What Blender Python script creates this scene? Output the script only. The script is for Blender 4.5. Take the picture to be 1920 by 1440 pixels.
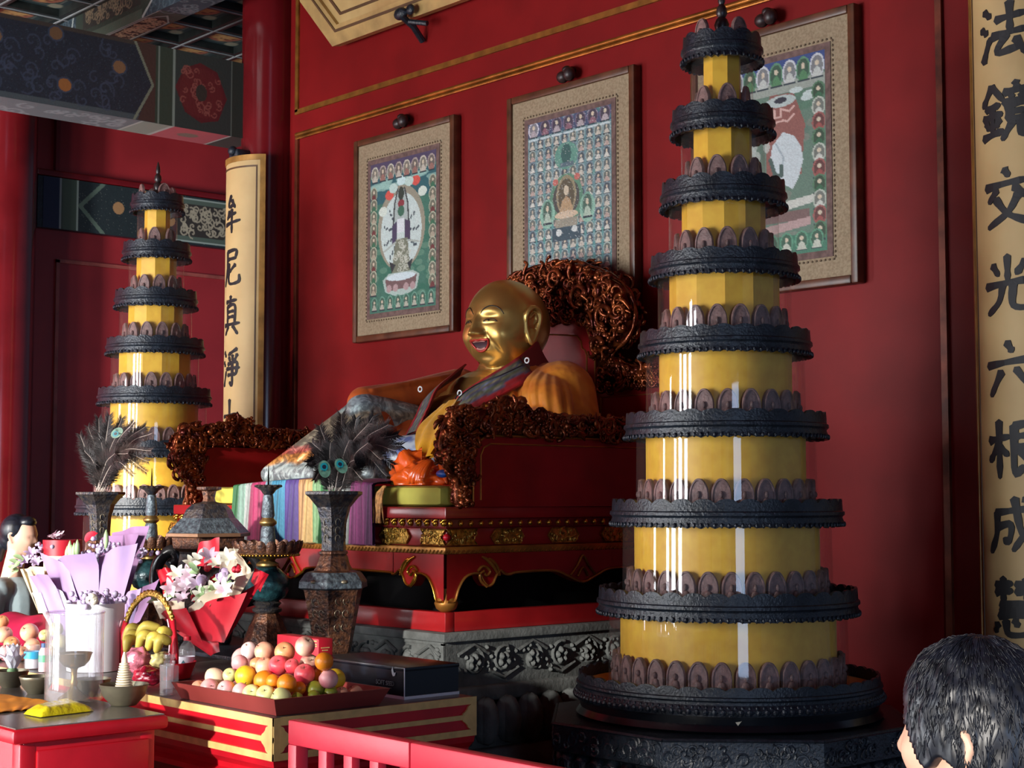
import bpy, bmesh, math, random
import numpy as np
from mathutils import Vector, Matrix, noise
random.seed(7)
S = bpy.context.scene
for o in list(bpy.data.objects): bpy.data.objects.remove(o)
# ---------------------------------------------------------------- camera, world, lights, exposure
YAW, PIT, FPX, CAMZ = math.radians(48.29), math.radians(3.98), 2987.0, 1.7
cam = bpy.data.cameras.new('camera'); camo = bpy.data.objects.new('camera', cam); S.collection.objects.link(camo)
camo.location = (0, 0, CAMZ); camo.rotation_euler = (math.pi/2 + PIT, 0, YAW)
cam.sensor_width = 36; cam.lens = 36 * FPX / 1920; cam.clip_start = .05; cam.clip_end = 200
S.camera = camo
W = bpy.data.worlds.new('world'); S.world = W; W.use_nodes = True
bgn = W.node_tree.nodes['Background']; bgn.inputs[0].default_value = (.50, .66, 1.0, 1); bgn.inputs[1].default_value = .22
sun = bpy.data.lights.new('sun', 'SUN'); suno = bpy.data.objects.new('sun', sun); S.collection.objects.link(suno)
sun.energy = 5.4; sun.angle = math.radians(2.0); sun.color = (1, .94, .86)
SUN_TO = Vector((-.25, .93, -.20)).normalized()
suno.rotation_euler = SUN_TO.to_track_quat('-Z', 'Y').to_euler(); suno.location = (2, -6, 5)
def area_light(name, cx, z0, z1, w, y, power, col, aim=(0, 1, -.05)):
    l = bpy.data.lights.new(name, 'AREA'); l.shape = 'RECTANGLE'; l.size = w; l.size_y = z1 - z0; l.energy = power; l.color = col
    o = bpy.data.objects.new(name, l); S.collection.objects.link(o); o.location = (cx, y, (z0 + z1) / 2)
    o.rotation_euler = Vector(aim).normalized().to_track_quat('-Z', 'Y').to_euler(); return o
FY = -2.6                                              # the unseen front wall of the hall, its openings shaped to cut the sun
DAY = (.93, .97, 1.0)
OPEN = [(-12.6, -11.8, 2.9), (-10.3, -9.5, 2.9), (-7.2, -3.45, 3.4), (-3.3, -2.3, 2.8), (-1.9, -.55, 2.28), (-.4, 1.3, 2.9)]   # openings placed and sized to shape the sun beam: x0, x1, top
LAMPS = [(-12.2, .7, .1, 2.9, 90), (-9.9, .75, .1, 2.9, 150), (-6.75, .5, .1, 3.2, 125), (-5.75, .62, .1, 3.3, 215), (-4.75, .5, .1, 3.2, 130)]
for i, (cx, w, z0, z1, p) in enumerate(LAMPS):
    area_light('daylight_and_fill', cx, z0, z1, w, FY + .02, p, DAY)
lg = area_light('daylight_and_fill', -7.0, .3, 3.2, .5, FY + .05, 300, DAY, (-.62, .785, 0)); lg.data.spread = math.radians(80)  # extra fill lamp, added and turned left to brighten the gable wall
area_light('blue_side_fill', 4.08, .4, 2.9, 1.6, -1.2, 112, (.52, .70, 1.0), (-.86, .5, 0))  # bluish fill added from the unseen right side of the hall
S.view_settings.view_transform = 'Standard'; S.view_settings.look = 'None'; S.view_settings.gamma = 1
S.view_settings.use_curve_mapping = False; S.view_settings.exposure = 0.0
S.cycles.max_bounces = 8; S.cycles.transparent_max_bounces = 40; S.cycles.caustics_reflective = False; S.cycles.caustics_refractive = False
S.cycles.sample_clamp_indirect = 4; S.cycles.use_denoising = True
# ---------------------------------------------------------------- helpers
_F = Vector((-math.sin(YAW)*math.cos(PIT), math.cos(YAW)*math.cos(PIT), math.sin(PIT)))
_R = Vector((math.cos(YAW), math.sin(YAW), 0)); _U = _R.cross(_F)
def at(x, y, X=None, Y=None, Z=None):
    """the point of a real plane X=, Y= or Z= that the photo shows at (x, y)"""
    d = _F + _R*((x-960)/FPX) - _U*((y-720)/FPX); c = Vector((0, 0, CAMZ))
    t = (X-c.x)/d.x if X is not None else (Y-c.y)/d.y if Y is not None else (Z-c.z)/d.z
    return c + d*t
def lin(c):
    return tuple((v/255)/12.92 if v/255 <= .04045 else ((v/255+.055)/1.055)**2.4 for v in c)
def V(*a): return Vector(a)
class MB:
    def __init__(s): s.v = []; s.f = []; s.c = None
    def add(s, vs, fs, m=None):
        b = len(s.v)
        s.v += [tuple(m @ Vector(p)) if m is not None else tuple(p) for p in vs]
        s.f += [tuple(i+b for i in f) for f in fs]; return s
    def box(s, x0, x1, y0, y1, z0, z1, m=None, b=0):
        if b <= 0:
            return s.add([(x, y, z) for x in (x0, x1) for y in (y0, y1) for z in (z0, z1)], [(0,1,3,2),(4,6,7,5),(0,4,5,1),(2,3,7,6),(0,2,6,4),(1,5,7,3)], m)
        bm = bmesh.new(); bmesh.ops.create_cube(bm, size=1)
        for v in bm.verts: v.co = ((x0+x1)/2+v.co.x*(x1-x0), (y0+y1)/2+v.co.y*(y1-y0), (z0+z1)/2+v.co.z*(z1-z0))
        bmesh.ops.bevel(bm, geom=bm.edges[:], offset=b, segments=2, affect='EDGES', profile=.5)
        return s.frombm(bm, m)
    def frombm(s, bm, m=None):
        bm.verts.index_update(); s.add([v.co[:] for v in bm.verts], [tuple(v.index for v in f.verts) for f in bm.faces], m); bm.free(); return s
    def lathe(s, prof, c=(0,0,0), n=24, rot=0, cap=True, sx=1, sy=1, m=None):
        vs = []; fs = []
        for r, z in prof:
            for k in range(n):
                a = 2*math.pi*k/n+rot; vs.append((c[0]+r*math.cos(a)*sx, c[1]+r*math.sin(a)*sy, c[2]+z))
        for j in range(len(prof)-1):
            for k in range(n):
                k2 = (k+1) % n; fs.append((j*n+k, j*n+k2, (j+1)*n+k2, (j+1)*n+k))
        if cap:
            fs.append(tuple(reversed(range(n)))); fs.append(tuple((len(prof)-1)*n+k for k in range(n)))
        return s.add(vs, fs, m)
    def tube(s, pts, r, n=8, closed=False, flat=1.0, up=None):
        pts = [Vector(p) for p in pts]; N = len(pts); rs = r if isinstance(r, (list, tuple)) else [r]*N
        vs = []; fs = []; prev = None
        for i in range(N):
            t = (pts[(i+1) % N]-pts[i-1]) if closed else (pts[min(i+1, N-1)]-pts[max(i-1, 0)])
            t = t.normalized() if t.length > 1e-9 else V(0,0,1)
            if up is not None: a = t.cross(Vector(up))
            elif prev is None: a = t.cross(V(0,0,1) if abs(t.z) < .9 else V(1,0,0))
            else: a = prev - t*prev.dot(t)
            a = a.normalized() if a.length > 1e-9 else t.orthogonal().normalized()
            prev = a; b = t.cross(a)
            for k in range(n):
                q = 2*math.pi*k/n; p = pts[i]+a*(rs[i]*math.cos(q))+b*(rs[i]*math.sin(q)*flat); vs.append(tuple(p))
        M = N if closed else N-1
        for i in range(M):
            for k in range(n):
                k2 = (k+1) % n; j = (i+1) % N; fs.append((i*n+k, i*n+k2, j*n+k2, j*n+k))
        if not closed:
            fs.append(tuple(reversed(range(n)))); fs.append(tuple((N-1)*n+k for k in range(n)))
        return s.add(vs, fs)
    def ball(s, c, r, n=12, m=None):
        r = r if isinstance(r, (tuple, list)) else (r, r, r); h = max(4, n//2)
        vs = [(0,0,-1)]; fs = []
        for j in range(1, h):
            p = -math.pi/2+math.pi*j/h
            vs += [(math.cos(p)*math.cos(2*math.pi*k/n), math.cos(p)*math.sin(2*math.pi*k/n), math.sin(p)) for k in range(n)]
        vs.append((0,0,1)); T = len(vs)-1
        for k in range(n):
            k2 = (k+1) % n; fs.append((0, 1+k2, 1+k)); fs.append((T, T-n+k, T-n+k2))
            for j in range(h-2): fs.append((1+j*n+k, 1+j*n+k2, 1+(j+1)*n+k2, 1+(j+1)*n+k))
        vs = [Vector((v[0]*r[0], v[1]*r[1], v[2]*r[2])) for v in vs]
        if m is not None: vs = [m.to_3x3() @ v for v in vs]
        return s.add([tuple(v+Vector(c)) for v in vs], fs)
    def cap(s, a, b, r1, r2=None, n=12):                # a capsule with unlike ends
        r2 = r1 if r2 is None else r2; a = Vector(a); b = Vector(b); k = 5
        pts = []; rs = []; d = (b-a).normalized()
        for i in range(k): t = math.pi/2*i/k; pts.append(a-d*r1*math.cos(t)); rs.append(max(1e-4, r1*math.sin(t)))
        pts += [a, b]; rs += [r1, r2]
        for i in range(1, k+1): t = math.pi/2*i/k; pts.append(b+d*r2*math.sin(t)); rs.append(max(1e-4, r2*math.cos(t)))
        return s.tube(pts, rs, n)
    def prism(s, poly, d0, d1, o=(0,0,0), u=(1,0,0), v=(0,0,1), w=(0,1,0)):
        o, u, v, w = map(Vector, (o, u, v, w)); n = len(poly)
        vs = [tuple(o+u*p[0]+v*p[1]+w*d) for d in (d0, d1) for p in poly]
        fs = [tuple(range(n)), tuple(range(2*n-1, n-1, -1))]+[(i, i+n, (i+1) % n+n, (i+1) % n) for i in range(n)]
        return s.add(vs, fs)
    def grid(s, fn, nu, nv, cu=False):
        vs = [tuple(fn(i/(nu if cu else nu-1), j/(nv-1))) for j in range(nv) for i in range(nu)]
        fs = [(j*nu+i, j*nu+(i+1) % nu, (j+1)*nu+(i+1) % nu, (j+1)*nu+i) for j in range(nv-1) for i in range(nu if cu else nu-1)]
        return s.add(vs, fs)
    def ribbon(s, pts, lat, w, th, nrm=None):            # a strip of cloth or paper with thickness; lat = sideways direction(s)
        N = len(pts); lats = lat if isinstance(lat, list) else [lat]*N; ws = w if isinstance(w, list) else [w]*N; vs = []
        for i in range(N):
            p = Vector(pts[i]); t = (Vector(pts[min(i+1, N-1)])-Vector(pts[max(i-1, 0)])).normalized(); l = Vector(lats[i]).normalized()
            n_ = t.cross(l).normalized()
            for a, b in ((-1,-1),(1,-1),(1,1),(-1,1)): vs.append(tuple(p+l*(ws[i]/2*a)+n_*(th/2*b)))
        fs = [(0,3,2,1), tuple(4*(N-1)+k for k in range(4))]
        for i in range(N-1):
            for k in range(4): fs.append((4*i+k, 4*i+(k+1) % 4, 4*i+4+(k+1) % 4, 4*i+4+k))
        return s.add(vs, fs)
def cat(pts, n=6, closed=False):                        # a smooth curve through points
    P = [Vector(p) for p in pts]; out = []; N = len(P); rng = range(N) if closed else range(N-1)
    for i in rng:
        p0 = P[i-1] if (closed or i > 0) else P[0]*2-P[1]; p1 = P[i]; p2 = P[(i+1) % N]
        p3 = P[(i+2) % N] if (closed or i+2 < N) else P[-1]*2-P[-2]
        for k in range(n):
            t = k/n; out.append(.5*((p1*2)+(p2-p0)*t+(p0*2-p1*5+p2*4-p3)*t*t+(p1*3-p0-p2*3+p3)*t**3))
    if not closed: out.append(P[-1])
    return out
def _mesh(name, mb, mat, off, smooth, cols=None):
    me = bpy.data.meshes.new(name)
    me.from_pydata([(p[0]-off[0], p[1]-off[1], p[2]-off[2]) for p in mb.v], [], mb.f)
    if mat: me.materials.append(mat)
    bm = bmesh.new(); bm.from_mesh(me)
    if cols is None and not getattr(mb, 'open', False): bmesh.ops.recalc_face_normals(bm, faces=bm.faces[:])
    bm.to_mesh(me); bm.free()
    if cols is not None:
        a = me.color_attributes.new('Col', 'FLOAT_COLOR', 'POINT')
        a.data.foreach_set('color', np.concatenate([cols, np.ones((len(cols), 1))], 1).astype(np.float32).ravel())
    if smooth:
        me.shade_smooth()
        if smooth is not True: me.set_sharp_from_angle(angle=math.radians(smooth))
    me.update(); return me
def wloc(o):
    p = Vector((0,0,0))
    while o is not None: p = p+o.location; o = o.parent
    return p
def link(o, parent=None):
    S.collection.objects.link(o)
    if parent is not None: o.parent = parent
    return o
def part(name, mb, mat, root, smooth=40, label=None, cols=None, stuff=False):
    o = bpy.data.objects.new(name, _mesh(name, mb, mat, wloc(root), smooth, cols)); link(o, root)
    if label: o['label'] = label
    if stuff: o['kind'] = 'stuff'
    return o
def tag(o, label, cat_, group=None):
    o['label'] = label; o['category'] = cat_
    if group: o['group'] = group
    return o
def thing(name, loc, label, cat_, group=None):
    o = link(bpy.data.objects.new(name, None)); o.location = loc; o.empty_display_size = .05; return tag(o, label, cat_, group)
def solo(name, loc, mb, mat, label, cat_, group=None, smooth=40, cols=None):
    o = link(bpy.data.objects.new(name, _mesh(name, mb, mat, loc, smooth, cols))); o.location = loc; return tag(o, label, cat_, group)
def struct(name, mb, mat, smooth=None, cols=None):
    o = link(bpy.data.objects.new(name, _mesh(name, mb, mat, (0,0,0), smooth, cols))); o['kind'] = 'structure'; return o
def dup(root, loc, rz=0, label=None, scale=None):
    r = root.copy(); S.collection.objects.link(r); r.location = loc; r.rotation_euler = (0, 0, rz)
    if scale: r.scale = (scale,)*3
    if label: r['label'] = label
    def rec(src, dst):
        for ch in list(src.children):
            c = ch.copy(); S.collection.objects.link(c); c.parent = dst; rec(ch, c)
    rec(root, r); return r
# ---------------------------------------------------------------- materials
def mat(name, col, rough=.5, metal=0, var=.12, scale=8, bump=0, bscale=40, col2=None, coat=0, sheen=0, spec=None, mode='noise'):
    m = bpy.data.materials.new(name); m.use_nodes = True; N = m.node_tree.nodes; L = m.node_tree.links; b = N['Principled BSDF']
    c1 = lin(col); c2 = lin(col2) if col2 else tuple(min(1, v*(1-var*2.2)) for v in c1)
    tc = N.new('ShaderNodeTexCoord'); nz = N.new('ShaderNodeTexNoise') if mode == 'noise' else N.new('ShaderNodeTexVoronoi')
    nz.inputs['Scale'].default_value = scale; L.new(tc.outputs['Object'], nz.inputs['Vector'])
    if mode == 'noise': nz.inputs['Detail'].default_value = 5
    rp = N.new('ShaderNodeValToRGB'); rp.color_ramp.elements[0].position = .35; rp.color_ramp.elements[1].position = .65
    rp.color_ramp.elements[0].color = (*c2, 1); rp.color_ramp.elements[1].color = (*c1, 1)
    L.new(nz.outputs[0], rp.inputs[0]); L.new(rp.outputs[0], b.inputs['Base Color'])
    b.inputs['Roughness'].default_value = rough; b.inputs['Metallic'].default_value = metal
    if coat: b.inputs['Coat Weight'].default_value = coat; b.inputs['Coat Roughness'].default_value = .12
    if sheen: b.inputs['Sheen Weight'].default_value = sheen
    if spec is not None: b.inputs['Specular IOR Level'].default_value = spec
    if bump:
        n2 = N.new('ShaderNodeTexNoise'); n2.inputs['Scale'].default_value = bscale; n2.inputs['Detail'].default_value = 4
        L.new(tc.outputs['Object'], n2.inputs['Vector']); bp = N.new('ShaderNodeBump'); bp.inputs['Strength'].default_value = bump; bp.inputs['Distance'].default_value = .01
        L.new(n2.outputs[0], bp.inputs['Height']); L.new(bp.outputs[0], b.inputs['Normal'])
    return m
def vmat(name, rough=.6, metal=0, bump=0, bscale=60, mul=1, spec=None):
    m = bpy.data.materials.new(name); m.use_nodes = True; N = m.node_tree.nodes; L = m.node_tree.links; b = N['Principled BSDF']
    a = N.new('ShaderNodeAttribute'); a.attribute_name = 'Col'; L.new(a.outputs['Color'], b.inputs['Base Color'])
    b.inputs['Roughness'].default_value = rough; b.inputs['Metallic'].default_value = metal
    if spec is not None: b.inputs['Specular IOR Level'].default_value = spec
    if bump:
        tc = N.new('ShaderNodeTexCoord'); n2 = N.new('ShaderNodeTexNoise'); n2.inputs['Scale'].default_value = bscale
        L.new(tc.outputs['Object'], n2.inputs['Vector']); bp = N.new('ShaderNodeBump'); bp.inputs['Strength'].default_value = bump; bp.inputs['Distance'].default_value = .01
        L.new(n2.outputs[0], bp.inputs['Height']); L.new(bp.outputs[0], b.inputs['Normal'])
    return m
def glass(name, tint=(1,1,1), refl=1.45, rough=.03, haze=0.0, edge=.3):
    m = bpy.data.materials.new(name); m.use_nodes = True; N = m.node_tree.nodes; L = m.node_tree.links
    for n in list(N): N.remove(n)
    out = N.new('ShaderNodeOutputMaterial'); mx = N.new('ShaderNodeMixShader'); tr = N.new('ShaderNodeBsdfTransparent'); gl = N.new('ShaderNodeBsdfGlossy'); lw = N.new('ShaderNodeLayerWeight'); lw.inputs[0].default_value = .5; pw = N.new('ShaderNodeMath'); pw.operation = 'POWER'; pw.inputs[1].default_value = 5; fr = N.new('ShaderNodeMath'); fr.operation = 'MULTIPLY_ADD'; fr.inputs[1].default_value = edge; fr.inputs[2].default_value = ((refl-1)/(refl+1))**2
    tr.inputs[0].default_value = (*tint, 1); gl.inputs['Roughness'].default_value = rough; L.new(lw.outputs['Facing'], pw.inputs[0]); L.new(pw.outputs[0], fr.inputs[0])
    L.new(fr.outputs[0], mx.inputs[0]); L.new(gl.outputs[0], mx.inputs[2])
    if haze:
        m2 = N.new('ShaderNodeMixShader'); df = N.new('ShaderNodeBsdfDiffuse'); df.inputs[0].default_value = (.8,.8,.8,1); m2.inputs[0].default_value = haze
        L.new(tr.outputs[0], m2.inputs[1]); L.new(df.outputs[0], m2.inputs[2]); L.new(m2.outputs[0], mx.inputs[1])
    else: L.new(tr.outputs[0], mx.inputs[1])
    L.new(mx.outputs[0], out.inputs[0]); return m
RED = mat('red lacquer wall', (132, 21, 22), .5, var=.10, scale=3, bump=.03, bscale=12, spec=.22)
REDGAB = mat('lightened red gable lacquer', (150, 38, 42), .34, var=.08, scale=3)  # lighter red than the back wall, imitating daylight haze on the gable
REDCOL = mat('red column lacquer', (106, 20, 25), .17, var=.12, scale=4)
REDDK = mat('dark red lacquer', (112, 16, 22), .32, var=.12, scale=5)
REDBR = mat('bright red paint', (205, 22, 40), .38, var=.08, scale=9, bump=.05)
REDFEN = mat('fence red paint', (178, 28, 50), .45, var=.06, scale=9, bump=.05)
GOLDLN = mat('dull gilt line', (176, 118, 52), .38, metal=.6, var=.2, scale=14)
GOLD = mat('gilt', (214, 158, 62), .27, metal=.95, var=.10, scale=6, bump=.03, bscale=30)
GOLDTR = mat('bright gilt relief', (222, 176, 84), .3, metal=.85, var=.3, scale=60, bump=.3, bscale=120)
GOLDPNT = mat('gold paint band', (236, 202, 128), .5, metal=.05, var=.09, scale=26)
CARVE = mat('carved red gold lacquer', (150, 78, 38), .26, metal=.7, scale=18, col2=(74, 24, 16), bump=.35, bscale=60)
DARK = mat('near black wood and shade', (8, 7, 8), .8, spec=.1)  # near black; also stands in for the shade under the throne
STONE = mat('grey carved stone', (94, 98, 97), .75, var=.2, scale=14, bump=.35, bscale=60)
BLKWD = mat('black carved wood', (32, 40, 50), .36, var=.25, scale=30, bump=.35, bscale=110)
BLKSM = mat('black polished wood', (20, 24, 30), .2, var=.2, scale=10)
YSILK = mat('yellow silk', (240, 188, 52), .5, var=.05, scale=26, sheen=.1, col2=(230, 172, 42))
NICHE = mat('brown clay niche', (146, 112, 106), .55, var=.25, scale=40, bump=.3, bscale=120)
GLASS = glass('clear cylinder glass', (.98, .98, .98), 1.58, .025, .015)
ACRY = glass('clear acrylic', (.93, .93, .95), 1.5, .05, .10, .9)
BRONZE = mat('enamelled bronze', (92, 84, 78), .38, metal=.55, scale=45, col2=(48, 52, 62), bump=.5, bscale=90)
BRONZEB = mat('blue enamel bronze', (104, 118, 126), .4, metal=.3, scale=60, col2=(56, 62, 70), bump=.5, bscale=110)
BRONZER = mat('brown enamel bronze', (124, 82, 58), .4, metal=.45, scale=60, col2=(58, 44, 42), bump=.5, bscale=110)
TEAL = mat('teal enamel', (48, 92, 98), .25, metal=.3, scale=30, col2=(26, 48, 56), bump=.3, bscale=70)
BRASS = mat('old brass', (168, 138, 84), .38, metal=.85, var=.2, scale=12)
BOWLM = mat('dull grey brass', (134, 128, 108), .42, metal=.7, var=.15, scale=10)
WHITE = mat('white paper', (240, 240, 244), .6, var=.03)
# ---------------------------------------------------------------- painted surfaces (pattern only) as vertex colours
class Paint:
    def __init__(s, w, h, nx, ny, col):                 # w x h in any unit, y down
        s.w, s.h, s.nx, s.ny = w, h, nx, ny; s.a = np.empty((ny, nx, 3)); s.a[:] = lin(col)
        s.X, s.Y = np.meshgrid(np.linspace(0, w, nx), np.linspace(0, h, ny)); s.rng = np.random.default_rng(int(nx*ny))
    def put(s, m, col, al=1): s.a[m] = s.a[m]*(1-al)+np.array(lin(col))*al
    def rect(s, x0, y0, x1, y1, col, al=1): s.put((s.X >= x0)&(s.X <= x1)&(s.Y >= y0)&(s.Y <= y1), col, al)
    def ell(s, x, y, rx, ry, col, al=1, r0=0):
        d = ((s.X-x)/rx)**2+((s.Y-y)/ry)**2; s.put((d <= 1)&(d >= r0*r0), col, al)
    def poly(s, P, col, al=1):
        m = np.zeros(s.X.shape, bool); n = len(P)
        for i in range(n):
            x1, y1 = P[i]; x2, y2 = P[(i+1) % n]
            if y1 == y2: continue
            c = ((y1 > s.Y) != (y2 > s.Y)) & (s.X < (x2-x1)*(s.Y-y1)/(y2-y1)+x1); m ^= c
        s.put(m, col, al)
    def line(s, P, t, col, al=1, closed=False):
        m = np.zeros(s.X.shape, bool); Q = list(P)+([P[0]] if closed else [])
        for (x1, y1), (x2, y2) in zip(Q, Q[1:]):
            dx, dy = x2-x1, y2-y1; L = dx*dx+dy*dy+1e-12; u = np.clip(((s.X-x1)*dx+(s.Y-y1)*dy)/L, 0, 1)
            m |= (s.X-x1-u*dx)**2+(s.Y-y1-u*dy)**2 <= (t/2)**2
        s.put(m, col, al)
    def speck(s, k, cols, amt=.1, sc=1):
        n = s.rng.random(s.X.shape); s.a *= (1+amt*(n[..., None]-.5)*2)
        for c in cols: s.put(s.rng.random(s.X.shape) < k, c, .7)
    def swirls(s, x0, y0, x1, y1, n, r, col, t, al=.8):
        for _ in range(n):
            cx = x0+(x1-x0)*s.rng.random(); cy = y0+(y1-y0)*s.rng.random(); a0 = s.rng.random()*6.28; rr = r*(.6+.6*s.rng.random())
            s.line([(cx+rr*(1-k/14)*math.cos(a0+k*.5), cy+rr*(1-k/14)*math.sin(a0+k*.5)) for k in range(13)], t, col, al)
    def cols(s): return s.a.reshape(-1, 3)
    def mesh(s, O, u, v):                               # O top-left corner, u and v full-length vectors
        O, u, v = Vector(O), Vector(u), Vector(v); mb = MB()
        mb.grid(lambda a, b: O+u*a+v*b, s.nx, s.ny); return mb
PAINT = vmat('painted surface', .55); PAINTSAT = vmat('painted cloth', .7); PAINTBEAM = vmat('old beam paint', .5, bump=.1)
# ---------------------------------------------------------------- the setting
YW, XC = 5.3, -5.63
FLOORM = mat('stone floor', (92, 88, 84), .35, var=.2, scale=2)
struct('floor', MB().box(-13, 5, -7, 9, -.1, 0), FLOORM)
struct('wall_back', MB().box(-8.25, -2.8, YW, YW+.15, 0, 5.2), RED)
struct('wall_left', MB().box(-10.66, -10.5, -2.6, 9, 0, 5.2), REDGAB)
# front wall with openings shaped for the sun (behind the camera)
mb = MB(); xs = -13.0
for x0, x1, z1 in OPEN:
    mb.box(xs, x0, FY-.25, FY, 0, 5.2); mb.box(x0, x1, FY-.25, FY, z1, 5.2); xs = x1
mb.box(xs, 5, FY-.25, FY, 0, 5.2); struct('wall_front', mb, REDDK)
mb = MB(); mb.box(4.1, 4.3, -2.6, -2.05, 0, 5.2); mb.box(4.1, 4.3, -.35, 1.6, 0, 5.2); mb.box(4.1, 4.3, -2.05, -.35, 2.95, 5.2); mb.box(4.1, 4.3, -2.05, -.35, 0, .35)  # unseen wall piece added to frame the bluish side fill
struct('wall_right_added', mb, REDDK)
# coffered ceiling: bars and painted boards
CZ = 4.86
DKG = mat('dark green ceiling bar', (34, 40, 38), .5, var=.25, scale=20)
WHL = mat('white painted line', (150, 156, 156), .6)
COFF = vmat('coffer paint', .6)
cell = .44
P = Paint(1, 1, 34, 34, (44, 60, 62)); P.rect(.1, .1, .9, .9, (96, 104, 98)); P.rect(.14, .14, .86, .86, (52, 70, 66)); P.ell(.5, .5, .33, .33, (150, 96, 76)); P.ell(.5, .5, .24, .24, (112, 64, 48))
P.swirls(.3, .3, .7, .7, 14, .12, (186, 150, 96), .05)
for cx in (.14, .86):
    for cy in (.14, .86): P.ell(cx, cy, .13, .13, (140, 140, 120))
big = MB(); cols = []
for i in range(7):
    for j in range(9):
        x0 = -10.5+i*cell; y0 = 3.3+j*cell; q = P.mesh((x0+.04, y0+.04, CZ), (cell-.08, 0, 0), (0, cell-.08, 0)); big.add(q.v, q.f); cols.append(P.cols())
struct('ceiling', big, COFF, cols=np.concatenate(cols))
struct('ceiling_slab', MB().box(-13, 5, -2.6, 9, CZ+.02, CZ+.2), REDDK)
bars = MB(); lines = MB()
for i in range(8): bars.box(-10.5+i*cell-.04, -10.5+i*cell+.04, 3.2, 7.4, CZ-.05, CZ+.02); lines.box(-10.5+i*cell-.006, -10.5+i*cell+.006, 3.2, 7.4, CZ-.056, CZ-.05)
for j in range(10): bars.box(-10.6, -7.4, 3.3+j*cell-.04, 3.3+j*cell+.04, CZ-.052, CZ+.02); lines.box(-10.6, -7.4, 3.3+j*cell-.006, 3.3+j*cell+.006, CZ-.058, CZ-.052)
struct('ceiling_bars', bars, DKG); struct('ceiling_lines', lines, WHL)
# wall mouldings
tm = MB(); z = 3.985
for y0, y1, w in ((YW-.012, YW, .03),):
    tm.box(-7.89, -3.42, y0, y1, z-w/2, z+w/2); tm.box(-7.89, -7.89+.03, y0, y1, z, 5.0); tm.box(-3.45, -3.42, y0, y1, z, 5.0)
struct('trim_1', tm, GOLDLN)
tm = MB(); z = 3.845
tm.tube([(-7.87, YW-.012, z), (-3.43, YW-.012, z)], .013, 8); tm.tube([(-7.87, YW-.012, z-.022), (-3.43, YW-.012, z-.022)], .008, 6)
struct('trim_2', tm, mat('gilt moulding', (196, 128, 56), .3, metal=.7, var=.25, scale=9), 60)
tm = MB()
for x in (-7.865, -3.44): tm.box(x-.014, x+.014, YW-.016, YW, .9, z)
struct('trim_3', tm, mat('brown gilt moulding', (132, 66, 44), .35, metal=.3, var=.3, scale=9))
# columns
def column(x, y, r, label):
    t = thing('column', (x, y, 0), label, 'column', 'red lacquer columns of the hall')
    part('shaft', MB().lathe([(r*1.02, 0.12), (r, .5), (r, 4.86)], (x, y, 0), 40), REDCOL, t, 60)
    part('base_stone', MB().lathe([(r*1.5, 0), (r*1.5, .06), (r*1.25, .12)], (x, y, 0), 32), STONE, t, 40)
column(-8.113, 5.25, .165, 'red lacquer column carrying the left scroll board')
column(-3.0, 5.25, .165, 'red lacquer column behind the right scroll board')
column(-10.35, 4.58, .21, 'glossy red round column at the left edge, before the gable wall')
# beams
def frieze_paint(P, w, h):
    P.rect(0, 0, w, h, (34, 42, 54)); P.speck(.02, [(70, 84, 96)], .25)
    P.rect(0, 0, w, .05*h, (70, 60, 50), .7); P.rect(0, .93*h, w, h, (92, 104, 106), .5)
P = Paint(3.4, .457, 620, 110, (26, 32, 44)); frieze_paint(P, 3.4, .457); h = .457        # u runs from Y=5.3 back toward the camera
P.swirls(.95, .05, 3.3, .42, 130, .05, (62, 72, 92), .010, .6)
for x, y, c in ((1.30, .33, (150, 96, 52)), (.96, .17, (128, 94, 66)), (1.75, .3, (120, 92, 62)), (1.72, .13, (112, 88, 66)), (1.36, .05, (110, 82, 58)), (2.2, .3, (132, 98, 60)), (2.5, .15, (120, 92, 66)), (2.9, .3, (132, 98, 60))): P.ell(x, y, .05, .045, (56, 66, 84)); P.ell(x, y, .04, .036, c)
P.rect(0, 0, .075, h, (22, 28, 32)); P.rect(.075, 0, .2, h, (44, 56, 50)); P.line([(.075, 0), (.075, h)], .012, (112, 126, 116)); P.line([(.2, 0), (.2, h)], .012, (112, 126, 116))
P.rect(.2, 0, .6, h, (48, 60, 58)); P.poly([(.23, .24), (.3, .09), (.42, .05), (.53, .1), (.59, .22), (.52, .36), (.41, .41), (.29, .38)], (92, 32, 38)); P.ell(.41, .23, .15, .15, (100, 36, 40)); P.swirls(.28, .1, .54, .36, 30, .03, (146, 84, 76), .008); P.ell(.41, .23, .04, .05, (54, 52, 48))
P.rect(.6, 0, .72, h, (52, 66, 56)); P.line([(.6, 0), (.6, h)], .014, (132, 146, 136)); P.line([(.7, 0), (.7, h)], .014, (120, 132, 122))
P.poly([(.72, 0), (.86, 0), (.74, .24), (.84, h), (.72, h)], (70, 50, 46)); P.line([(.86, 0), (.74, .24), (.86, h)], .016, (120, 126, 108))
t = thing('painted_beam', (-8.3, 3.6, 3.845), 'thick dark painted beam running from the column to the upper left corner', 'beam', 'painted beams')
part('beam_core', MB().box(-8.45, -8.151, 1.9, 5.2, 3.846, 4.295, b=.02), BLKWD, t)
part('painted_face', P.mesh((-8.148, 5.2, 4.3), (0, -3.3, 0), (0, 0, -.457)), PAINTBEAM, t, False, cols=P.cols())
P2 = Paint(3.4, .3, 420, 40, (110, 120, 124)); P2.swirls(.8, 0, 3.4, .3, 90, .06, (146, 156, 160), .02); P2.rect(.2, 0, .6, .3, (176, 92, 100)); P2.ell(.41, .15, .07, .05, (120, 110, 100)); P2.rect(.6, 0, .8, .3, (140, 150, 140)); P2.rect(0, 0, .2, .3, (60, 70, 66))
for x in (.2, .6, .8): P2.line([(x, 0), (x, .3)], .02, (176, 182, 176))
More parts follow.
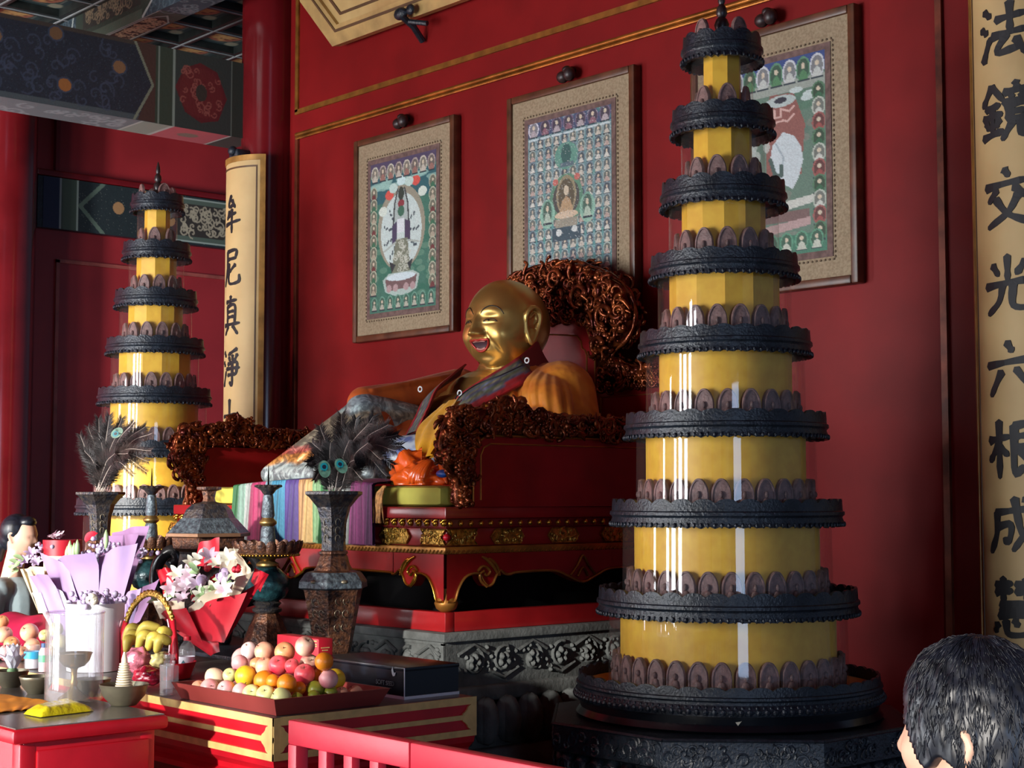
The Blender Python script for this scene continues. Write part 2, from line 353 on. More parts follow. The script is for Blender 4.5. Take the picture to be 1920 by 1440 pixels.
part('painted_underside', P2.mesh((-8.151, 5.2, 3.843), (0, -3.3, 0), (-.299, 0, 0)), PAINTBEAM, t, False, cols=P2.cols())
# cross beam under the coffers, running along X
P = Paint(3.3, .26, 560, 60, (40, 54, 62)); P.speck(.03, [(90, 100, 96)], .2); P.swirls(0, 0, 3.3, .26, 90, .05, (84, 100, 108), .012, .5)
P.poly([(1.3, 0), (2.3, 0), (2.3, .26), (1.42, .26), (1.26, .14)], (46, 56, 48)); P.rect(1.44, 0, 2.2, .17, (44, 44, 40)); P.swirls(1.48, .02, 2.16, .15, 60, .035, (120, 106, 84), .01, .7); P.line([(1.38, 0), (1.24, .13), (1.42, .26)], .02, (150, 158, 152)); P.line([(2.32, 0), (2.36, .13), (2.32, .26)], .018, (146, 154, 148)); P.rect(1.42, .2, 2.3, .26, (70, 82, 70))
t = thing('painted_beam', (-9.0, 4.75, 4.6), 'short painted cross beam high under the coffered ceiling', 'beam', 'painted beams')
part('beam_core', MB().box(-10.5, -7.2, 4.662, 4.85, 4.602, 4.86), DKG, t)
part('painted_face', P.mesh((-7.2, 4.66, 4.86), (-3.3, 0, 0), (0, 0, -.26)), PAINTBEAM, t, False, cols=P.cols())
P = Paint(3.3, .19, 560, 50, (70, 82, 72)); P.rect(1.35, .03, 2.35, .16, (62, 54, 48)); P.swirls(1.4, .04, 2.3, .15, 110, .03, (170, 146, 116), .012, .8); P.line([(0, .004), (3.3, .004)], .012, (150, 160, 152)); P.line([(2.35, .02), (1.4, .02), (1.28, .095), (1.4, .17), (2.35, .17)], .012, (150, 160, 152)); P.rect(0, 0, 1.2, .19, (58, 72, 80)); P.swirls(0, 0, 1.2, .19, 40, .05, (110, 122, 126), .014, .7)
part('painted_underside', P.mesh((-7.2, 4.66, 4.6), (-3.3, 0, 0), (0, .19, 0)), PAINTBEAM, t, False, cols=P.cols())
# lower beam and panel mouldings on the gable side
P = Paint(2.2, .36, 460, 90, (34, 42, 44)); P.speck(.012, [(130, 130, 120)], .25)
P.rect(0, 0, .12, .36, (30, 38, 66)); P.rect(.12, 0, .26, .36, (66, 78, 66)); P.line([(.13, 0), (.13, .36)], .016, (150, 160, 156)); P.line([(.26, 0), (.26, .36)], .012, (140, 150, 140))
P.line([(.46, 0), (.28, .18), (.46, .36)], .03, (86, 100, 88))
for x, y in ((.58, .16), (.78, .05), (.78, .33), (1.0, .2)): P.ell(x, y, .045, .045, (156, 116, 78))
P.poly([(1.05, .02), (1.5, .02), (1.62, .18), (1.5, .34), (1.05, .34)], (80, 92, 82)); P.poly([(1.05, .06), (1.46, .06), (1.56, .18), (1.46, .3), (1.05, .3)], (52, 46, 42)); P.swirls(1.1, .08, 1.48, .28, 46, .035, (168, 156, 134), .012); P.line([(1.05, .02), (1.5, .02), (1.62, .18), (1.5, .34), (1.05, .34)], .014, (146, 156, 148))
t = thing('painted_beam', (-10.48, 5.9, 3.57), 'lower painted beam on the red gable wall behind the far pagoda', 'beam', 'painted beams')
part('beam_core', MB().box(-10.5, -10.44, 4.86, 7.1, 3.57, 3.935), BLKWD, t)
part('painted_face', P.mesh((-10.437, 4.9, 3.935), (0, 2.2, 0), (0, 0, -.362)), PAINTBEAM, t, False, cols=P.cols())
mb = MB().box(-10.5, -10.43, 4.85, 7.1, 3.94, 3.985, b=.01); mb.box(-10.5, -10.46, 5.0, 5.03, 3.985, 4.86)
struct('trim_4', mb, REDDK)
mb = MB(); z = 3.36
mb.box(-10.5, -10.48, 5.03, 7.1, z-.02, z+.005); mb.box(-10.5, -10.48, 5.03, 5.055, .6, z); struct('trim_5', mb, mat('pale red moulding', (168, 84, 74), .35, var=.2))
# ---------------------------------------------------------------- brush characters (x, y in a 100 box, y down)
HAN = {
'牟': ['46,2 30,24 38,30 62,26', '52,14 68,34', '34,42 20,62', '30,54 72,48', '8,76 92,68', '50,38 50,98'],
'尼': ['26,8 76,6 72,28', '28,28 74,26', '26,8 24,50 8,96', '72,44 38,62', '36,40 34,80 48,92 88,88 90,70'],
'真': ['22,14 80,10', '50,0 48,24', '30,26 30,70', '30,26 72,24 72,70', '30,40 70,38', '30,54 70,52', '8,74 94,70', '36,78 14,98', '62,76 86,98'],
'淨': ['10,8 22,20', '4,34 16,44', '6,94 24,58', '84,2 40,16', '44,22 50,32', '64,18 64,30', '86,16 74,32', '38,40 84,36 82,66', '28,52 96,50', '38,68 82,66', '62,36 62,92 48,86'],
'十': ['8,44 92,38', '50,2 50,98'],
'法': ['12,8 26,20', '4,38 18,48', '8,96 18,72 26,56', '38,28 92,22', '64,0 64,54', '30,56 98,50', '58,56 38,86 84,80', '74,66 92,94'],
'鏡': ['26,2 4,34', '26,2 48,28', '12,40 42,36', '6,56 46,52', '26,38 26,84', '12,64 18,76', '40,62 34,74', '4,90 48,82', '72,0 74,10', '52,16 96,12', '62,18 66,28', '86,16 80,28', '50,34 98,30', '58,40 58,66', '58,40 90,38 90,66', '58,52 88,50', '58,64 90,62', '66,68 46,98', '80,66 80,90 98,92 98,80'],
'交': ['48,0 56,12', '8,28 92,20', '32,34 14,54', '66,32 88,50', '72,46 52,76 12,98', '30,50 54,78 96,96'],
'光': ['50,0 50,42', '20,14 32,32', '82,10 66,32', '4,50 96,42', '40,50 32,78 8,98', '60,48 60,86 92,88 96,70'],
'六': ['46,4 56,20', '4,42 96,32', '34,54 10,94', '62,50 92,90'],
'根': ['4,34 46,28', '26,2 26,98', '24,42 4,70', '28,46 44,60', '56,10 88,8 86,46', '56,28 84,26', '56,46 86,44', '56,10 56,90 72,78', '92,54 76,64', '66,52 98,94'],
'成': ['16,26 84,18', '18,26 16,62 2,94', '18,50 46,46 42,74 32,70', '54,2 66,60 94,92 96,72', '84,44 50,90', '72,2 84,12'],
'慧': ['12,12 46,8', '12,24 46,20', '28,0 28,42', '54,10 92,6', '54,22 92,18', '72,0 72,40', '22,46 76,42 74,62', '22,54 74,52', '18,64 76,60', '14,78 8,92', '32,72 38,94 72,92 76,82', '50,70 56,80', '78,70 90,82'],
}
INK = mat('black ink', (20, 20, 26), .6)
def brush(mb, ch, tw, th, pen, surf, rnd):
    for st in HAN[ch]:
        P = [tuple(map(float, p.split(','))) for p in st.split()]
        P = [((x-50)/100*tw, (50-y)/100*th) for x, y in P]
        C = cat([(x, 0, z) for x, z in P], 5); N = len(C); L = []; Rr = []
        for i in range(N):
            d = (C[min(i+1, N-1)]-C[max(i-1, 0)]).normalized(); nrm = V(-d.z, 0, d.x); t = i/(N-1)
            w = pen*(.62+.38*abs(2*t-1)**1.2)*(1 if t < .85 else 1-(t-.85)*3.2)*(1+.12*rnd.uniform(-1, 1))
            L.append(C[i]+nrm*w/2); Rr.append(C[i]-nrm*w/2)
        s0 = C[0]-(C[1]-C[0]).normalized()*pen*.3; e0 = C[-1]+(C[-1]-C[-2]).normalized()*pen*.16
        ring = [s0]+L+[e0]+Rr[::-1]; n = len(ring); b = len(mb.v)
        mb.v += [tuple(surf(p.x, p.z, .0035)) for p in ring]+[tuple(surf(p.x, p.z, .0)) for p in ring]
        mb.f.append((b, b+1, b+n-1)); k = N
        for i in range(1, N): mb.f.append((b+i, b+i+1, b+n-1-i, b+n-i))
        mb.f.append((b+N, b+N+1, b+N+2))
        for i in range(n): mb.f.append((b+i, b+n+i, b+n+(i+1) % n, b+(i+1) % n))
SCR = mat('tan scroll board', (206, 176, 122), .6, var=.08, scale=3, col2=(188, 156, 104), bump=.05)
SCRE = mat('gold scroll edge', (190, 140, 70), .4, metal=.3, var=.2, scale=12); SCRD = mat('brown scroll edge line', (96, 66, 40), .5)
def scroll(x, y, r, z0, z1, text, zs, tw, th, pen, label):
    t = thing('scroll_board', (x, y-r, z0), label, 'scroll', 'calligraphy couplet boards')
    A = .94
    def surf(s, z, o=0): a = -math.pi/2+s/r; return V(x+(r+o)*math.cos(a), y+(r+o)*math.sin(a), z)
    def shell(a0, a1, za, zb, ri, ro, n=28):
        m = MB(); vs = []
        for k in range(n+1):
            a = -math.pi/2+a0+(a1-a0)*k/n
            for rr, zz in ((ri, za), (ro, za), (ro, zb), (ri, zb)): vs.append((x+rr*math.cos(a), y+rr*math.sin(a), zz))
        fs = [(0,1,2,3), tuple(4*n+k for k in (3,2,1,0))]
        for k in range(n):
            for e in range(4): fs.append((4*k+e, 4*k+4+e, 4*k+4+(e+1) % 4, 4*k+(e+1) % 4))
        return m.add(vs, fs)
    part('board', shell(-A, A, z0, z1, r-.03, r), SCR, t, 40)
    m = shell(-A, A, z1-.03, z1+.004, r-.035, r+.006); e = MB()
    for q in (m, shell(-A, -A+.13, z0, z1, r-.035, r+.006), shell(A-.13, A, z0, z1, r-.035, r+.006), shell(-A, A, z0, z0+.03, r-.035, r+.006)): e.add(q.v, q.f)
    part('edge_frame', e, SCRE, t, 40)
    e = MB()
    for q in (shell(-A+.2, A-.2, z1-.07, z1-.06, r, r+.003), shell(-A+.2, -A+.23, z0+.06, z1-.06, r, r+.003), shell(A-.23, A-.2, z0+.06, z1-.06, r, r+.003)): e.add(q.v, q.f)
    part('inner_line', e, SCRD, t, 40)
    rnd = random.Random(3)
    for ch, zc in zip(text, zs):
        m = MB(); brush(m, ch, tw, th, pen, lambda s, z, o: surf(s, z+zc, o), rnd); part('character', m, INK, t, False)
    m = MB().box(x-.05, x+.05, y-r, y-r+.1, z1+.004, z1+.05, b=.012); m.ball((x, y-r, z1+.04), .03); part('hook', m, BLKWD, t)
# left board: characters at y 402, 500, 592, 690, 775; right board 58, 215, 372, 535, 695, 850, 990, 1135
zl = [at(442, yy, Y=5.02).z for yy in (402, 502, 592, 690, 785)]
scroll(-8.113, 5.25, .25, 1.55, at(440, 297, Y=5.02).z, '牟尼真淨十', zl, .18, .23, .027, 'narrow tan scroll board with black brush characters on the far left column')
zr = [at(1888, yy, Y=5.02).z for yy in (58, 210, 372, 535, 693, 843, 988, 1140)]
scroll(-3.0, 5.25, .235, 1.1, 4.0, '法鏡交光六根成慧', zr, .205, .205, .033, 'tan scroll board with large black brush characters at the right edge')
# ---------------------------------------------------------------- plaque above
t = thing('name_plaque', (-6.6, YW, 4.28), 'tan hexagonal-cornered plaque with dark border lines tilting out above the paintings', 'plaque')
PLQ = mat('tan plaque ground', (202, 170, 112), .55, var=.12, scale=4, col2=(176, 138, 84)); PLE = mat('plaque gold frame', (200, 164, 104), .45, metal=.2, var=.15, scale=8)
tilt = V(0, -.2, .98).normalized()
def plq(dx, z, o=0): return V(XC+dx, YW-.05, 4.27)+tilt*z+V(0, -.98, -.2)*o
def octo(w, h, c): return [(-w+c, 0), (w-c, 0), (w, c*1.3), (w, h-c*1.3), (w-c, h), (-w+c, h), (-w, h-c*1.3), (-w, c*1.3)]
def ringp(wo, ho, co, wi, hi, ci, dz, d0, d1):
    A_ = [plq(x, z+dz[0], 0) for x, z in octo(wo, ho, co)]; B_ = [plq(x, z+dz[1], 0) for x, z in octo(wi, hi, ci)]; m = MB(); nrm = V(0, -.98, -.2)
    vs = [tuple(p+nrm*d) for d in (d0, d1) for p in A_+B_]; n = 8; fs = []
    for i in range(n):
        j = (i+1) % n; fs += [(16+i, 16+j, 24+j, 24+i), (i, 16+i, 16+j, j), (8+i, 8+j, 24+j, 24+i), (i, j, 8+j, 8+i)]
    return m.add(vs, fs)
WP = 1.98
part('frame', ringp(WP, 1.3, .24, WP-.11, 1.08, .2, (0, .11), 0, .06), PLE, t)
part('border_line', ringp(WP-.07, 1.16, .22, WP-.085, 1.13, .21, (.07, .085), .055, .066), SCRD, t)
m = MB(); m.prism([(x, z+.1) for x, z in octo(WP-.1, 1.1, .2)], 0, .035, plq(0, 0), (1, 0, 0), tilt, V(0, -.98, -.2)); part('ground', m, PLQ, t)
part('inner_line', ringp(WP-.16, .98, .17, WP-.175, .95, .165, (.16, .175), .033, .042), SCRD, t)
m = MB(); p = at(775, 36, Y=5.2)
m.tube([(p.x-.02, 5.28, p.z-.1), (p.x, 5.2, p.z-.04), (p.x, 5.12, p.z)], .018); m.ball((p.x-.02, 5.13, p.z+.02), (.05, .03, .035)); m.tube([(p.x, 5.16, p.z-.02), (p.x+.12, 5.2, p.z-.05)], .014); m.ball((p.x+.05, 5.14, p.z+.03), (.03, .02, .03))
part('bracket', m, BLKWD, t)
# ---------------------------------------------------------------- thangkas
FRM = mat('brown picture frame', (104, 62, 40), .4, var=.25, scale=12); MATC = mat('beige woven mount', (164, 146, 118), .8, var=.12, scale=90, col2=(140, 122, 96), bump=.2, bscale=160)
def figure(P, x, y, w, h, body, halo, seat=(176, 150, 140)):
    P.ell(x, y-.12*h, w*.5, h*.58, halo); P.ell(x, y-.1*h, w*.4, h*.5, tuple(int(v*.62) for v in halo))
    P.poly([(x-w*.36, y+h*.38), (x-w*.2, y+.02*h), (x, y-.1*h), (x+w*.2, y+.02*h), (x+w*.36, y+h*.38)], body); P.ell(x, y-.26*h, w*.13, h*.14, (204, 192, 168))
    P.rect(x-w*.42, y+.38*h, x+w*.42, y+.46*h, (40, 56, 64))
def art_left(P):
    P.rect(0, 0, 1, 2, (66, 116, 100)); P.rect(0, 0, 1, .16, (78, 70, 96)); P.rect(0, .2, 1, .55, (46, 96, 104))
    for k in range(30): P.ell(P.rng.random(), .25+.12*P.rng.random(), .09, .03, (150, 190, 180), .6)
    for k in range(60): P.ell(P.rng.random(), .9+1.0*P.rng.random(), .1, .05, (40, 104, 84), .35)
    for k in range(26): P.ell(P.rng.random(), .5+1.4*P.rng.random(), .06, .04, (120, 160, 136), .4)
    P.ell(.48, .92, .36, .56, (150, 146, 128)); P.ell(.48, .96, .31, .5, (196, 212, 208))
    for a in range(80):
        t = a*.57; r = .12+.16*((a*7) % 10)/10; P.ell(.48+r*math.cos(t), .98+r*1.55*math.sin(t), .011, .018, (70, 84, 92))
    P.poly([(.36, .7), (.42, .42), (.54, .42), (.6, .7), (.58, .9), (.38, .9)], (170, 184, 180)); P.line([(.36, .92), (.38, .6), (.43, .4)], .02, (52, 60, 62)); P.line([(.6, .92), (.58, .6), (.53, .4)], .02, (52, 60, 62))
    P.ell(.48, .47, .045, .09, (52, 64, 56)); P.ell(.48, .6, .05, .05, (138, 60, 66)); P.ell(.48, .7, .05, .07, (62, 108, 88)); P.rect(.42, .8, .53, .98, (214, 220, 224))
    P.poly([(.34, .88), (.42, .82), (.42, 1.08), (.34, 1.12)], (72, 66, 92)); P.poly([(.54, .82), (.62, .86), (.62, 1.1), (.54, 1.06)], (72, 62, 88))
    P.poly([(.4, 1.06), (.58, 1.06), (.62, 1.5), (.34, 1.5)], (120, 126, 108)); P.swirls(.38, 1.1, .6, 1.48, 30, .04, (196, 200, 186), .012); P.line([(.22, 1.2), (.4, 1.1)], .025, (170, 180, 172)); P.line([(.58, 1.1), (.74, 1.14)], .025, (170, 180, 172))
    P.poly([(.3, 1.34), (.4, 1.4), (.34, 1.5)], (44, 52, 56)); P.poly([(.66, 1.34), (.58, 1.4), (.62, 1.5)], (44, 52, 56))
    P.poly([(.2, 1.58), (.3, 1.5), (.66, 1.5), (.76, 1.56), (.72, 1.74), (.58, 1.8), (.38, 1.8), (.24, 1.74)], (170, 190, 182)); P.poly([(.24, 1.58), (.72, 1.56), (.7, 1.7), (.27, 1.74)], (116, 92, 92)); P.ell(.48, 1.56, .22, .05, (206, 222, 226))
    for x in (.3, .4, .56, .66): P.ell(x, 1.7, .04, .05, (176, 150, 150))
    for x, y, c in ((.3, .46, (210, 90, 80)), (.7, .34, (210, 90, 80)), (.2, .66, (210, 222, 210)), (.8, .5, (210, 222, 210)), (.48, .3, (200, 226, 226)), (.36, .38, (190, 214, 206)), (.6, .33, (190, 214, 206))): P.ell(x, y, .065, .065, c)
    for k in range(8): figure(P, .07+k*.123, .17, .115, .19, (150, 110, 100) if k % 3 else (190, 184, 170), (172, 160, 152) if k % 2 else (200, 196, 180))
    for k in range(9):
        for x in (.055, .95): figure(P, x, .42+k*.16, .11, .16, ((110, 60, 60), (60, 110, 84), (170, 160, 140))[(k+(x > .5)) % 3], (176, 182, 158))
    for k in range(8): figure(P, .07+k*.123, 1.9, .1, .16, (176, 176, 160), (110, 160, 140))
def art_mid(P):
    P.rect(0, 0, 1, 2, (110, 146, 150)); P.rect(0, 0, 1, .17, (70, 84, 112)); P.rect(0, 1.15, 1, 2, (92, 146, 146))
    for k in range(70): P.ell(P.rng.random(), 2*P.rng.random(), .07, .03, ((84, 150, 136), (150, 178, 182), (74, 120, 128))[k % 3], .45)
    for j in range(13):
        for i in range(10): figure(P, .055+i*.099, .27+j*.137, .092, .125, ((196, 190, 176), (180, 160, 150), (206, 206, 196))[(i*3+j) % 3], ((150, 170, 172), (120, 140, 150), (166, 178, 170))[(i+j*2) % 3])
    for k in range(7): figure(P, .07+k*.143, .1, .13, .17, (140, 100, 112) if k % 2 else (176, 166, 170), (112, 100, 124) if k else (206, 206, 216)); P.ell(.07+k*.143, .2, .07, .015, (190, 206, 208))
    P.ell(.47, .47, .14, .16, (100, 150, 134)); P.ell(.47, .45, .06, .12, (58, 96, 92)); P.rect(.4, .55, .56, .6, (90, 110, 120))
    P.ell(.47, .98, .2, .3, (96, 140, 116)); P.ell(.47, .96, .16, .22, (78, 78, 76)); figure(P, .47, .98, .24, .4, (176, 150, 116), (150, 140, 112)); P.ell(.47, 1.16, .14, .045, (206, 186, 160)); P.rect(.34, 1.2, .6, 1.3, (150, 146, 130)); P.ell(.34, .76, .035, .04, (190, 110, 100)); P.ell(.6, .74, .035, .04, (190, 110, 100))
    for x in (.24, .72): P.ell(x, 1.12, .09, .17, (140, 186, 166)); figure(P, x, 1.12, .13, .26, (170, 190, 172), (120, 166, 146))
    P.rect(.3, 1.3, .64, 1.46, (60, 82, 92)); P.ell(.38, 1.36, .035, .04, (206, 214, 210)); P.ell(.57, 1.34, .035, .04, (206, 214, 210))
    P.rect(.4, 1.66, .56, 1.69, (60, 70, 84)); P.rect(0, 1.9, 1, 2, (120, 134, 132)); P.speck(.03, [(206, 214, 210), (70, 100, 110)], .12)
def art_right(P):
    P.rect(0, 0, 1, 2, (96, 124, 108)); P.rect(0, 0, 1, .2, (52, 74, 128)); P.rect(0, .22, 1, .34, (150, 160, 150))
    for k in range(50): P.ell(P.rng.random(), .4+1.5*P.rng.random(), .09, .05, ((70, 118, 92), (130, 130, 120), (84, 110, 100))[k % 3], .5)
    P.poly([(.5, .34), (.72, .36), (.82, .7), (.78, 1.2), (.6, 1.3), (.46, 1.2), (.46, .6)], (138, 88, 80)); P.ell(.6, .42, .14, .06, (176, 190, 186)); P.ell(.6, .41, .06, .03, (40, 44, 56)); P.line([(.54, .5), (.54, .58), (.6, .58), (.6, .5), (.68, .54), (.72, .5)], .022, (206, 170, 160)); P.line([(.56, .63), (.62, .62), (.66, .64), (.72, .58)], .02, (206, 170, 160))
    P.poly([(.62, .74), (.72, .8), (.78, .92), (.8, 1.06), (.76, 1.22), (.7, 1.34), (.54, 1.2), (.5, 1.0), (.52, .86)], (196, 208, 210)); P.line([(.55, .84), (.62, 1.0), (.6, 1.2)], .015, (160, 176, 182)); P.line([(.5, 1.0), (.54, 1.16), (.6, 1.18), (.6, 1.08)], .035, (70, 92, 86))
    for k in range(30): P.ell(.1+.38*P.rng.random(), .62+.9*P.rng.random(), .03, .06, (190, 198, 190), .7)
    P.poly([(.3, 1.5), (.9, 1.42), (.9, 1.5), (.3, 1.6)], (196, 200, 190)); P.rect(.35, 1.56, .85, 1.66, (116, 92, 88)); P.poly([(.3, 1.7), (.86, 1.64), (.86, 1.72), (.3, 1.8)], (176, 150, 146)); P.rect(0, 1.8, 1, 2, (62, 120, 96))
    for x, y in ((.74, .34), (.86, .4), (.84, .44)): P.ell(x, y, .06, .03, (190, 206, 202))
    for k in range(8): figure(P, .07+k*.123, .17, .13, .22, (190, 196, 190) if k % 2 else (80, 130, 90), (196, 202, 206) if k % 2 else (90, 140, 110))
    for k in range(10):
        for x in (.055, .94): figure(P, x, .42+k*.155, .12, .17, ((150, 80, 74), (50, 100, 70), (196, 200, 190))[(k+(x > .5)) % 3], ((150, 90, 84), (80, 120, 90), (180, 190, 176))[(k+(x > .5)) % 3])
    for k in range(7): figure(P, .1+k*.135, 1.89, .12, .17, (190, 196, 180), (90, 150, 120))
def thangka(xc, art, label, gx=110, gy=220):
    w, z0, z1 = .445, 2.548, 3.692; y = YW-.055
    t = thing('framed_painting', (xc, YW, z0), label, 'painting', 'framed religious paintings on the red wall')
    m = MB(); b = .036
    for a in ((xc-w, xc-w+b, z0, z1), (xc+w-b, xc+w, z0, z1), (xc-w+b, xc+w-b, z0, z0+b), (xc-w+b, xc+w-b, z1-b, z1)): m.box(a[0], a[1], y, YW, a[2], a[3], b=.008)
    m.box(xc-w+.01, xc+w-.01, y+.025, YW, z0+.01, z1-.01)
    part('frame', m, FRM, t)
    part('cloth_mount', MB().box(xc-w+b-.002, xc+w-b+.002, y+.014, y+.024, z0+b-.002, z1-b+.002), MATC, t)
    pw, p0, p1 = .29, z0+.15, z1-.16
    m = MB()
    for a in ((-pw-.028, -pw, p0-.028, p1+.028), (pw, pw+.028, p0-.028, p1+.028), (-pw, pw, p0-.028, p0), (-pw, pw, p1, p1+.028)): m.box(xc+a[0], xc+a[1], y+.010, y+.014, a[2], a[3])
    part('inner_border', m, mat('dull purple border', (122, 96, 90), .75, var=.2, scale=40), t)
    m = MB()
    for s_ in (-1, 1):
        for k in range(44): m.ball((xc+s_*(pw+.038), y+.012, p0-.03+k*(p1-p0+.06)/43), (.005, .003, .006), 6)
    for k in range(30): m.ball((xc-pw-.03+k*(2*pw+.06)/29, y+.012, p1+.04), (.006, .003, .005), 6); m.ball((xc-pw-.03+k*(2*pw+.06)/29, y+.012, p0-.04), (.006, .003, .005), 6)
    part('lace_edging', m, mat('brown lace', (120, 100, 78), .8), t, True)
    P = Paint(1, 2, gx, gy, (90, 120, 120)); art(P); P.speck(0, [], .14)
    part('painted_panel', P.mesh((xc-pw, y+.0095, p1), (2*pw, 0, 0), (0, 0, p0-p1)), PAINT, t, False, cols=P.cols())
    m = MB(); m.tube([(xc-.01, YW-.005, z1+.07), (xc-.01, YW-.05, z1+.05)], .02); m.ball((xc-.03, y, z1+.03), (.035, .03, .03)); m.ball((xc+.02, y-.005, z1+.035), (.032, .03, .034)); m.ball((xc, y, z1+.06), (.025, .025, .02))
    part('hook', m, mat('dark wood knob', (52, 34, 34), .4), t, True)
thangka(-6.79, art_left, 'framed painting of a standing many-armed deity in a pale oval, leftmost of the three')
thangka(-5.485, art_mid, 'framed painting of rows of small seated figures, above the statue', 120, 240)
thangka(-4.25, art_right, 'framed painting with a white fan shape, partly behind the near pagoda')
# ---------------------------------------------------------------- stone pedestal
XR, YF, YB = -4.582, 3.75, 5.24; XL = 2*XC-XR
t = thing('stone_pedestal', (XC, 4.4, 0), 'dark carved stone pedestal under the throne with scroll relief', 'pedestal')
m = MB(); m.box(XL, XR, YF, YB, 1.155, 1.188, b=.006); part('top_slab', m, STONE, t)
m = MB(); m.box(XL+.02, XR-.02, YF+.02, YB, .985, 1.156); part('waist_block', m, STONE, t)
def scrollrel(mb, o, u, nrm, w, h, n, r):
    o, u, nrm = Vector(o), Vector(u), Vector(nrm); v = V(0,0,1)
    for i in range(n):
        cx = w*(i+.5)/n; sgn = 1 if i % 2 else -1
        P_ = [o+u*(cx+(h*.36*(1-k/20))*math.cos(sgn*k*.42+1.2))+v*(h/2+(h*.36*(1-k/20))*math.sin(sgn*k*.42+1.2))+nrm*.004 for k in range(18)]
        mb.tube(P_, r, 6)
        for k in range(5):
            a = k*1.256+i; mb.ball(o+u*(cx+h*.13*math.cos(a))+v*(h/2+h*.13*math.sin(a))+nrm*.003, (.022, .012, .016), 8)
        for k in range(6): q = random.random(); mb.ball(o+u*(cx+w/n*.5*(q*2-1))+v*(h*(.15+.7*random.random()))+nrm*.002, (.014, .008, .01), 6)
        mb.tube([o+u*(cx-w/n/2)+v*h*(.3 if i % 2 else .7)+nrm*.004, o+u*cx+v*h*(.08 if i % 2 else .92)+nrm*.004, o+u*(cx+w/n/2)+v*h*(.3 if i % 2 else .7)+nrm*.004], r, 6)
m = MB(); scrollrel(m, (XL+.04, YF+.02, .995), (1,0,0), (0,-1,0), XR-XL-.08, .155, 15, .008)
for k in range(2): m.box(XL+.02, XR-.02, YF+.012, YF+.022, (.986, 1.143)[k], (.998, 1.155)[k])
m.box(XR-.035, XR-.02, YF+.012, YF+.022, .99, 1.15); part('front_relief', m, STONE, t, 60)
m = MB(); scrollrel(m, (XR-.02, YF+.08, .995), (0,1,0), (1,0,0), 1.35, .155, 9, .008); part('side_relief', m, STONE, t, 60)
m = MB(); m.box(XL-.02, XR+.02, YF-.02, YB, .93, .986, b=.01)
for i in range(14):
    y = YF+.06+i*.11
    for dz, rr in ((0, .06), (.0, .045)): m.ball((XR+.03+(.02 if rr < .05 else 0), y, .86), (.05, rr*.9, .09), 12)
for i in range(19): m.ball((XL+.05+i*.112, YF-.03, .86), (.05, .05, .09), 12)
m.box(XL-.02, XR+.02, YF-.02, YB, .72, .9); m.box(XL-.06, XR+.06, YF-.06, YB, 0, .76, b=.01); part('lotus_base', m, STONE, t, 60)
# ---------------------------------------------------------------- throne
TX1, TY0, TY1 = -4.626, 3.79, 5.2; TX0 = 2*XC-TX1
THR = mat('throne red lacquer', (150, 24, 28), .3, var=.12, scale=6, coat=.2)
t = throne = thing('throne', (XC, 4.4, 1.188), 'wide red lacquer throne with gilt lines and carved arms and back', 'throne')
m = MB(); B = .045
for a in ((TX0, TX1, TY0, TY0+B), (TX0, TX1, TY1-B, TY1), (TX0, TX0+B, TY0+B, TY1-B), (TX1-B, TX1, TY0+B, TY1-B)): m.box(a[0], a[1], a[2], a[3], 1.189, 1.262, b=.003)
part('base_rail', m, THR, t)
part('shade_core', MB().box(TX0+.1, TX1-.1, TY0+.12, TY1-.05, 1.19, 1.5), DARK, t)  # near-black box added as the shade behind the apron openings
def apron(L):                                            # lower contour along 0..L (left half mirrored), (s, z)
    half = [(.0, 1.30), (.035, 1.30), (.055, 1.345), (.085, 1.385), (.125, 1.4), (.16, 1.397), (.175, 1.375), (.2, 1.352), (.225, 1.36), (.24, 1.385), (.262, 1.408), (.285, 1.396), (.31, 1.392), (.36, 1.399), (L/2-.16, 1.399), (L/2-.08, 1.375), (L/2, 1.35)]
    return half+[(L-s, z) for s, z in half[-2::-1]]
GT = MB(); gilt_lines = []
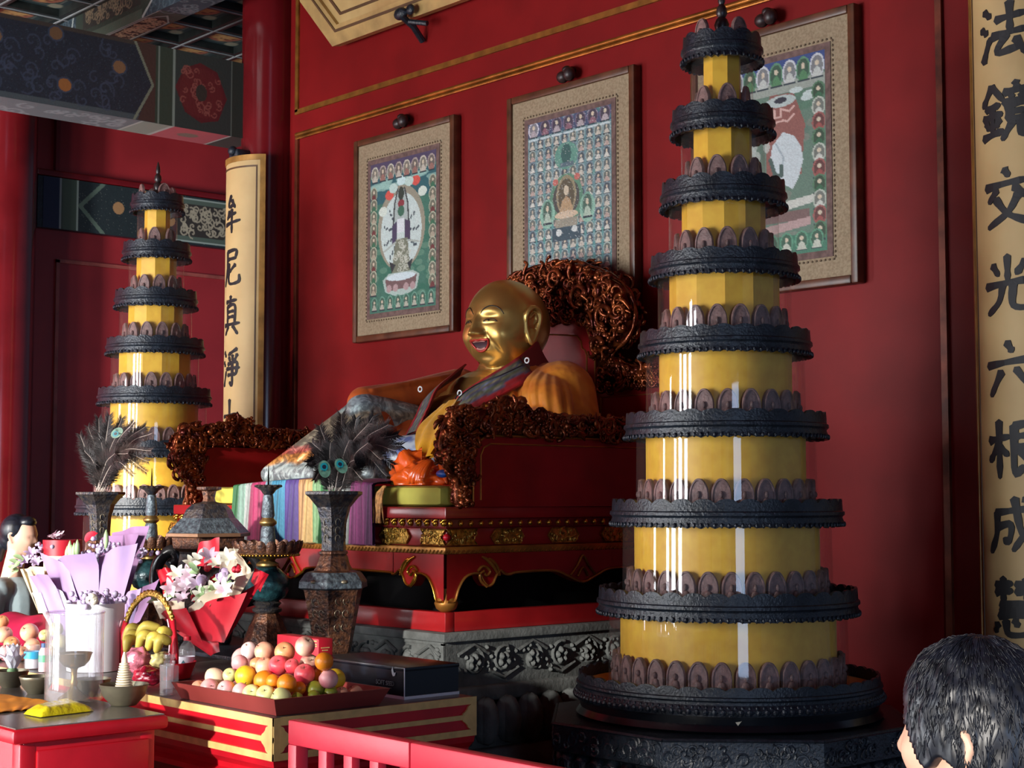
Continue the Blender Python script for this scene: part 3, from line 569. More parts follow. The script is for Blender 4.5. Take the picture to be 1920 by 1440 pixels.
for o, u, nrm, L in (((TX0, TY0, 0), (1,0,0), (0,1,0), TX1-TX0), ((TX1, TY0, 0), (0,1,0), (-1,0,0), TY1-TY0), ((TX0, TY0, 0), (0,1,0), (1,0,0), TY1-TY0)):
    lo = apron(L); lo = [(p.x, p.z) for p in cat([(s, 0, z) for s, z in lo], 4)]
    poly = lo+[(L, 1.478), (0, 1.478)]; m = MB(); n = len(lo); O, U_, Nn = Vector(o), Vector(u), Vector(nrm); vs = []
    for s, z in lo:
        bul = -.012*math.sin(min(1, (z-1.28)/.2)*math.pi)
        for q in ((z, 0), (z, .05), (1.478, 0), (1.478, .05)): vs.append(tuple(O+U_*s+Nn*(q[1]-.008)+V(0,0,q[0])))
    fs = []
    for i in range(n-1):
        a, b = 4*i, 4*i+4; fs += [(a, b, b+2, a+2), (a+1, a+3, b+3, b+1), (a, a+1, b+1, b), (a+2, b+2, b+3, a+3)]
    m.add(vs, fs); part('apron', m, THR, t, 40)
    g = MB(); W_ = lambda s, z, d=-.012: O+U_*s+Nn*d+V(0,0,z)
    g.tube([W_(s, z+.003) for s, z in lo], .0055, 6)
    for c, sg in ((.2, 1), (L-.2, -1)):                  # cloud-head curls with flame tips
        g.tube(cat([W_(c+sg*x, z) for x, z in ((-.05, 1.412), (-.03, 1.428), (-.005, 1.425), (.01, 1.408), (-.005, 1.395), (-.018, 1.402))], 5), .006, 6)
        g.tube(cat([W_(c+sg*x, z) for x, z in ((-.005, 1.352), (-.035, 1.375), (-.04, 1.4), (-.02, 1.412))], 5), .006, 6)
        for q in (0, .016): g.tube(cat([W_(c+sg*x, z) for x, z in ((.055+q*.4, 1.392), (.03+q, 1.425), (.0+q, 1.452), (-.03+q*1.4, 1.466-q*.6))], 5), [.004+.004*math.sin(k/15*3.14) for k in range(16)], 6)
    g.tube(cat([W_(L/2+x, z) for x, z in ((-.07, 1.38), (-.03, 1.42), (0, 1.458), (.03, 1.42), (.07, 1.38))], 5), .005, 6)
    g.tube(cat([W_(L/2+x, z) for x, z in ((-.03, 1.375), (0, 1.41), (.03, 1.375))], 5), .005, 6)
    part('gilt_line', g, GOLD if nrm == (0,1,0) else GOLDLN, t, 60)
m = MB()
for x in (TX0, TX1):
    for y in (TY0, TY1-.03): 
        sx = 1 if x == TX0 else -1
        part('foot', MB().lathe([(.02, 1.262), (.038, 1.275), (.046, 1.295), (.036, 1.316), (.028, 1.335), (.03, 1.35)], (x+sx*.028, y+.028, 0), 18), GOLDLN, t, 60)
m = MB(); e = .012
def frame_band(mb, ins, z0, z1, b=.004):
    mb.box(TX0+ins, TX1-ins, TY0+ins, TY1, z0, z1, b=b)
m = MB(); frame_band(m, -.008, 1.478, 1.505); 
for k in range(90):
    x = TX0+(TX1-TX0)*k/89; m.tube([(x, TY0-.009, 1.48), (x+.014, TY0-.009, 1.492)], .0035, 5)
for k in range(60):
    y = TY0+(TY1-TY0)*k/59; m.tube([(TX1+.009, y, 1.48), (TX1+.009, y+.014, 1.492)], .0035, 5)
part('rope_moulding', m, GOLDLN, t)
m = MB(); frame_band(m, .03, 1.505, 1.575); part('waist', m, THR, t)
def cartouche(mb, o, u, nrm, w, h, notch=False):
    o, u, nrm = Vector(o), Vector(u), Vector(nrm); z = V(0,0,1)
    pl = [(-w/2+h*.4, -h/2), (w/2-h*.4, -h/2), (w/2, 0), (w/2-h*.4, h/2), (-w/2+h*.4, h/2), (-w/2, 0)] if not notch else [(-w/2, -h/2), (w/2, -h/2), (w/2-h*.5, 0), (w/2, h/2), (-w/2, h/2), (-w/2+h*.5, 0)]
    mb.prism(pl, 0, .008, o, u, z, nrm)
    for k in range(int(w*130)):
        px_ = (random.random()-.5)*w*.82; pz = (random.random()-.5)*h*.8; r = .007+.006*random.random(); c = o+u*px_+z*pz+nrm*.01; a0 = random.random()*6
        mb.tube([c+u*(r*math.cos(a0+q*.6))+z*(r*math.sin(a0+q*.6)) for q in range(8)], .003, 5)
        if k % 3 == 0: mb.ball(c, .0045, 6)
    n = len(pl); mb.tube([o+u*p[0]+z*p[1]+nrm*.009 for p in pl], .003, 5, closed=True)
for k in range(6):
    m = MB(); xx = TX1-.03-.33-k*.33+.02; cartouche(m, (xx, TY0+.03, 1.54), (1,0,0), (0,-1,0), .19, .056); part('gilt_cartouche', m, GOLDTR, t)
for k in range(4):
    m = MB(); cartouche(m, (TX1-.03, TY0+.33+k*.3, 1.54), (0,1,0), (1,0,0), .17, .056); part('gilt_cartouche', m, GOLDTR, t)
m = MB(); cartouche(m, (TX1-.1, TY0+.03, 1.54), (1,0,0), (0,-1,0), .15, .058, True); cartouche(m, (TX1-.03, TY0+.1, 1.54), (0,1,0), (1,0,0), .15, .058, True); part('corner_gilt', m, GOLDTR, t)
part('red_bead', MB().ball((TX1-.028, TY0+.028, 1.54), .014), REDBR, t, True)
m = MB(); frame_band(m, .012, 1.575, 1.61); part('bead_band', m, REDDK, t)
for k in range(40):
    m = MB(); x = TX1-.02-k*.0505; c = (x, TY0+.008, 1.593); m.ball(c, (.015, .012, .014), 8)
    for q in (-1, 1): m.tube(cat([(x+q*.019, TY0+.006, 1.606), (x+q*.008, TY0-.002, 1.604), (x, TY0-.004, 1.592)], 3), .004, 5)
    part('gilt_bead', m, GOLD, t, True)
for k in range(27): part('gilt_bead', MB().ball((TX1-.008, TY0+.03+k*.0505, 1.592), (.012, .012, .013), 8), GOLD, t, True)
m = MB(); frame_band(m, 0, 1.61, 1.654, .005); part('seat_slab', m, THR, t)
# arms, back and their carving
def armside(x0, x1, lab):
    pl = [(3.91, 1.654), (5.06, 1.654), (5.06, 1.925), (3.985, 1.925), (3.95, 1.915), (3.925, 1.89), (3.91, 1.85)]
    part('arm_panel', MB().prism(pl, 0, x1-x0, (x0, 0, 0), (0,1,0), (0,0,1), (1,0,0)), THR, t, 40)
    g = MB(); xo = x1+.002 if x1 > XC else x0-.002
    for xx in (xo,): g.tube([(xx, 3.95, 1.68), (xx, 3.95, 1.85), (xx, 3.965, 1.88), (xx, 4.0, 1.895), (xx, 5.04, 1.895)], .0035, 5)
    g.tube([(xo, 3.912, 1.66), (xo, 3.912, 1.85), (xo, 3.93, 1.89), (xo, 3.96, 1.915), (xo, 4.0, 1.926), (xo, 5.05, 1.926)], .0045, 5); part('gilt_line', g, GOLDLN, t, 60)
armside(-4.665, -4.612, 'r'); armside(2*XC+4.612, 2*XC+4.665, 'l')
def pip(P_, poly):
    c = False; n = len(poly)
    for i in range(n):
        x1, y1 = poly[i]; x2, y2 = poly[(i+1) % n]
        if (y1 > P_[1]) != (y2 > P_[1]) and P_[0] < (x2-x1)*(P_[1]-y1)/(y2-y1)+x1: c = not c
    return c
def carving(polyg, o, u, nrm, th, n, seed, rr=(.014, .034), tb=(.006, .011), hole=0.0):
    rnd = random.Random(seed); o, u, nrm = Vector(o), Vector(u), Vector(nrm); z = V(0,0,1); mb = MB(); inn = shrink(polyg, .95)
    xs = [p[0] for p in polyg]; zs = [p[1] for p in polyg]
    def pick(pl):
        while True:
            p = (rnd.uniform(min(xs), max(xs)), rnd.uniform(min(zs), max(zs)))
            if pip(p, pl): return p
    for k in range(int(n*.9)):                            # solid lumpy body
        p = pick(inn); r = rnd.uniform(.012, .024); d = rnd.choice((-1, 1))*th*rnd.uniform(.05, .32)
        mb.ball(o+u*p[0]+z*p[1]+nrm*d, (r*1.15, r, r), 8)
    for k in range(n):                                    # scrolls, coils and leaves lying on it
        p = pick(inn); r = rnd.uniform(*rr); a0 = rnd.random()*6.28; s = rnd.choice((-1, 1)); d = rnd.choice((-1, 1))*th*rnd.uniform(.36, .5); ty = rnd.random()
        c = o+u*p[0]+z*p[1]+nrm*d; tl = rnd.uniform(-.3, .3); uu = u*math.cos(tl)+nrm*math.sin(tl)
        if ty < .55:
            N_ = rnd.randint(8, 13); tr = rnd.uniform(*tb)
            mb.tube([c+uu*(r*(1-q/N_*.6)*math.cos(a0+s*q*.5))+z*(r*(1-q/N_*.6)*math.sin(a0+s*q*.5)) for q in range(N_)], [tr*(1-.55*q/N_) for q in range(N_)], 6)
        elif ty < .82:
            dv = uu*math.cos(a0)+z*math.sin(a0); sd = (-uu*math.sin(a0)+z*math.cos(a0))
            mb.tube(cat([c-dv*r, c+sd*r*.4, c+dv*r, c+dv*r*1.4-sd*r*.3], 3), [.003, .007, .010, .011, .011, .009, .007, .005, .004, .002], 6)
        else:
            for q in range(5): mb.ball(c+uu*(r*.5*math.cos(q*1.256))+z*(r*.5*math.sin(q*1.256)), .008, 6)
            mb.ball(c+nrm*(.004 if d > 0 else -.004), .010, 8)
    n_ = len(polyg)
    C_ = cat([o+u*p[0]+z*p[1] for p in shrink(polyg, .965)], 3, True)
    mb.tube(C_, [.010+.004*math.sin(q*1.3) for q in range(len(C_))], 6, True); return mb
def shrink(poly, f):
    cx = sum(p[0] for p in poly)/len(poly); cz = sum(p[1] for p in poly)/len(poly); return [(cx+(p[0]-cx)*f, cz+(p[1]-cz)*f) for p in poly]
CARVEBK = mat('carving ground', (48, 18, 14), .4, metal=.3, var=.3, scale=20)
ARMP = [(3.93, 1.935), (5.05, 1.925), (5.05, 2.0), (4.6, 2.01), (4.3, 2.015), (4.2, 2.03), (4.15, 2.07), (4.08, 2.075), (4.04, 2.03), (3.98, 2.03), (3.93, 2.02)]
VOL = [(3.92, 1.75), (3.93, 2.02), (3.88, 2.035), (3.82, 2.0), (3.785, 1.95), (3.775, 1.9), (3.785, 1.84), (3.82, 1.79), (3.87, 1.755)]
for xa, sd in ((-4.64, 5), (2*XC+4.64, 9)):
    m = carving(ARMP, (xa, 0, 0), (0,1,0), (1,0,0), .1, 330, sd); m.prism(shrink(ARMP, .96), -.03, .03, (xa, 0, 0), (0,1,0), (0,0,1), (1,0,0)); part('arm_carving', m, CARVE, t, True)
    m = carving(VOL, (xa, 0, 0), (0,1,0), (1,0,0), .09, 230, sd+1); m.prism([(3.89, 1.79), (3.9, 2.0), (3.86, 1.99), (3.83, 1.92), (3.85, 1.83)], -.025, .025, (xa, 0, 0), (0,1,0), (0,0,1), (1,0,0)); part('arm_volute', m, CARVE, t, True)
    m = carving([(3.86, 1.655), (3.91, 1.655), (3.91, 1.77), (3.86, 1.77)], (xa, 0, 0), (0,1,0), (1,0,0), .06, 40, sd+2, (.008, .016)); m.box(xa-.025, xa+.025, 3.87, 3.91, 1.655, 1.76); part('arm_bracket', m, CARVE, t, True)
def mir(pl): return [(-x, z) for x, z in pl]
XB = -5.43                                               # axis of the chair back
BKR = [(0, 1.654), (.306, 1.654), (.306, 2.36), (.297, 2.41), (.272, 2.43), (.258, 2.45), (.245, 2.5), (.2, 2.53), (0, 2.53)]
bk = BKR+[(-x, z) for x, z in BKR[::-1]]
part('back_panel', MB().prism(bk, 5.08, 5.14, (XB, 0, 0), (1,0,0), (0,0,1), (0,1,0)), THR, t, 40)
for s_ in (1, -1):
    g = MB(); g.tube([(XB+s_*x, 5.078, z) for x, z in ((.300, 1.66), (.300, 2.36), (.29, 2.4), (.265, 2.42), (.25, 2.45), (.235, 2.49))], .005, 6); part('gilt_line', g, GOLDLN, t, 60)
    g = MB(); g.tube([(XB+s_*x, 5.078, z) for x, z in ((.245, 1.66), (.245, 2.33), (.235, 2.36), (.215, 2.37), (.21, 2.4), (.18, 2.43), (0, 2.45))], .004, 6); part('gilt_line', g, GOLDLN, t, 60)
CR = [(.0, 2.5), (.2, 2.49), (.27, 2.46), (.32, 2.4), (.31, 2.27), (.37, 2.28), (.42, 2.34), (.5, 2.39), (.545, 2.46), (.55, 2.53), (.52, 2.6), (.46, 2.66), (.35, 2.72), (.22, 2.77), (.1, 2.795), (0, 2.8)]
cr = CR+[(-x, z) for x, z in CR[-2:0:-1]]
m = carving(cr, (XB, 5.1, 0), (1,0,0), (0,1,0), .13, 520, 21, (.016, .044), (.007, .012))
m.prism([(x*.93, 2.5+(z-2.5)*.93 if z > 2.5 else z+.01) for x, z in cr], -.03, .03, (XB, 5.12, 0), (1,0,0), (0,0,1), (0,1,0))
for q, (cx, cz, rr_) in enumerate(((.24, 2.6, .05), (.4, 2.5, .046), (-.22, 2.6, .05), (.08, 2.7, .04), (.36, 2.37, .036))):
    m.tube([(XB+cx+rr_*math.cos(k*.4), 5.03, cz+rr_*math.sin(k*.4)) for k in range(13)], [.013-.0004*k for k in range(13)], 8)
for px_ in (985, 1015):
    p0 = at(px_, 512, Y=5.05); m.tube(cat([(p0.x, 5.06, p0.z-.06), (p0.x-.01, 5.05, p0.z), (p0.x+.012, 5.05, p0.z+.04), (p0.x-.004, 5.05, p0.z+.055)], 4), .008, 6)
part('back_carving', m, CARVE, t, True)
for s_ in (1, -1):
    wg = [(s_*x, z) for x, z in ((.31, 2.17), (.32, 2.29), (.4, 2.31), (.48, 2.28), (.56, 2.26), (.68, 2.27), (.80, 2.24), (.84, 2.17))]
    m = carving(wg, (XB, 5.11, 0), (1,0,0), (0,1,0), .1, 170, 33+s_, (.016, .034)); part('wing_carving', m, CARVE, t, True)
    part('wing_panel', MB().box(min(XB+s_*.3, XB+s_*.84), max(XB+s_*.3, XB+s_*.84), 5.085, 5.13, 1.654, 2.18, b=.006), THR, t)
    g = MB().tube([(XB+s_*.33, 5.083, 1.68), (XB+s_*.33, 5.083, 2.14), (XB+s_*.81, 5.083, 2.14), (XB+s_*.81, 5.083, 1.68)], .0035, 5); part('gilt_line', g, GOLDLN, t, 60)
# ---------------------------------------------------------------- cushion
m = MB().box(-6.45, -4.72, 3.84, 5.0, 1.656, 1.735, b=.026)
solo('cushion', (XC, 4.4, 1.655), m, mat('yellow green cushion cloth', (206, 196, 82), .75, var=.06, scale=12, bump=.15, bscale=18), 'flat yellow cushion lying on the throne seat', 'cushion')
# ---------------------------------------------------------------- the statue
def remesh(name, mb, voxel, smooth, it=4):
    me = bpy.data.meshes.new('tmp'); me.from_pydata(mb.v, [], mb.f); o = bpy.data.objects.new('tmp', me); S.collection.objects.link(o)
    r = o.modifiers.new('r', 'REMESH'); r.mode = 'VOXEL'; r.voxel_size = voxel
    s = o.modifiers.new('s', 'SMOOTH'); s.iterations = it; s.factor = .5
    dg = bpy.context.evaluated_depsgraph_get(); ev = o.evaluated_get(dg); em = ev.to_mesh()
    out = MB(); out.v = [tuple(v.co) for v in em.vertices]; out.f = [tuple(p.vertices) for p in em.polygons]; ev.to_mesh_clear()
    bpy.data.objects.remove(o); bpy.data.meshes.remove(me); out.open = False; return out
HC = V(-5.352, 4.73, 2.462); HY = math.radians(5)       # head centre; the head turns a little to the statue's left
hs, hc = math.sin(HY), math.cos(HY); HL = V(hc, hs, 0); HF = V(hs, -hc, 0); HT = math.radians(-4)
HF2 = HF*math.cos(HT)+V(0,0,math.sin(HT)); HU = HF2.cross(HL)*-1
if HU.z < 0: HU = -HU
def g2(t, p, ct, cp, st, sp): return math.exp(-((t-ct)/st)**2-((p-cp)/sp)**2)
def hrad(t, p):                                          # degrees: t sideways from the nose, p up
    T, Q = math.radians(t), math.radians(p); x, f, z = math.sin(T)*math.cos(Q), math.cos(T)*math.cos(Q), math.sin(Q)
    ax, az = .172, (.205 if z > 0 else .20); af = .186 if f > 0 else .235
    r = 1/math.sqrt((x/ax)**2+(f/af)**2+(z/az)**2); a = abs(t)
    r += .017*g2(a, p, 42, -24, 22, 18)+.010*g2(a, p, 34, -12, 13, 11)+.020*g2(a, p, 0, -60, 30, 13)+.012*g2(a, p, 50, -48, 26, 16)
    r += .004*g2(a, p, 24, 19, 22, 5)-.0135*g2(a, p, 21, 9, 13, 6.5)+.0085*g2(a, p, 21, 5.5, 9.5, 3.4)-.004*g2(a, p, 21, 1.5, 11, 1.8)
    br = .017 if p > -6 else .017
    r += .017*math.exp(-(a/5.0)**2)*math.exp(-((p-6)/9)**2)+.028*math.exp(-(a/6.2)**2)*math.exp(-((p+4)/7.5)**2)+.034*g2(a, p, 0, -9.5, 8.5, 4.4)+.020*g2(a, p, 9.5, -11, 4.6, 3.8)
    r -= .004*g2(a, p, 15, -10, 3, 4)
    r -= .0085*g2(a, p, 0, -26.5, 15, 6.0); r += .006*g2(a, p, 0, -19.5, 17, 2.6)+.007*g2(a, p, 0, -36, 13, 3.2)
    nl = abs(a-(13+(-p-10)*.75)); r -= .006*math.exp(-(nl/3.2)**2)*(1/(1+math.exp((p+8)/2)))*(1/(1+math.exp(-(p+36)/2)))
    r -= .006*g2(a, p, 0, -46, 18, 3.5)
    return r
def hp(t, p, o=0):
    T, Q = math.radians(t), math.radians(p); r = hrad(t, p)+o
    return HC+HL*(r*math.sin(T)*math.cos(Q))+HF2*(r*math.cos(T)*math.cos(Q))+HU*(r*math.sin(Q))
body = MB()
def hg(a, b):
    # denser towards the face
    t = (a-.5)*2; t = 180*(0.42*t+.58*t**3); return hp(t, -89.9+179.8*b)
body.grid(lambda a, b: hg(a, b), 241, 200, False)
for s_ in (-1, 1):                                       # ears with long lobes
    def ep(x, f, z, s_=s_): return HC+HL*(s_*(.163+x*.8))+HF2*(.012+f*.9)+HU*(z*.86)
    body.tube(cat([ep(.0, .03, .0), ep(.012, .03, .045), ep(.026, .0, .075), ep(.034, -.035, .06), ep(.032, -.045, .02), ep(.024, -.035, -.03), ep(.018, -.015, -.075), ep(.014, .005, -.105), ep(.008, .02, -.085), ep(.0, .03, -.03)], 4), .0125, 8, closed=True)
    body.ball(ep(.006, -.012, .02), (.014, .04, .06), 14, Matrix.Rotation(HY, 3, 'Z')); body.ball(ep(.010, .0, -.075), (.013, .026, .04), 14)
    body.tube(cat([ep(.014, .018, .02), ep(.022, -.012, .045), ep(.024, -.025, .015), ep(.016, -.008, -.01)], 4), .008, 7)
body.cap((-5.37, 4.78, 2.32), (-5.40, 4.76, 2.12), .125, .17, 20)
body.ball((-5.42, 4.70, 2.05), (.29, .22, .22), 28); body.ball((-5.42, 4.56, 1.95), (.32, .28, .205), 28)
for s_ in (-1, 1): body.ball((-5.42+s_*.13, 4.56, 2.08), (.13, .1, .09), 20)
SK = mat('statue gilding', (204, 164, 92), .36, metal=.82, var=.06, scale=5, bump=.02, bscale=24)
t = statue = thing('statue', (-5.42, 4.5, 1.735), 'large gilded laughing statue of a seated bald monk in silk robes', 'statue')
bmb = remesh('body', body, .0036, True, 2)
part('body', bmb, SK, t, True)
LIP = mat('painted red lips', (176, 46, 36), .35, metal=.25, var=.1); MTH = mat('dark mouth', (58, 30, 40), .5); LINE = mat('painted dark line', (40, 30, 22), .45); TEE = mat('pale painted teeth', (196, 132, 120), .4)
lipw = [(-17, -20), (-12, -20.5), (-6, -19.6), (0, -20.6), (6, -19.6), (12, -20.5), (17, -20), (16.5, -26), (12, -32), (6, -35), (0, -36), (-6, -35), (-12, -32), (-16.5, -26)]
m = MB(); m.tube(cat([hp(a, b, .002) for a, b in lipw], 5, True), .0058, 7, True); part('lips', m, LIP, t, True)
m = MB(); C_ = [hp(a*.92, -27+(b+27)*.88, .001) for a, b in lipw]; c0 = hp(0, -27, .0015); m.add([tuple(c0)]+[tuple(p) for p in C_], [(0, 1+i, 1+(i+1) % len(C_)) for i in range(len(C_))]); m.open = True; part('mouth', m, MTH, t)
m = MB(); m.tube(cat([hp(a, b, .003) for a, b in ((-12, -22.6), (-6, -22.3), (0, -22.6), (6, -22.3), (12, -22.6))], 4), .0042, 6); m.tube(cat([hp(a, b, .003) for a, b in ((-9, -32), (-4, -33.2), (0, -33.6), (4, -33.2), (9, -32))], 4), .0052, 6); part('teeth', m, TEE, t, True)
m = MB()
for s_ in (-1, 1):
    m.tube(cat([hp(s_*a, b, .0012) for a, b in ((7, 15), (12, 21), (20, 25), (29, 24.5), (37, 20), (42, 13))], 5), [.0016+.0012*math.sin(k/25*3.14) for k in range(26)], 5)
    m.tube(cat([hp(s_*a, b, .0012) for a, b in ((11.5, 4.2), (16, 6.6), (22, 7.6), (28, 6), (32.5, 3.0))], 5), .002, 5)
    m.tube(cat([hp(s_*a, b, .0012) for a, b in ((12.5, 3.9), (18, 4.0), (25, 4.2), (31, 3.2))], 5), .0013, 5)
    m.ball(hp(s_*19.5, 5.2, .0005), (.006, .004, .0045), 8)
part('eye_and_brow_lines', m, LINE, t, True)
# robe: shoulders, sleeves, back
VEL = mat('orange yellow velvet', (222, 140, 36), .6, var=.12, scale=10, col2=(196, 104, 24), sheen=.08, bump=.3, bscale=14)
VELO = mat('orange velvet', (204, 98, 24), .65, var=.12, scale=9, col2=(170, 74, 16), sheen=.05, bump=.15, bscale=12)
m = MB(); m.ball((-5.42, 4.82, 2.08), (.36, .2, .2), 24)
m.cap((-5.2, 4.8, 2.19), (-5.02, 4.76, 2.13), .1, .155, 18); m.cap((-5.02, 4.76, 2.13), (-4.93, 4.72, 2.02), .155, .135, 18); m.cap((-4.93, 4.7, 2.0), (-4.9, 4.42, 1.95), .125, .09, 16)
for k in range(7):                                       # gathered folds fanning from the shoulder seam
    a = -1.25+k*.4; d = V(math.cos(a)*.55+.35, -math.sin(a+1.3)*.9, 0)
    p0 = V(-5.1+.012*k, 4.66+.016*k, 2.255-.004*k*k*.3); p1 = V(-5.02+.13*math.sin(a+.6), 4.7-.15*math.cos(a*.9+.2), 2.14); p2 = V(-4.95+.16*math.sin(a+.4), 4.68-.16*math.cos(a*.9), 1.99)
    m.tube(cat([p0, p1, p2], 5), [.014+.020*math.sin(q/10*3.1) for q in range(11)], 8)
m.cap((-5.18, 4.6, 2.14), (-5.0, 4.48, 2.0), .07, .06, 14)
for k in range(3): m.tube(cat([(-5.14+.03*k, 4.56-.02*k, 2.2-.03*k), (-5.1+.03*k, 4.5, 2.08-.02*k), (-5.13+.05*k, 4.42, 1.98)], 5), .024, 8)
part('left_sleeve', remesh('left_sleeve', m, .006, True, 2), VEL, t, True)
m = MB(); m.cap((-5.66, 4.72, 2.16), (-5.64, 4.42, 2.10), .125, .115, 18); m.cap((-5.64, 4.42, 2.10), (-5.63, 4.15, 2.10), .115, .075, 18); m.cap((-5.62, 4.4, 2.03), (-5.56, 4.15, 2.0), .1, .08, 16); m.cap((-5.6, 4.5, 1.98), (-5.5, 4.3, 1.94), .12, .1, 16)
for k in range(4): m.tube(cat([(-5.6-.02*k, 4.62, 2.24-.03*k), (-5.58-.01*k, 4.4, 2.2-.03*k), (-5.58, 4.15, 2.15-.03*k)], 5), .014, 8)
part('right_sleeve', remesh('right_sleeve', m, .0075, True, 3), VELO, t, True)
# brocade over the raised right leg
def brocade():
    m_ = bpy.data.materials.new('silver brocade'); m_.use_nodes = True; N = m_.node_tree.nodes; L = m_.node_tree.links; b = N['Principled BSDF']
    tc = N.new('ShaderNodeTexCoord'); sp = N.new('ShaderNodeSeparateXYZ'); L.new(tc.outputs['Object'], sp.inputs[0])
    rp = N.new('ShaderNodeValToRGB'); rp.color_ramp.interpolation = 'EASE'; E_ = rp.color_ramp.elements
    mr = N.new('ShaderNodeMapRange'); mr.inputs[1].default_value = 0.0; mr.inputs[2].default_value = .46; L.new(sp.outputs[2], mr.inputs[0])
    nz = N.new('ShaderNodeTexNoise'); nz.inputs['Scale'].default_value = 9; L.new(tc.outputs['Object'], nz.inputs[0]); ad = N.new('ShaderNodeMath'); ad.operation = 'MULTIPLY_ADD'; ad.inputs[1].default_value = .16; L.new(nz.outputs[0], ad.inputs[0]); L.new(mr.outputs[0], ad.inputs[2]); L.new(ad.outputs[0], rp.inputs[0])
    stops = [(0, (150, 160, 158)), (.28, (152, 164, 166)), (.33, (176, 122, 66)), (.38, (178, 116, 60)), (.41, (168, 82, 72)), (.46, (170, 104, 96)), (.49, (150, 142, 122)), (.74, (146, 134, 112)), (.80, (150, 166, 166)), (1, (140, 150, 164))]
    E_[0].position = 0; E_[0].color = (*lin(stops[0][1]), 1); E_[1].position = 1; E_[1].color = (*lin(stops[-1][1]), 1)
    for p_, c in stops[1:-1]: e_ = E_.new(p_); e_.color = (*lin(c), 1)
    n2 = N.new('ShaderNodeTexNoise'); n2.inputs['Scale'].default_value = 16; n2.inputs['Detail'].default_value = 8; n2.inputs['Distortion'].default_value = 2.2; L.new(tc.outputs['Object'], n2.inputs[0])
    r2 = N.new('ShaderNodeValToRGB'); r2.color_ramp.elements[0].position = .42; r2.color_ramp.elements[1].position = .6; r2.color_ramp.elements[0].color = (.28, .28, .3, 1); r2.color_ramp.elements[1].color = (1.25, 1.25, 1.2, 1); L.new(n2.outputs[0], r2.inputs[0])
    mx = N.new('ShaderNodeMix'); mx.data_type = 'RGBA'; mx.blend_type = 'MULTIPLY'; mx.inputs[0].default_value = .85; L.new(rp.outputs[0], mx.inputs[6]); L.new(r2.outputs[0], mx.inputs[7]); L.new(mx.outputs[2], b.inputs['Base Color'])
    b.inputs['Roughness'].default_value = .36; b.inputs['Metallic'].default_value = .25
    bp = N.new('ShaderNodeBump'); bp.inputs['Strength'].default_value = .35; bp.inputs['Distance'].default_value = .01; L.new(n2.outputs[0], bp.inputs['Height']); L.new(bp.outputs[0], b.inputs['Normal'])
    return m_
BROC = brocade()
m = MB(); K = V(-5.61, 4.14, 2.065)
m.cap(K, (-5.5, 4.55, 1.9), .085, .16, 16)
for k in range(7):
    a = k/6; f_ = V(-5.98+.72*a, 3.9+.02*math.sin(a*3), 1.79-.005*a); kk = K+V(-.02+.06*a, .0, -.005-.03*a)
    m.cap(kk, f_, .07, .045, 12)
m.cap((-5.97, 3.91, 1.785), (-5.3, 3.9, 1.785), .045, .045, 12)
part('leg_brocade', remesh('leg_brocade', m, .008, True, 5), BROC, t, True)
FLW = mat('blue white flowered silk', (176, 186, 196), .4, var=.2, scale=24, col2=(92, 108, 156), mode='voronoi', bump=.1)
m = MB(); m.cap((-5.42, 4.45, 1.895), (-5.16, 4.18, 1.855), .15, .1, 16); m.cap((-5.16, 4.18, 1.855), (-5.5, 4.0, 1.835), .11, .09, 16); m.ball((-5.38, 4.4, 1.9), (.2, .2, .13), 18)
part('lap_silk', remesh('lap_silk', m, .009, True, 4), FLW, t, True)
# collar bands with red piping and white rings
def band(name, pts, w, lat, mb_cols, seed):
    C_ = cat(pts, 8); N = len(C_); rnd = np.random.default_rng(seed); nx = 14; vs = MB(); cols = []
    pal = [(168, 30, 34), (150, 40, 44), (92, 92, 76), (98, 100, 84), (84, 90, 110), (110, 104, 76), (92, 84, 112), (80, 88, 86), (112, 106, 70), (96, 92, 88), (86, 82, 104), (150, 40, 44), (172, 28, 32), (160, 26, 30)]
    for i in range(N):
        tt = (C_[min(i+1, N-1)]-C_[max(i-1, 0)]).normalized(); l = (Vector(lat[0])*(1-i/(N-1))+Vector(lat[1])*(i/(N-1))); l = (l-tt*l.dot(tt)).normalized(); nn = tt.cross(l).normalized()
        if nn.y > 0: nn = -nn
        for j in range(nx):
            q = (j/(nx-1)-.5); p = C_[i]+l*(q*w)+nn*(.012-.02*q*q); vs.v.append(tuple(p))
            c = pal[(j+(i//5) % 3*(1 if 2 < j < 11 else 0)) % nx] if 2 <= j <= 11 else pal[j]; f = (.55+.8*rnd.random())*(1.9 if rnd.random() < .07 and 2 < j < 11 else 1); cols.append(np.array(lin(c))*f)
    nb = len(vs.v)
    for i in range(N):
        for j in range(nx): p = Vector(vs.v[i*nx+j]); vs.v.append((p.x, p.y+.012, p.z-.004)); cols.append(np.array(lin((120, 30, 32))))
    for i in range(N-1):
        for j in range(nx-1):
            a = i*nx+j; vs.f.append((a, a+1, a+nx+1, a+nx)); vs.f.append((nb+a, nb+a+nx, nb+a+nx+1, nb+a+1))
        for j in (0, nx-1): a = i*nx+j; vs.f.append((a, a+nx, nb+a+nx, nb+a))
    o = part(name, vs, PAINTSAT, statue, 60, cols=np.array(cols)); return o, C_
RINGM = mat('white ring embroidery', (220, 222, 222), .5); LNM = mat('dark cord', (40, 46, 52), .5)
c1, C1 = band('collar_band', [at(1020, 660, Y=4.78), at(985, 690, Y=4.60), at(930, 722, Y=4.46), at(880, 752, Y=4.36), at(835, 792, Y=4.28), at(800, 838, Y=4.2)], .115, ((.35, -.25, -.8), (.5, -.2, -.6)), None, 3)
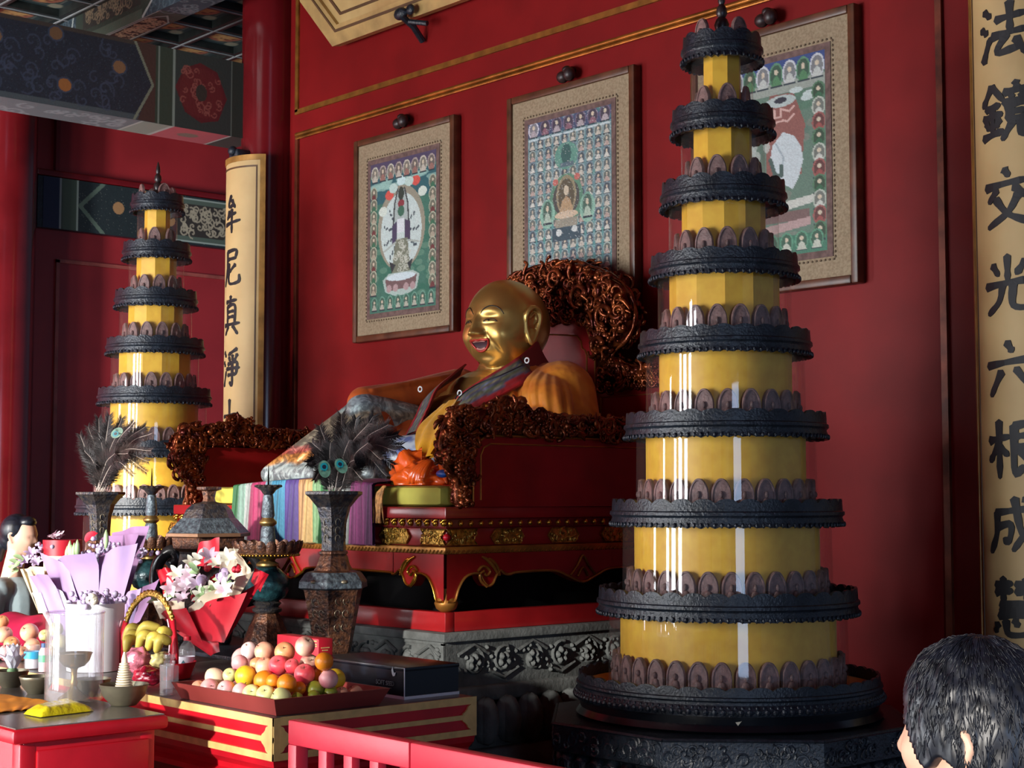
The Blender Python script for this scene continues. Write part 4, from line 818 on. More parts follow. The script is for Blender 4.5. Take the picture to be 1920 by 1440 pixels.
c2, C2 = band('collar_band', [at(868, 694, Y=4.58), at(838, 716, Y=4.48), at(808, 742, Y=4.36), at(792, 775, Y=4.28), at(772, 815, Y=4.2)], .085, ((-.5, -.3, -.6), (-.7, -.2, -.4)), None, 5)
for px_, py_, yy in ((992, 676, 4.575), (866, 737, 4.31), (792, 730, 4.28), (905, 800, 4.3)):
    c = at(px_, py_, Y=yy); m = MB().tube([c+V(.012*math.cos(k*.5236)*1.1, -.012, .011*math.sin(k*.5236)) for k in range(12)], .0035, 6, True); part('collar_ring', m, RINGM, t, True)
m = MB(); m.tube(cat([at(x, y, Y=yy) for x, y, yy in ((985, 682, 4.56), (940, 703, 4.44), (900, 718, 4.38), (870, 737, 4.31), (850, 760, 4.26), (838, 785, 4.24))], 5), .003, 5)
m.tube(cat([at(x, y, Y=yy) for x, y, yy in ((866, 738, 4.31), (855, 745, 4.28), (848, 775, 4.24))], 4), .003, 5); part('neck_cord', m, LNM, t, True)
# golden chain crease on the belly and the yellow silk sash
YST = mat('bright yellow satin', (232, 168, 30), .34, var=.12, scale=14, sheen=.3, bump=.3, bscale=22)
m = MB()
def sash(a, b):
    c = cat([at(848, 752, Y=4.22), at(815, 790, Y=4.1), at(800, 830, Y=4.0), at(797, 858, Y=3.97)], 8); i = min(len(c)-1, int(b*(len(c)-1)+.5)); w = .11+.05*math.sin(b*3)
    return c[i]+V((a-.5)*w, -.012*math.cos((a-.5)*3+b*4)-.012*math.sin(a*14+b*6), (a-.5)*w*.25)
m.grid(sash, 22, 25); vs0 = list(m.v); f0 = list(m.f); n0 = len(vs0); m.v += [(x, y+.02, z-.006) for x, y, z in vs0]; m.f += [tuple(i+n0 for i in reversed(f)) for f in f0]
part('sash', m, YST, t, True)
# ---------------------------------------------------------------- orange satin bundle on the cushion
SATIN = mat('orange satin', (238, 96, 26), .2, var=.1, scale=10, coat=.3, bump=.25, bscale=18)
t = thing('satin_bundle', (-4.97, 3.95, 1.736), 'crumpled glossy orange satin cloth on the edge of the yellow cushion', 'cloth')
m = MB(); rnd = random.Random(11)
def crump(a, b):
    th = 2*math.pi*a; ph = b*math.pi/2; r = 1+.28*noise.noise(V(math.cos(th)*2.2, math.sin(th)*2.2, ph*2.4))+.12*noise.noise(V(math.cos(th)*6, math.sin(th)*6, ph*6))
    return V(-4.97+.165*r*math.cos(th)*math.cos(ph), 3.95+.095*r*math.sin(th)*math.cos(ph), 1.738+.105*r*math.sin(ph)*(1-.35*math.cos(th)))
m.grid(crump, 64, 26, True)
for k in range(9):
    a = rnd.uniform(3.3, 6.2); m.tube(cat([V(-4.93+.16*math.cos(a), 3.95+.09*math.sin(a), 1.745), V(-4.93+.11*math.cos(a+.2), 3.95+.08*math.sin(a+.2), 1.79), V(-4.9+.05*math.cos(a+.5), 3.95+.04*math.sin(a), 1.835)], 5), [.006+.01*math.sin(q/10*3.1) for q in range(11)], 7)
part('satin', m, SATIN, t, True)
m = MB(); c = at(830, 888, Y=3.87); m.ball(c, (.036, .016, .016), 12); part('blue_ribbon', m, mat('blue ribbon', (34, 92, 190), .35), t, True)
# ---------------------------------------------------------------- striped tassel cloth over the front of the seat
STRC0 = [(40, 120, 60), (150, 190, 170), (178, 184, 178), (196, 40, 100), (206, 60, 110), (120, 170, 190), (60, 160, 206), (70, 170, 214), (84, 60, 150), (96, 70, 160), (206, 150, 90), (214, 170, 100), (130, 180, 120), (40, 130, 60), (50, 140, 64), (150, 160, 150), (168, 176, 170), (170, 60, 130), (160, 50, 120), (120, 40, 100)]
STRC = [tuple(int(v*.78+.14*sum(c)/3) for v in c) for c in STRC0]
mb = MB(); cols = []; nu, nv = 240, 40
def drape(a, b):
    x = -6.05+1.02*a; fall = b*.42; bul = .05*math.sin(min(1, b*3)*1.57)
    if b < .25: return V(x, 3.9-.145*math.sin(b/.25*1.57), 1.756+.02*math.sin(a*3)-.015*b/.25)
    q = (b-.25)/.75; return V(x+.02*q*(a-.5), 3.752-.010*math.sin(a*60)*q-.006*q-.004*math.sin(a*190), 1.741-.235*q)
rg = np.random.default_rng(4); jit = rg.random(nu)
mb.grid(drape, nu, nv)
for j in range(nv):
    for i in range(nu): q = i/(nu-1)*len(STRC)*.999; cols.append(np.array(lin(STRC[int(min(q+.1*jit[i], len(STRC)-1))]))*(.3+.6*jit[(i*7) % nu])*(.85+.3*rg.random()))
v0 = list(mb.v); n0 = len(v0); f0 = list(mb.f); mb.v += [(x, y+.014, z-.004) for x, y, z in v0]; mb.f += [tuple(i+n0 for i in reversed(f)) for f in f0]; cols = cols+cols
solo('striped_cloth', (-5.54, 3.8, 1.5), mb, PAINTSAT, 'rainbow striped tassel cloth hanging over the front of the throne seat', 'cloth', cols=np.array(cols), smooth=True)
m = MB(); rnd = random.Random(8)
for k in range(26):
    x = -4.985-.04+.06*rnd.random(); m.tube(cat([(-5.0+.02*rnd.random(), 3.78, 1.735), (x-.02, 3.765, 1.68), (x-.03+.03*rnd.random(), 3.76+.02*rnd.random(), 1.59)], 4), .0035, 5)
part_o = solo('tassel', (-5.0, 3.77, 1.59), m, mat('tan tassel thread', (212, 150, 84), .7, var=.3, scale=60), 'tan thread tassel hanging beside the striped cloth over the gilt beads', 'tassel', smooth=True)
# ---------------------------------------------------------------- pagodas
TZ = [3.25, 2.99, 2.732, 2.478, 2.213, 1.93, 1.635, 1.336]
TR = [.138, .177, .215, .255, .294, .345, .394, .441]; DR = [.067, .105, .145, .19, .23, .276, .317, .368]; GR = [.107, .146, .19, .23, .273, .308, .356, .404]
DN = [8, 8, 12, 12, 16, 20, 24, 28]; NN = [6, 10, 13, 17, 20, 25, 28, 32]
def eave(r, ri, z, hh=1.0):
    m = MB(); n = max(72, int(r*420)); k_ = max(10, int(round(r*2*math.pi/.075)))
    prof = [(ri, -.006), (r-.012, -.006), (r-.012, .05), (r-.002, .05), (r, .012), (r+.006, .008), (r+.007, -.002), (r, -.008), (r-.001, -.012), (r+.006, -.045), (r-.008, -.045), (r-.014, -.016), (ri, -.016)]
    vs = []; np_ = len(prof); fr = max(20, int(r*2*math.pi/.022))
    for j, (rr, zz) in enumerate(prof):
        for i in range(n):
            a = 2*math.pi*i/n; dz = 0; dr = 0
            if zz == .05: dz = -.012+.014*abs(math.sin(a*k_/2))**.6
            if zz == -.045: dz = .008*abs(math.sin(a*fr/2)); dr = .003*math.sin(a*fr)
            vs.append(((rr+dr)*math.cos(a), (rr+dr)*math.sin(a), z+(zz+dz)*hh))
    fs = [(j*n+i, j*n+(i+1) % n, ((j+1) % np_)*n+(i+1) % n, ((j+1) % np_)*n+i) for j in range(np_) for i in range(n)]
    m.add(vs, fs)
    for i in range(fr):                                   # small drops of the fringe
        a = 2*math.pi*i/fr; m.ball(((r+.006)*math.cos(a), (r+.006)*math.sin(a), z-.034*hh), (.005, .005, .009), 6)
    return m
def niche(w, h):
    m = MB(); N_ = 9; arch = [(-w/2, 0)]+[(-w/2*math.cos(k/N_*math.pi*.5)**.8 if k < N_ else 0, h*.5+h*.5*math.sin(k/N_*math.pi/2)) for k in range(N_+1)]
    arch += [(-x, z) for x, z in arch[-2::-1]]
    arch = [(x*(1 if z < h*.72 else max(0, 1-.18*(z/h-.72)/.28)), z) for x, z in arch]; m.prism(arch, -.006, .004)                             # faces -Y: y from -.006 to .004
    m.tube([(x*.9, -.007, z*.94+h*.02) for x, z in arch], .0035, 5)
    m.ball((0, -.008, h*.28), (w*.24, .008, h*.2), 8); m.ball((0, -.01, h*.55), (w*.11, .008, h*.1), 8); m.ball((0, -.007, h*.12), (w*.32, .008, h*.07), 8); return m
def pagoda(px_, py_, label):
    t = thing('pagoda', (0, 0, 0), label, 'pagoda', 'tiered yellow pagodas flanking the throne')
    CAMD = math.atan2(0-py_, 0-px_)
    cand = []
    for k in range(8):
        zb = (TZ[k+1] if k < 7 else 1.052)-.002; zt = TZ[k]-.01
        part('yellow_drum', MB().lathe([(DR[k], zb), (DR[k], zt)], (0,0,0), DN[k], rot=.2), YSILK, t, 25 if k < 4 else 40)
        g = MB(); g.lathe([(GR[k]*(1.0 if k < 2 else 1.01), zb+.001), (GR[k], zt-.02)], (0,0,0), 72, cap=False); part('glass_cylinder', g, GLASS, t, 60)
        part('eave_ring', eave(TR[k], .02, TZ[k], 1.0 if k > 2 else 1.1), BLKWD, t, 40)
        if k < 7: 
            m = MB().lathe([(DR[k]+.002, TZ[k+1]+.0005), (TR[k+1]-.013, TZ[k+1]+.0005)], (0,0,0), 48, cap=False)
        w = min(.066, 2*math.pi*(DR[k]+.022)/NN[k]*.9); h = (.132, .132, .13, .126, .122, .118, .115, .114)[k]
        for i in range(NN[k]):
            a = 2*math.pi*(i+.37)/NN[k]; cand.append((abs((a-CAMD+math.pi) % (2*math.pi)-math.pi), k, a, w, h, zb))
    cand.sort(key=lambda c: c[0]/(1+.0*c[1])); protos = {}; rest = MB()
    for q, (d, k, a, w, h, zb) in enumerate(cand):
        rr = DR[k]+.017
        if q < 98:
            if k not in protos: protos[k] = _mesh('buddha_niche', niche(w, h), NICHE, (0,0,0), 50)
            o = link(bpy.data.objects.new('buddha_niche', protos[k]), t); o.location = (rr*math.cos(a), rr*math.sin(a), zb+.003); o.rotation_euler = (0, 0, a+math.pi/2)
        else:
            nm = niche(w, h); rest.add(nm.v, nm.f, Matrix.Translation((rr*math.cos(a), rr*math.sin(a), zb+.003)) @ Matrix.Rotation(a+math.pi/2, 4, 'Z'))
    part('rear_niches', rest, NICHE, t, 50, stuff=True)
    for a in (CAMD-.9, CAMD+.75, CAMD+2.4, CAMD-2.5):
        o = link(bpy.data.objects.new('top_niche', protos[0] if 0 in protos else _mesh('n', niche(.05, .085), NICHE, (0,0,0), 50)), t); o.location = (.085*math.cos(a), .085*math.sin(a), 3.262); o.rotation_euler = (0, 0, a+math.pi/2); o.scale = (1, 1, .75)
    part('finial', MB().lathe([(.06, 3.25), (.058, 3.285), (.035, 3.295), (.045, 3.31), (.03, 3.325), (.022, 3.335), (.027, 3.352), (.02, 3.37), (.013, 3.378), (.02, 3.39), (.018, 3.41), (.009, 3.425), (.013, 3.435), (.01, 3.46), (.002, 3.49)], (0,0,0), 20), mat('dark brown finial', (48, 34, 34), .35, var=.2, scale=30), t, 40)
    # base
    m = eave(.512, .05, 1.062, .75); n = 120
    for i in range(n): a = 2*math.pi*i/n; m.ball((.52*math.cos(a), .52*math.sin(a), 1.025), (.011, .011, .011), 8)
    m.lathe([(.52, 1.012), (.525, 1.03), (.515, 1.046)], (0,0,0), 96, cap=False)
    part('base_ring', m, BLKWD, t, 40)
    part('base_cloth', MB().lathe([(.30, 1.05), (.30, 1.06), (.495, 1.06), (.495, 1.05)], (0,0,0), 60), YSILK, t, 40)
    part('base_drum', MB().lathe([(.505, .955), (.52, .965), (.512, .975), (.505, .985), (.512, 1.02), (.505, 1.03)], (0,0,0), 80), BLKSM, t, 40)
    m = MB(); m.prism([(.012, 0), (-.004, .012), (-.012, 0), (0, -.016)], 0, .002, (.505*math.cos(CAMD+.06), .505*math.sin(CAMD+.06), 1.0), (-math.sin(CAMD), math.cos(CAMD), 0), (0,0,1), (math.cos(CAMD), math.sin(CAMD), 0)); part('paint_chip', m, mat('chipped white', (190, 180, 160), .7), t)
    R8 = .59/math.cos(math.pi/8)
    m = MB().lathe([(R8*.985, .86), (R8, .865), (R8, .948), (R8*.99, .955)], (0,0,0), 8, rot=math.pi/8)
    rnd = random.Random(4)
    for f_ in range(8):
        a = f_*math.pi/4+0; nx_, ny_ = math.cos(a), math.sin(a); tx, ty = -ny_, nx_
        for i in range(34):
            s = (rnd.random()-.5)*.46; zz = .88+.055*rnd.random(); r = .008+.012*rnd.random(); a0 = rnd.random()*6; c = V(nx_*.591+tx*s, ny_*.591+ty*s, zz)
            m.tube([c+V(tx, ty, 0)*(r*math.cos(a0+q*.6))+V(0,0,r*math.sin(a0+q*.6)) for q in range(9)], .0045, 5)
        m.tube([(nx_*.592+tx*-.245, ny_*.592+ty*-.245, .95), (nx_*.592+tx*.245, ny_*.592+ty*.245, .95)], .005, 5)
    part('carved_frieze', m, BLKWD, t, 40)
    m = MB().lathe([(R8*.93, .7), (R8*.93, .862)], (0,0,0), 8, rot=math.pi/8)
    for f_ in range(8):
        a = f_*math.pi/4; nx_, ny_ = math.cos(a), math.sin(a); tx, ty = -ny_, nx_
        for i in range(7): s = (i-3)*.069; m.ball((nx_*.555+tx*s, ny_*.555+ty*s, .815), (.036, .036, .05), 10); m.tube(cat([(nx_*.59+tx*(s+.018*math.cos(q)), ny_*.59+ty*(s+.018*math.cos(q)), .82+.022*math.sin(q)) for q in (3.6, 2.6, 1.57, .5, -.5)], 3), .004, 5)
    part('lotus_petals', m, BLKWD, t, 50)
    part('plinth', MB().lathe([(R8*1.05, 0), (R8*1.05, .5), (R8*.9, .56), (R8*.9, .71)], (0,0,0), 8, rot=math.pi/8), BLKWD, t)
    t.location = (px_, py_, 0); return t
pag = pagoda(-3.624, 4.22, 'tall dark-ringed yellow pagoda under glass, standing nearest at the right of the throne')
far = dup(pag, (-7.6, 4.22, 0), 0, 'smaller looking yellow pagoda under glass beyond the far side of the throne, behind the feathers')
for o in [c for c in far.children if c.name.startswith(('buddha_niche', 'rear_niches'))]: pass
# ---------------------------------------------------------------- altar table
AX1, AY0, AY1, AZ = -3.667, 2.408, 3.124, 1.1; AX0 = -7.62
t = thing('altar_table', (-5.64, 2.76, 0), 'long red altar table with gold banded edges holding the offerings', 'table')
TOPM = mat('worn dark table top', (104, 104, 100), .3, var=.2, scale=5)
part('table_top', MB().box(AX0+.004, AX1-.004, AY0+.004, AY1-.004, 1.085, AZ), TOPM, t)
part('apron', MB().box(AX0, AX1-.003, AY0+.003, AY1, .985, 1.086), REDBR, t)
def bands(o, u, nrm, L):
    o, u, nrm = map(Vector, (o, u, nrm)); z = V(0,0,1); m = MB()
    for z0, z1 in ((1.078, 1.1), (1.034, 1.048), (.985, 1.004)): m.prism([(0, z0), (L, z0), (L, z1), (0, z1)], 0, .006, o, u, z, nrm)
    for s0, s1 in ((0, .022), (L-.022, L)): m.prism([(s0, .985), (s1, .985), (s1, 1.1), (s0, 1.1)], 0, .0062, o, u, z, nrm)
    for sg, s0 in ((1, .022), (-1, L-.022)):
        pl = []
        for cx, cz, r, a0, a1 in ((0, 1.063, .013, 1.4, .1), (.018, 1.041, .016, 1.3, -1.3), (0, 1.019, .013, -.1, -1.4)):
            pl += [(s0+sg*(cx+r*math.cos(a0+(a1-a0)*k/6)), cz+r*math.sin(a0+(a1-a0)*k/6)) for k in range(7)]
        m.prism([(s0-sg*.002, 1.078)]+pl+[(s0-sg*.002, 1.004)], 0, .0064, o, u, z, nrm)
    return m
part('gold_bands', bands((AX0, AY0+.003, 0), (1,0,0), (0,-1,0), AX1-AX0), GOLDPNT, t)
part('gold_bands', bands((AX1-.003, AY0, 0), (0,1,0), (1,0,0), AY1-AY0), GOLDPNT, t)
m = MB(); pr_ = [(0, .985), (-.006, .965), (-.03, .945), (-.032, .93), (-.012, .92), (-.012, .905)]
for (i0, z0), (i1, z1) in zip(pr_, pr_[1:]):
    m.add([(AX0-i0, AY0-i0+.004, z0), (AX1+i0-.004, AY0-i0+.004, z0), (AX1+i0-.004, AY1, z0), (AX0-i0, AY1, z0), (AX0-i1, AY0-i1+.004, z1), (AX1+i1-.004, AY0-i1+.004, z1), (AX1+i1-.004, AY1, z1), (AX0-i1, AY1, z1)], [(0,1,5,4), (1,2,6,5), (2,3,7,6), (3,0,4,7)])
part('cornice', m, REDBR, t, False)
m = MB().box(AX0+.06, AX1-.06, AY0+.06, AY1-.02, .1, .92); part('carcass', m, REDDK, t)
for x0 in (AX0+.01, AX1-.08):
    for y0 in (AY0+.02, AY1-.08): part('leg', MB().box(x0, x0+.06, y0, y0+.06, 0, .91, b=.006), REDBR, t)
m = MB()
for k in range(6):
    x0 = AX1-.16-k*.62-.5; z0, z1 = .5, .86
    for a in ((x0, x0+.5, z1-.012, z1), (x0, x0+.5, z0, z0+.012), (x0, x0+.012, z0, z1), (x0+.488, x0+.5, z0, z1)): m.box(a[0], a[1], AY0+.052, AY0+.06, a[2], a[3])
part('panel_moulding', m, GOLDPNT, t)
# offering stand behind it
m = MB().box(-6.92, -4.62, 3.2, 3.66, 1.06, 1.1, b=.006); 
st = thing('offering_stand', (-5.75, 3.43, 0), 'dark narrow wooden stand carrying the bronze vessels behind the altar table', 'stand')
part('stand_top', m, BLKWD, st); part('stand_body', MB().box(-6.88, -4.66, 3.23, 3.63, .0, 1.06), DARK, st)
# ---------------------------------------------------------------- small red table
SX1, SY0, SY1 = -3.914, 1.786, 2.235; SX0 = -5.3
t = thing('small_table', (-4.6, 2.0, 0), 'small red table with drawers in the lower left corner, before the altar table', 'table')
part('table_top', MB().box(SX0, SX1, SY0, SY1, 1.062, 1.1, b=.012), REDBR, t)
part('metal_sheet', MB().box(SX0+.01, SX1-.012, SY0+.012, SY1-.01, 1.1, 1.1025), mat('grey metal sheet', (150, 146, 138), .22, metal=.6, var=.1, scale=6), t)
part('body', MB().box(SX0+.04, SX1-.026, SY0+.04, SY1-.03, .55, 1.062, b=.004), REDBR, t)
m = MB().box(SX1-.034, SX1-.018, SY0+.075, SY1-.05, .86, 1.04, b=.006); d = part('drawer', m, REDBR, t)
m = MB(); yc = (SY0+SY1)/2+.02; m.tube(cat([(SX1-.018, yc-.045, .955), (SX1-.006, yc-.03, .945), (SX1-.006, yc+.03, .945), (SX1-.018, yc+.045, .955)], 4), .006, 8); part('handle', m, REDDK, d, True)
for x0 in (SX0+.03, SX1-.075):
    for y0 in (SY0+.03, SY1-.08): part('leg', MB().box(x0, x0+.05, y0, y0+.05, 0, 1.06, b=.008), REDBR, t)
# ---------------------------------------------------------------- bronze vases, candlesticks, censer
def vase(x, y, lab):
    t = thing('bronze_vase', (x, y, 1.1), lab, 'vase', 'faceted bronze vases on the offering stand'); rot = math.radians(15)
    def L(prof, mm, nm): part(nm, MB().lathe(prof, (x, y, 1.1), 6, rot=rot), mm, t, 20)
    L([(.082, 0), (.078, .012), (.066, .02), (.066, .026)], BRONZER, 'foot')
    L([(.066, .024), (.07, .03), (.112, .245), (.116, .256)], BRONZER, 'belly')
    L([(.116, .255), (.134, .262), (.132, .285), (.112, .312), (.104, .318)], BRONZEB, 'shoulder')
    L([(.104, .317), (.076, .324), (.064, .345), (.054, .375), (.05, .38), (.056, .384), (.056, .392), (.048, .396)], BRONZER, 'collar')
    L([(.048, .394), (.046, .43), (.05, .5), (.066, .555), (.098, .592), (.112, .602), (.112, .612), (.1, .614), (.08, .59), (.04, .5)], BRONZE, 'neck')
    m = MB()
    for k in range(6):
        a = rot+math.pi/3*(k+.5); c, s = math.cos(a), math.sin(a); q = math.cos(math.pi/6)
        for z, r, w in ((.07, .076, .02), (.12, .088, .026), (.17, .098, .03), (.215, .106, .03)):
            for e in (-1, 1):
                P0 = V(x+c*r*q+e*-s*w*.5, y+s*r*q+e*c*w*.5, 1.1+z); m.tube([P0+V(-s*.011*math.cos(n_*.7), c*.011*math.cos(n_*.7), .013*math.sin(n_*.7)) for n_ in range(8)], .002, 4)
        m.ball((x+c*.123*q, y+s*.123*q, 1.1+.285), (.016, .016, .008), 8)
        for z in (.44, .47, .5):
            r = .049+max(0, z-.46)*.1; P0 = V(x+c*r*q, y+s*r*q, 1.1+z); m.tube([P0+V(-s*.01*math.cos(n_*.7), c*.01*math.cos(n_*.7), .014*math.sin(n_*.7)) for n_ in range(7)], .0018, 4)
    part('enamel_pattern', m, mat('enamel wire scrolls', (150, 140, 118), .35, metal=.6), t, True)
    return t
vase(-4.835, 3.43, 'faceted bronze vase of dark feathers nearest the throne corner, behind the fruit')
vase(-6.655, 3.43, 'faceted bronze vase of feathers on the far left, behind the lilac bouquet')
def candle(x, y, lab):
    t = thing('candlestick', (x, y, 1.1), lab, 'candlestick', 'bronze pricket candlesticks'); c = (x, y, 1.1)
    part('base', MB().lathe([(.1, 0), (.1, .022), (.094, .024), (.088, .04), (.07, .09), (.05, .135), (.042, .145)], c, 8, rot=.2), BRONZER, t, 20)
    part('ring', MB().lathe([(.042, .142), (.056, .15), (.058, .16), (.044, .168), (.05, .175), (.056, .182), (.045, .19)], c, 24), BRONZE, t, 50)
    part('globe', MB().lathe([(.04, .188), (.07, .205), (.085, .235), (.086, .26), (.074, .29), (.05, .312), (.036, .32)], c, 28), TEAL, t, 50)
    part('gilt_neck', MB().lathe([(.03, .318), (.044, .326), (.044, .334), (.028, .345), (.034, .352), (.05, .356)], c, 24), BRASS, t, 50)
    m = MB(); n = 20
    m.lathe([(.05, .354), (.11, .364), (.122, .372), (.118, .38), (.03, .376)], c, 40)
    part('drip_dish', m, BRASS, t, 50); m = MB()
    def rim(a, b, q):
        th = 2*math.pi*a; w_ = abs(math.sin(th*n/2)); r = .116+.012*b+.012*w_**.7*(math.sin(b*2.2))-q; return V(x+r*math.cos(th), y+r*math.sin(th), 1.1+.364+b*(.042+.018*w_**.6))
    m.grid(lambda a, b: rim(a, b, 0), n*8, 7, True); m.grid(lambda a, b: rim(a, b, .004), n*8, 7, True)
    part('lotus_rim', m, BRONZER, t, 50)
    m = MB()
    for k in range(54): a = 2*math.pi*k/54; m.ball((x+.121*math.cos(a), y+.121*math.sin(a), 1.1+.368), .0052, 6)
    part('bead_ring', m, GOLD, t, True)
    part('column', MB().lathe([(.03, .375), (.032, .39), (.026, .47), (.022, .478)], c, 20), BRONZEB, t, 50)
    part('gilt_knop', MB().lathe([(.022, .478), (.034, .488), (.034, .496), (.024, .506), (.022, .512)], c, 20), BRASS, t, 50)
    part('upper_column', MB().lathe([(.022, .51), (.026, .52), (.02, .59), (.018, .6)], c, 20), BRONZEB, t, 50)
    m = MB().lathe([(.016, .6), (.022, .606), (.03, .618), (.046, .628), (.05, .634), (.04, .632), (.01, .628)], c, 24)
    for k in range(14): a = 2*math.pi*k/14; m.ball((x+.046*math.cos(a), y+.046*math.sin(a), 1.1+.634), (.009, .009, .006), 6)
    part('pan', m, BRONZE, t, 50)
    part('spike', MB().lathe([(.004, .63), (.003, .68), (.001, .715)], c, 8), DARK, t, 50)
candle(-5.275, 3.43, 'bronze candlestick with lotus drip dish between the censer and the near vase')
candle(-6.19, 3.43, 'bronze candlestick rising behind the lilac bouquet, before the far pagoda')
x, y = -5.715, 3.43; c = (x, y, 1.1); rot = .26
t = thing('censer', (x, y, 1.1), 'square-shouldered bronze incense burner with domed lid and curved handles', 'censer')
part('body', MB().lathe([(.08, .1), (.13, .12), (.152, .19), (.148, .25), (.125, .32), (.118, .36), (.122, .37)], c, 6, rot=rot), BRONZE, t, 20)
m = MB()
for k in range(3): a = rot+k*2.094; m.cap((x+.1*math.cos(a), y+.1*math.sin(a), 1.12), (x+.1*math.cos(a), y+.1*math.sin(a), 1.25), .025, .04, 10)
part('feet', m, BRONZE, t, True)
part('lid_rim', MB().lathe([(.12, .37), (.146, .384), (.152, .425), (.15, .428)], c, 6, rot=rot), BRONZER, t, 20)
part('lid_band', MB().lathe([(.15, .427), (.176, .432), (.176, .444), (.168, .448)], c, 6, rot=rot), mat('copper band', (150, 112, 84), .4, metal=.5), t, 20)
part('lid_slope', MB().lathe([(.172, .446), (.12, .5), (.112, .506)], c, 6, rot=rot), BRONZEB, t, 20)
part('lid_dome', MB().lathe([(.112, .505), (.095, .54), (.07, .562), (.034, .57), (.026, .574)], c, 6, rot=rot), BRONZE, t, 20)
part('lid_knob', MB().lathe([(.028, .572), (.024, .585), (.03, .615), (.052, .622), (.052, .632), (.04, .634)], c, 6, rot=rot), BRONZER, t, 20)
for s_ in (-1, 1):
    d = V(_R.x, _R.y, 0)*s_; o = V(x, y, 1.1); m = MB()
    pts = cat([o+d*.12+V(0,0,.16), o+d*.19+V(0,0,.18), o+d*.215+V(0,0,.25), o+d*.2+V(0,0,.33), o+d*.15+V(0,0,.372), o+d*.125+V(0,0,.34), o+d*.15+V(0,0,.312)], 5)
    m.tube(pts, [.02]*len(pts), 10, flat=1.3); part('handle', m, mat('dark bronze handle', (70, 70, 72), .22, metal=.7, var=.2), t, True)
# ---------------------------------------------------------------- peacock feathers
QUI = mat('pale quill', (206, 190, 178), .4); BARB = mat('dark brown feather barb', (46, 38, 38), .5, var=.3, scale=30, sheen=.2); BARB2 = mat('grey brown feather barb', (74, 64, 60), .5, var=.3, scale=30)
EYE1 = mat('green feather eye', (92, 134, 112), .4, var=.2, scale=60); EYE2 = mat('teal feather eye', (20, 132, 142), .3); EYE3 = mat('navy feather eye', (20, 30, 50), .3)
def feather(base, mid, tip, w, lab, grp, seed, eye=None, pale=False):
    rnd = random.Random(seed); C_ = cat([base, mid, tip], 14); N = len(C_)
    t = thing('peacock_feather', base, lab, 'feather', grp)
    m = MB(); m.tube(C_, [.0024*(1-.8*i/N) for i in range(N)], 5); part('quill', m, QUI, t, True)
    m = MB(); view = V(0,0,CAMZ); n = 78
    for k in range(n):
        q = .16+.84*k/(n-1); i = min(N-2, int(q*(N-1))); fr = q*(N-1)-i; p = C_[i].lerp(C_[i+1], fr); tg = (C_[i+1]-C_[i]).normalized()
        tocam = V(.75, -.65, .1); sd = tg.cross(tocam).normalized()
        for s_ in (-1, 1):
            for rep in range(5):
                L_ = w*(.35+.65*math.sin(min(1, q*1.15)*math.pi*.8+.25))*(.5+.75*rnd.random()); up = .35+.8*rnd.random()+max(0, q-.75)*3; ds = (sd*s_+tg*up+tocam*(rnd.random()-.5)*1.7).normalized()
                p1 = p+ds*L_*.5; p2 = p+(ds+tg*.35+V(0,0,-.22*rnd.random())+sd*s_*.1).normalized()*L_; wd = .0011
                b = len(m.v); pw = tg*wd; m.v += [tuple(p-pw), tuple(p+pw), tuple(p1-pw*.9), tuple(p1+pw*.9), tuple(p2)]; m.f += [(b, b+1, b+3, b+2), (b+2, b+3, b+4)]
    m.open = True; part('barbs', m, BARB2 if pale else BARB, t, False)
    if eye:
        e = C_[-1]; nrm = V(.72, -.68, .12).normalized(); uu = (C_[-1]-C_[-3]).normalized(); uu = (uu-nrm*uu.dot(nrm)).normalized(); vv = nrm.cross(uu)
        def disc(rx, ry, off, sh): return MB().prism([(rx*math.cos(a*.349), ry*math.sin(a*.349)) for a in range(18)], off, off+.001, e+uu*sh, vv, uu, nrm)
        r = eye; o = part('eye', disc(r, r*1.45, .006, 0), EYE1, t, False); part('eye_ring', disc(r*.62, r*.72, .0072, -r*.35), EYE2, o, False); part('eye_spot', disc(r*.3, r*.36, .0084, -r*.35), EYE3, o, False)
def bunch(base, specs, lab, grp, seed):
    for i, (tx, ty, dy, bend, w, eye, pale) in enumerate(specs):
        rnd = random.Random(seed+i); b = base+V(rnd.uniform(-.03, .03), rnd.uniform(-.03, .03), -.02); tip = at(tx, ty, Y=base.y+dy); mid = (b+tip)/2+V(0, 0, .05+bend)+V(rnd.uniform(-.02, .02), 0, 0); feather(b, mid, tip, w, lab, grp, seed*10+i, eye, pale)
near = [(600, 800, .05, 0, .06, None, False), (585, 830, -.02, 0, .055, None, False), (578, 868, -.08, .02, .045, None, False), (640, 778, .08, 0, .06, None, False), (668, 785, .0, 0, .06, None, False), (700, 780, .1, 0, .065, None, False), (728, 796, .02, .02, .065, None, False), (745, 815, .08, .03, .065, None, False), (742, 845, -.05, .05, .065, None, False), (738, 872, .02, .07, .06, None, False), (715, 862, -.1, .06, .055, None, True), (725, 893, -.06, .06, .05, None, False), (690, 830, -.12, 0, .07, None, False), (655, 825, -.12, 0, .07, None, False), (690, 795, -.08, 0, .06, None, True), (620, 830, -.1, 0, .06, None, False), (664, 862, -.14, .0, .07, None, True), (720, 835, .0, .02, .07, None, False), (609, 880, -.12, .03, .05, .022, False), (640, 874, -.14, .02, .05, .02, False), (700, 845, .06, .02, .07, None, False), (590, 900, -.08, .02, .035, None, True), (680, 900, -.13, .03, .045, None, True), (752, 835, .1, .04, .06, None, False), (675, 812, .1, 0, .075, None, False), (650, 800, .05, 0, .07, None, False)]
bunch(V(-4.835, 3.43, 1.7), near, 'dark peacock feather in the vase nearest the throne corner', 'peacock feathers in the near vase', 100)
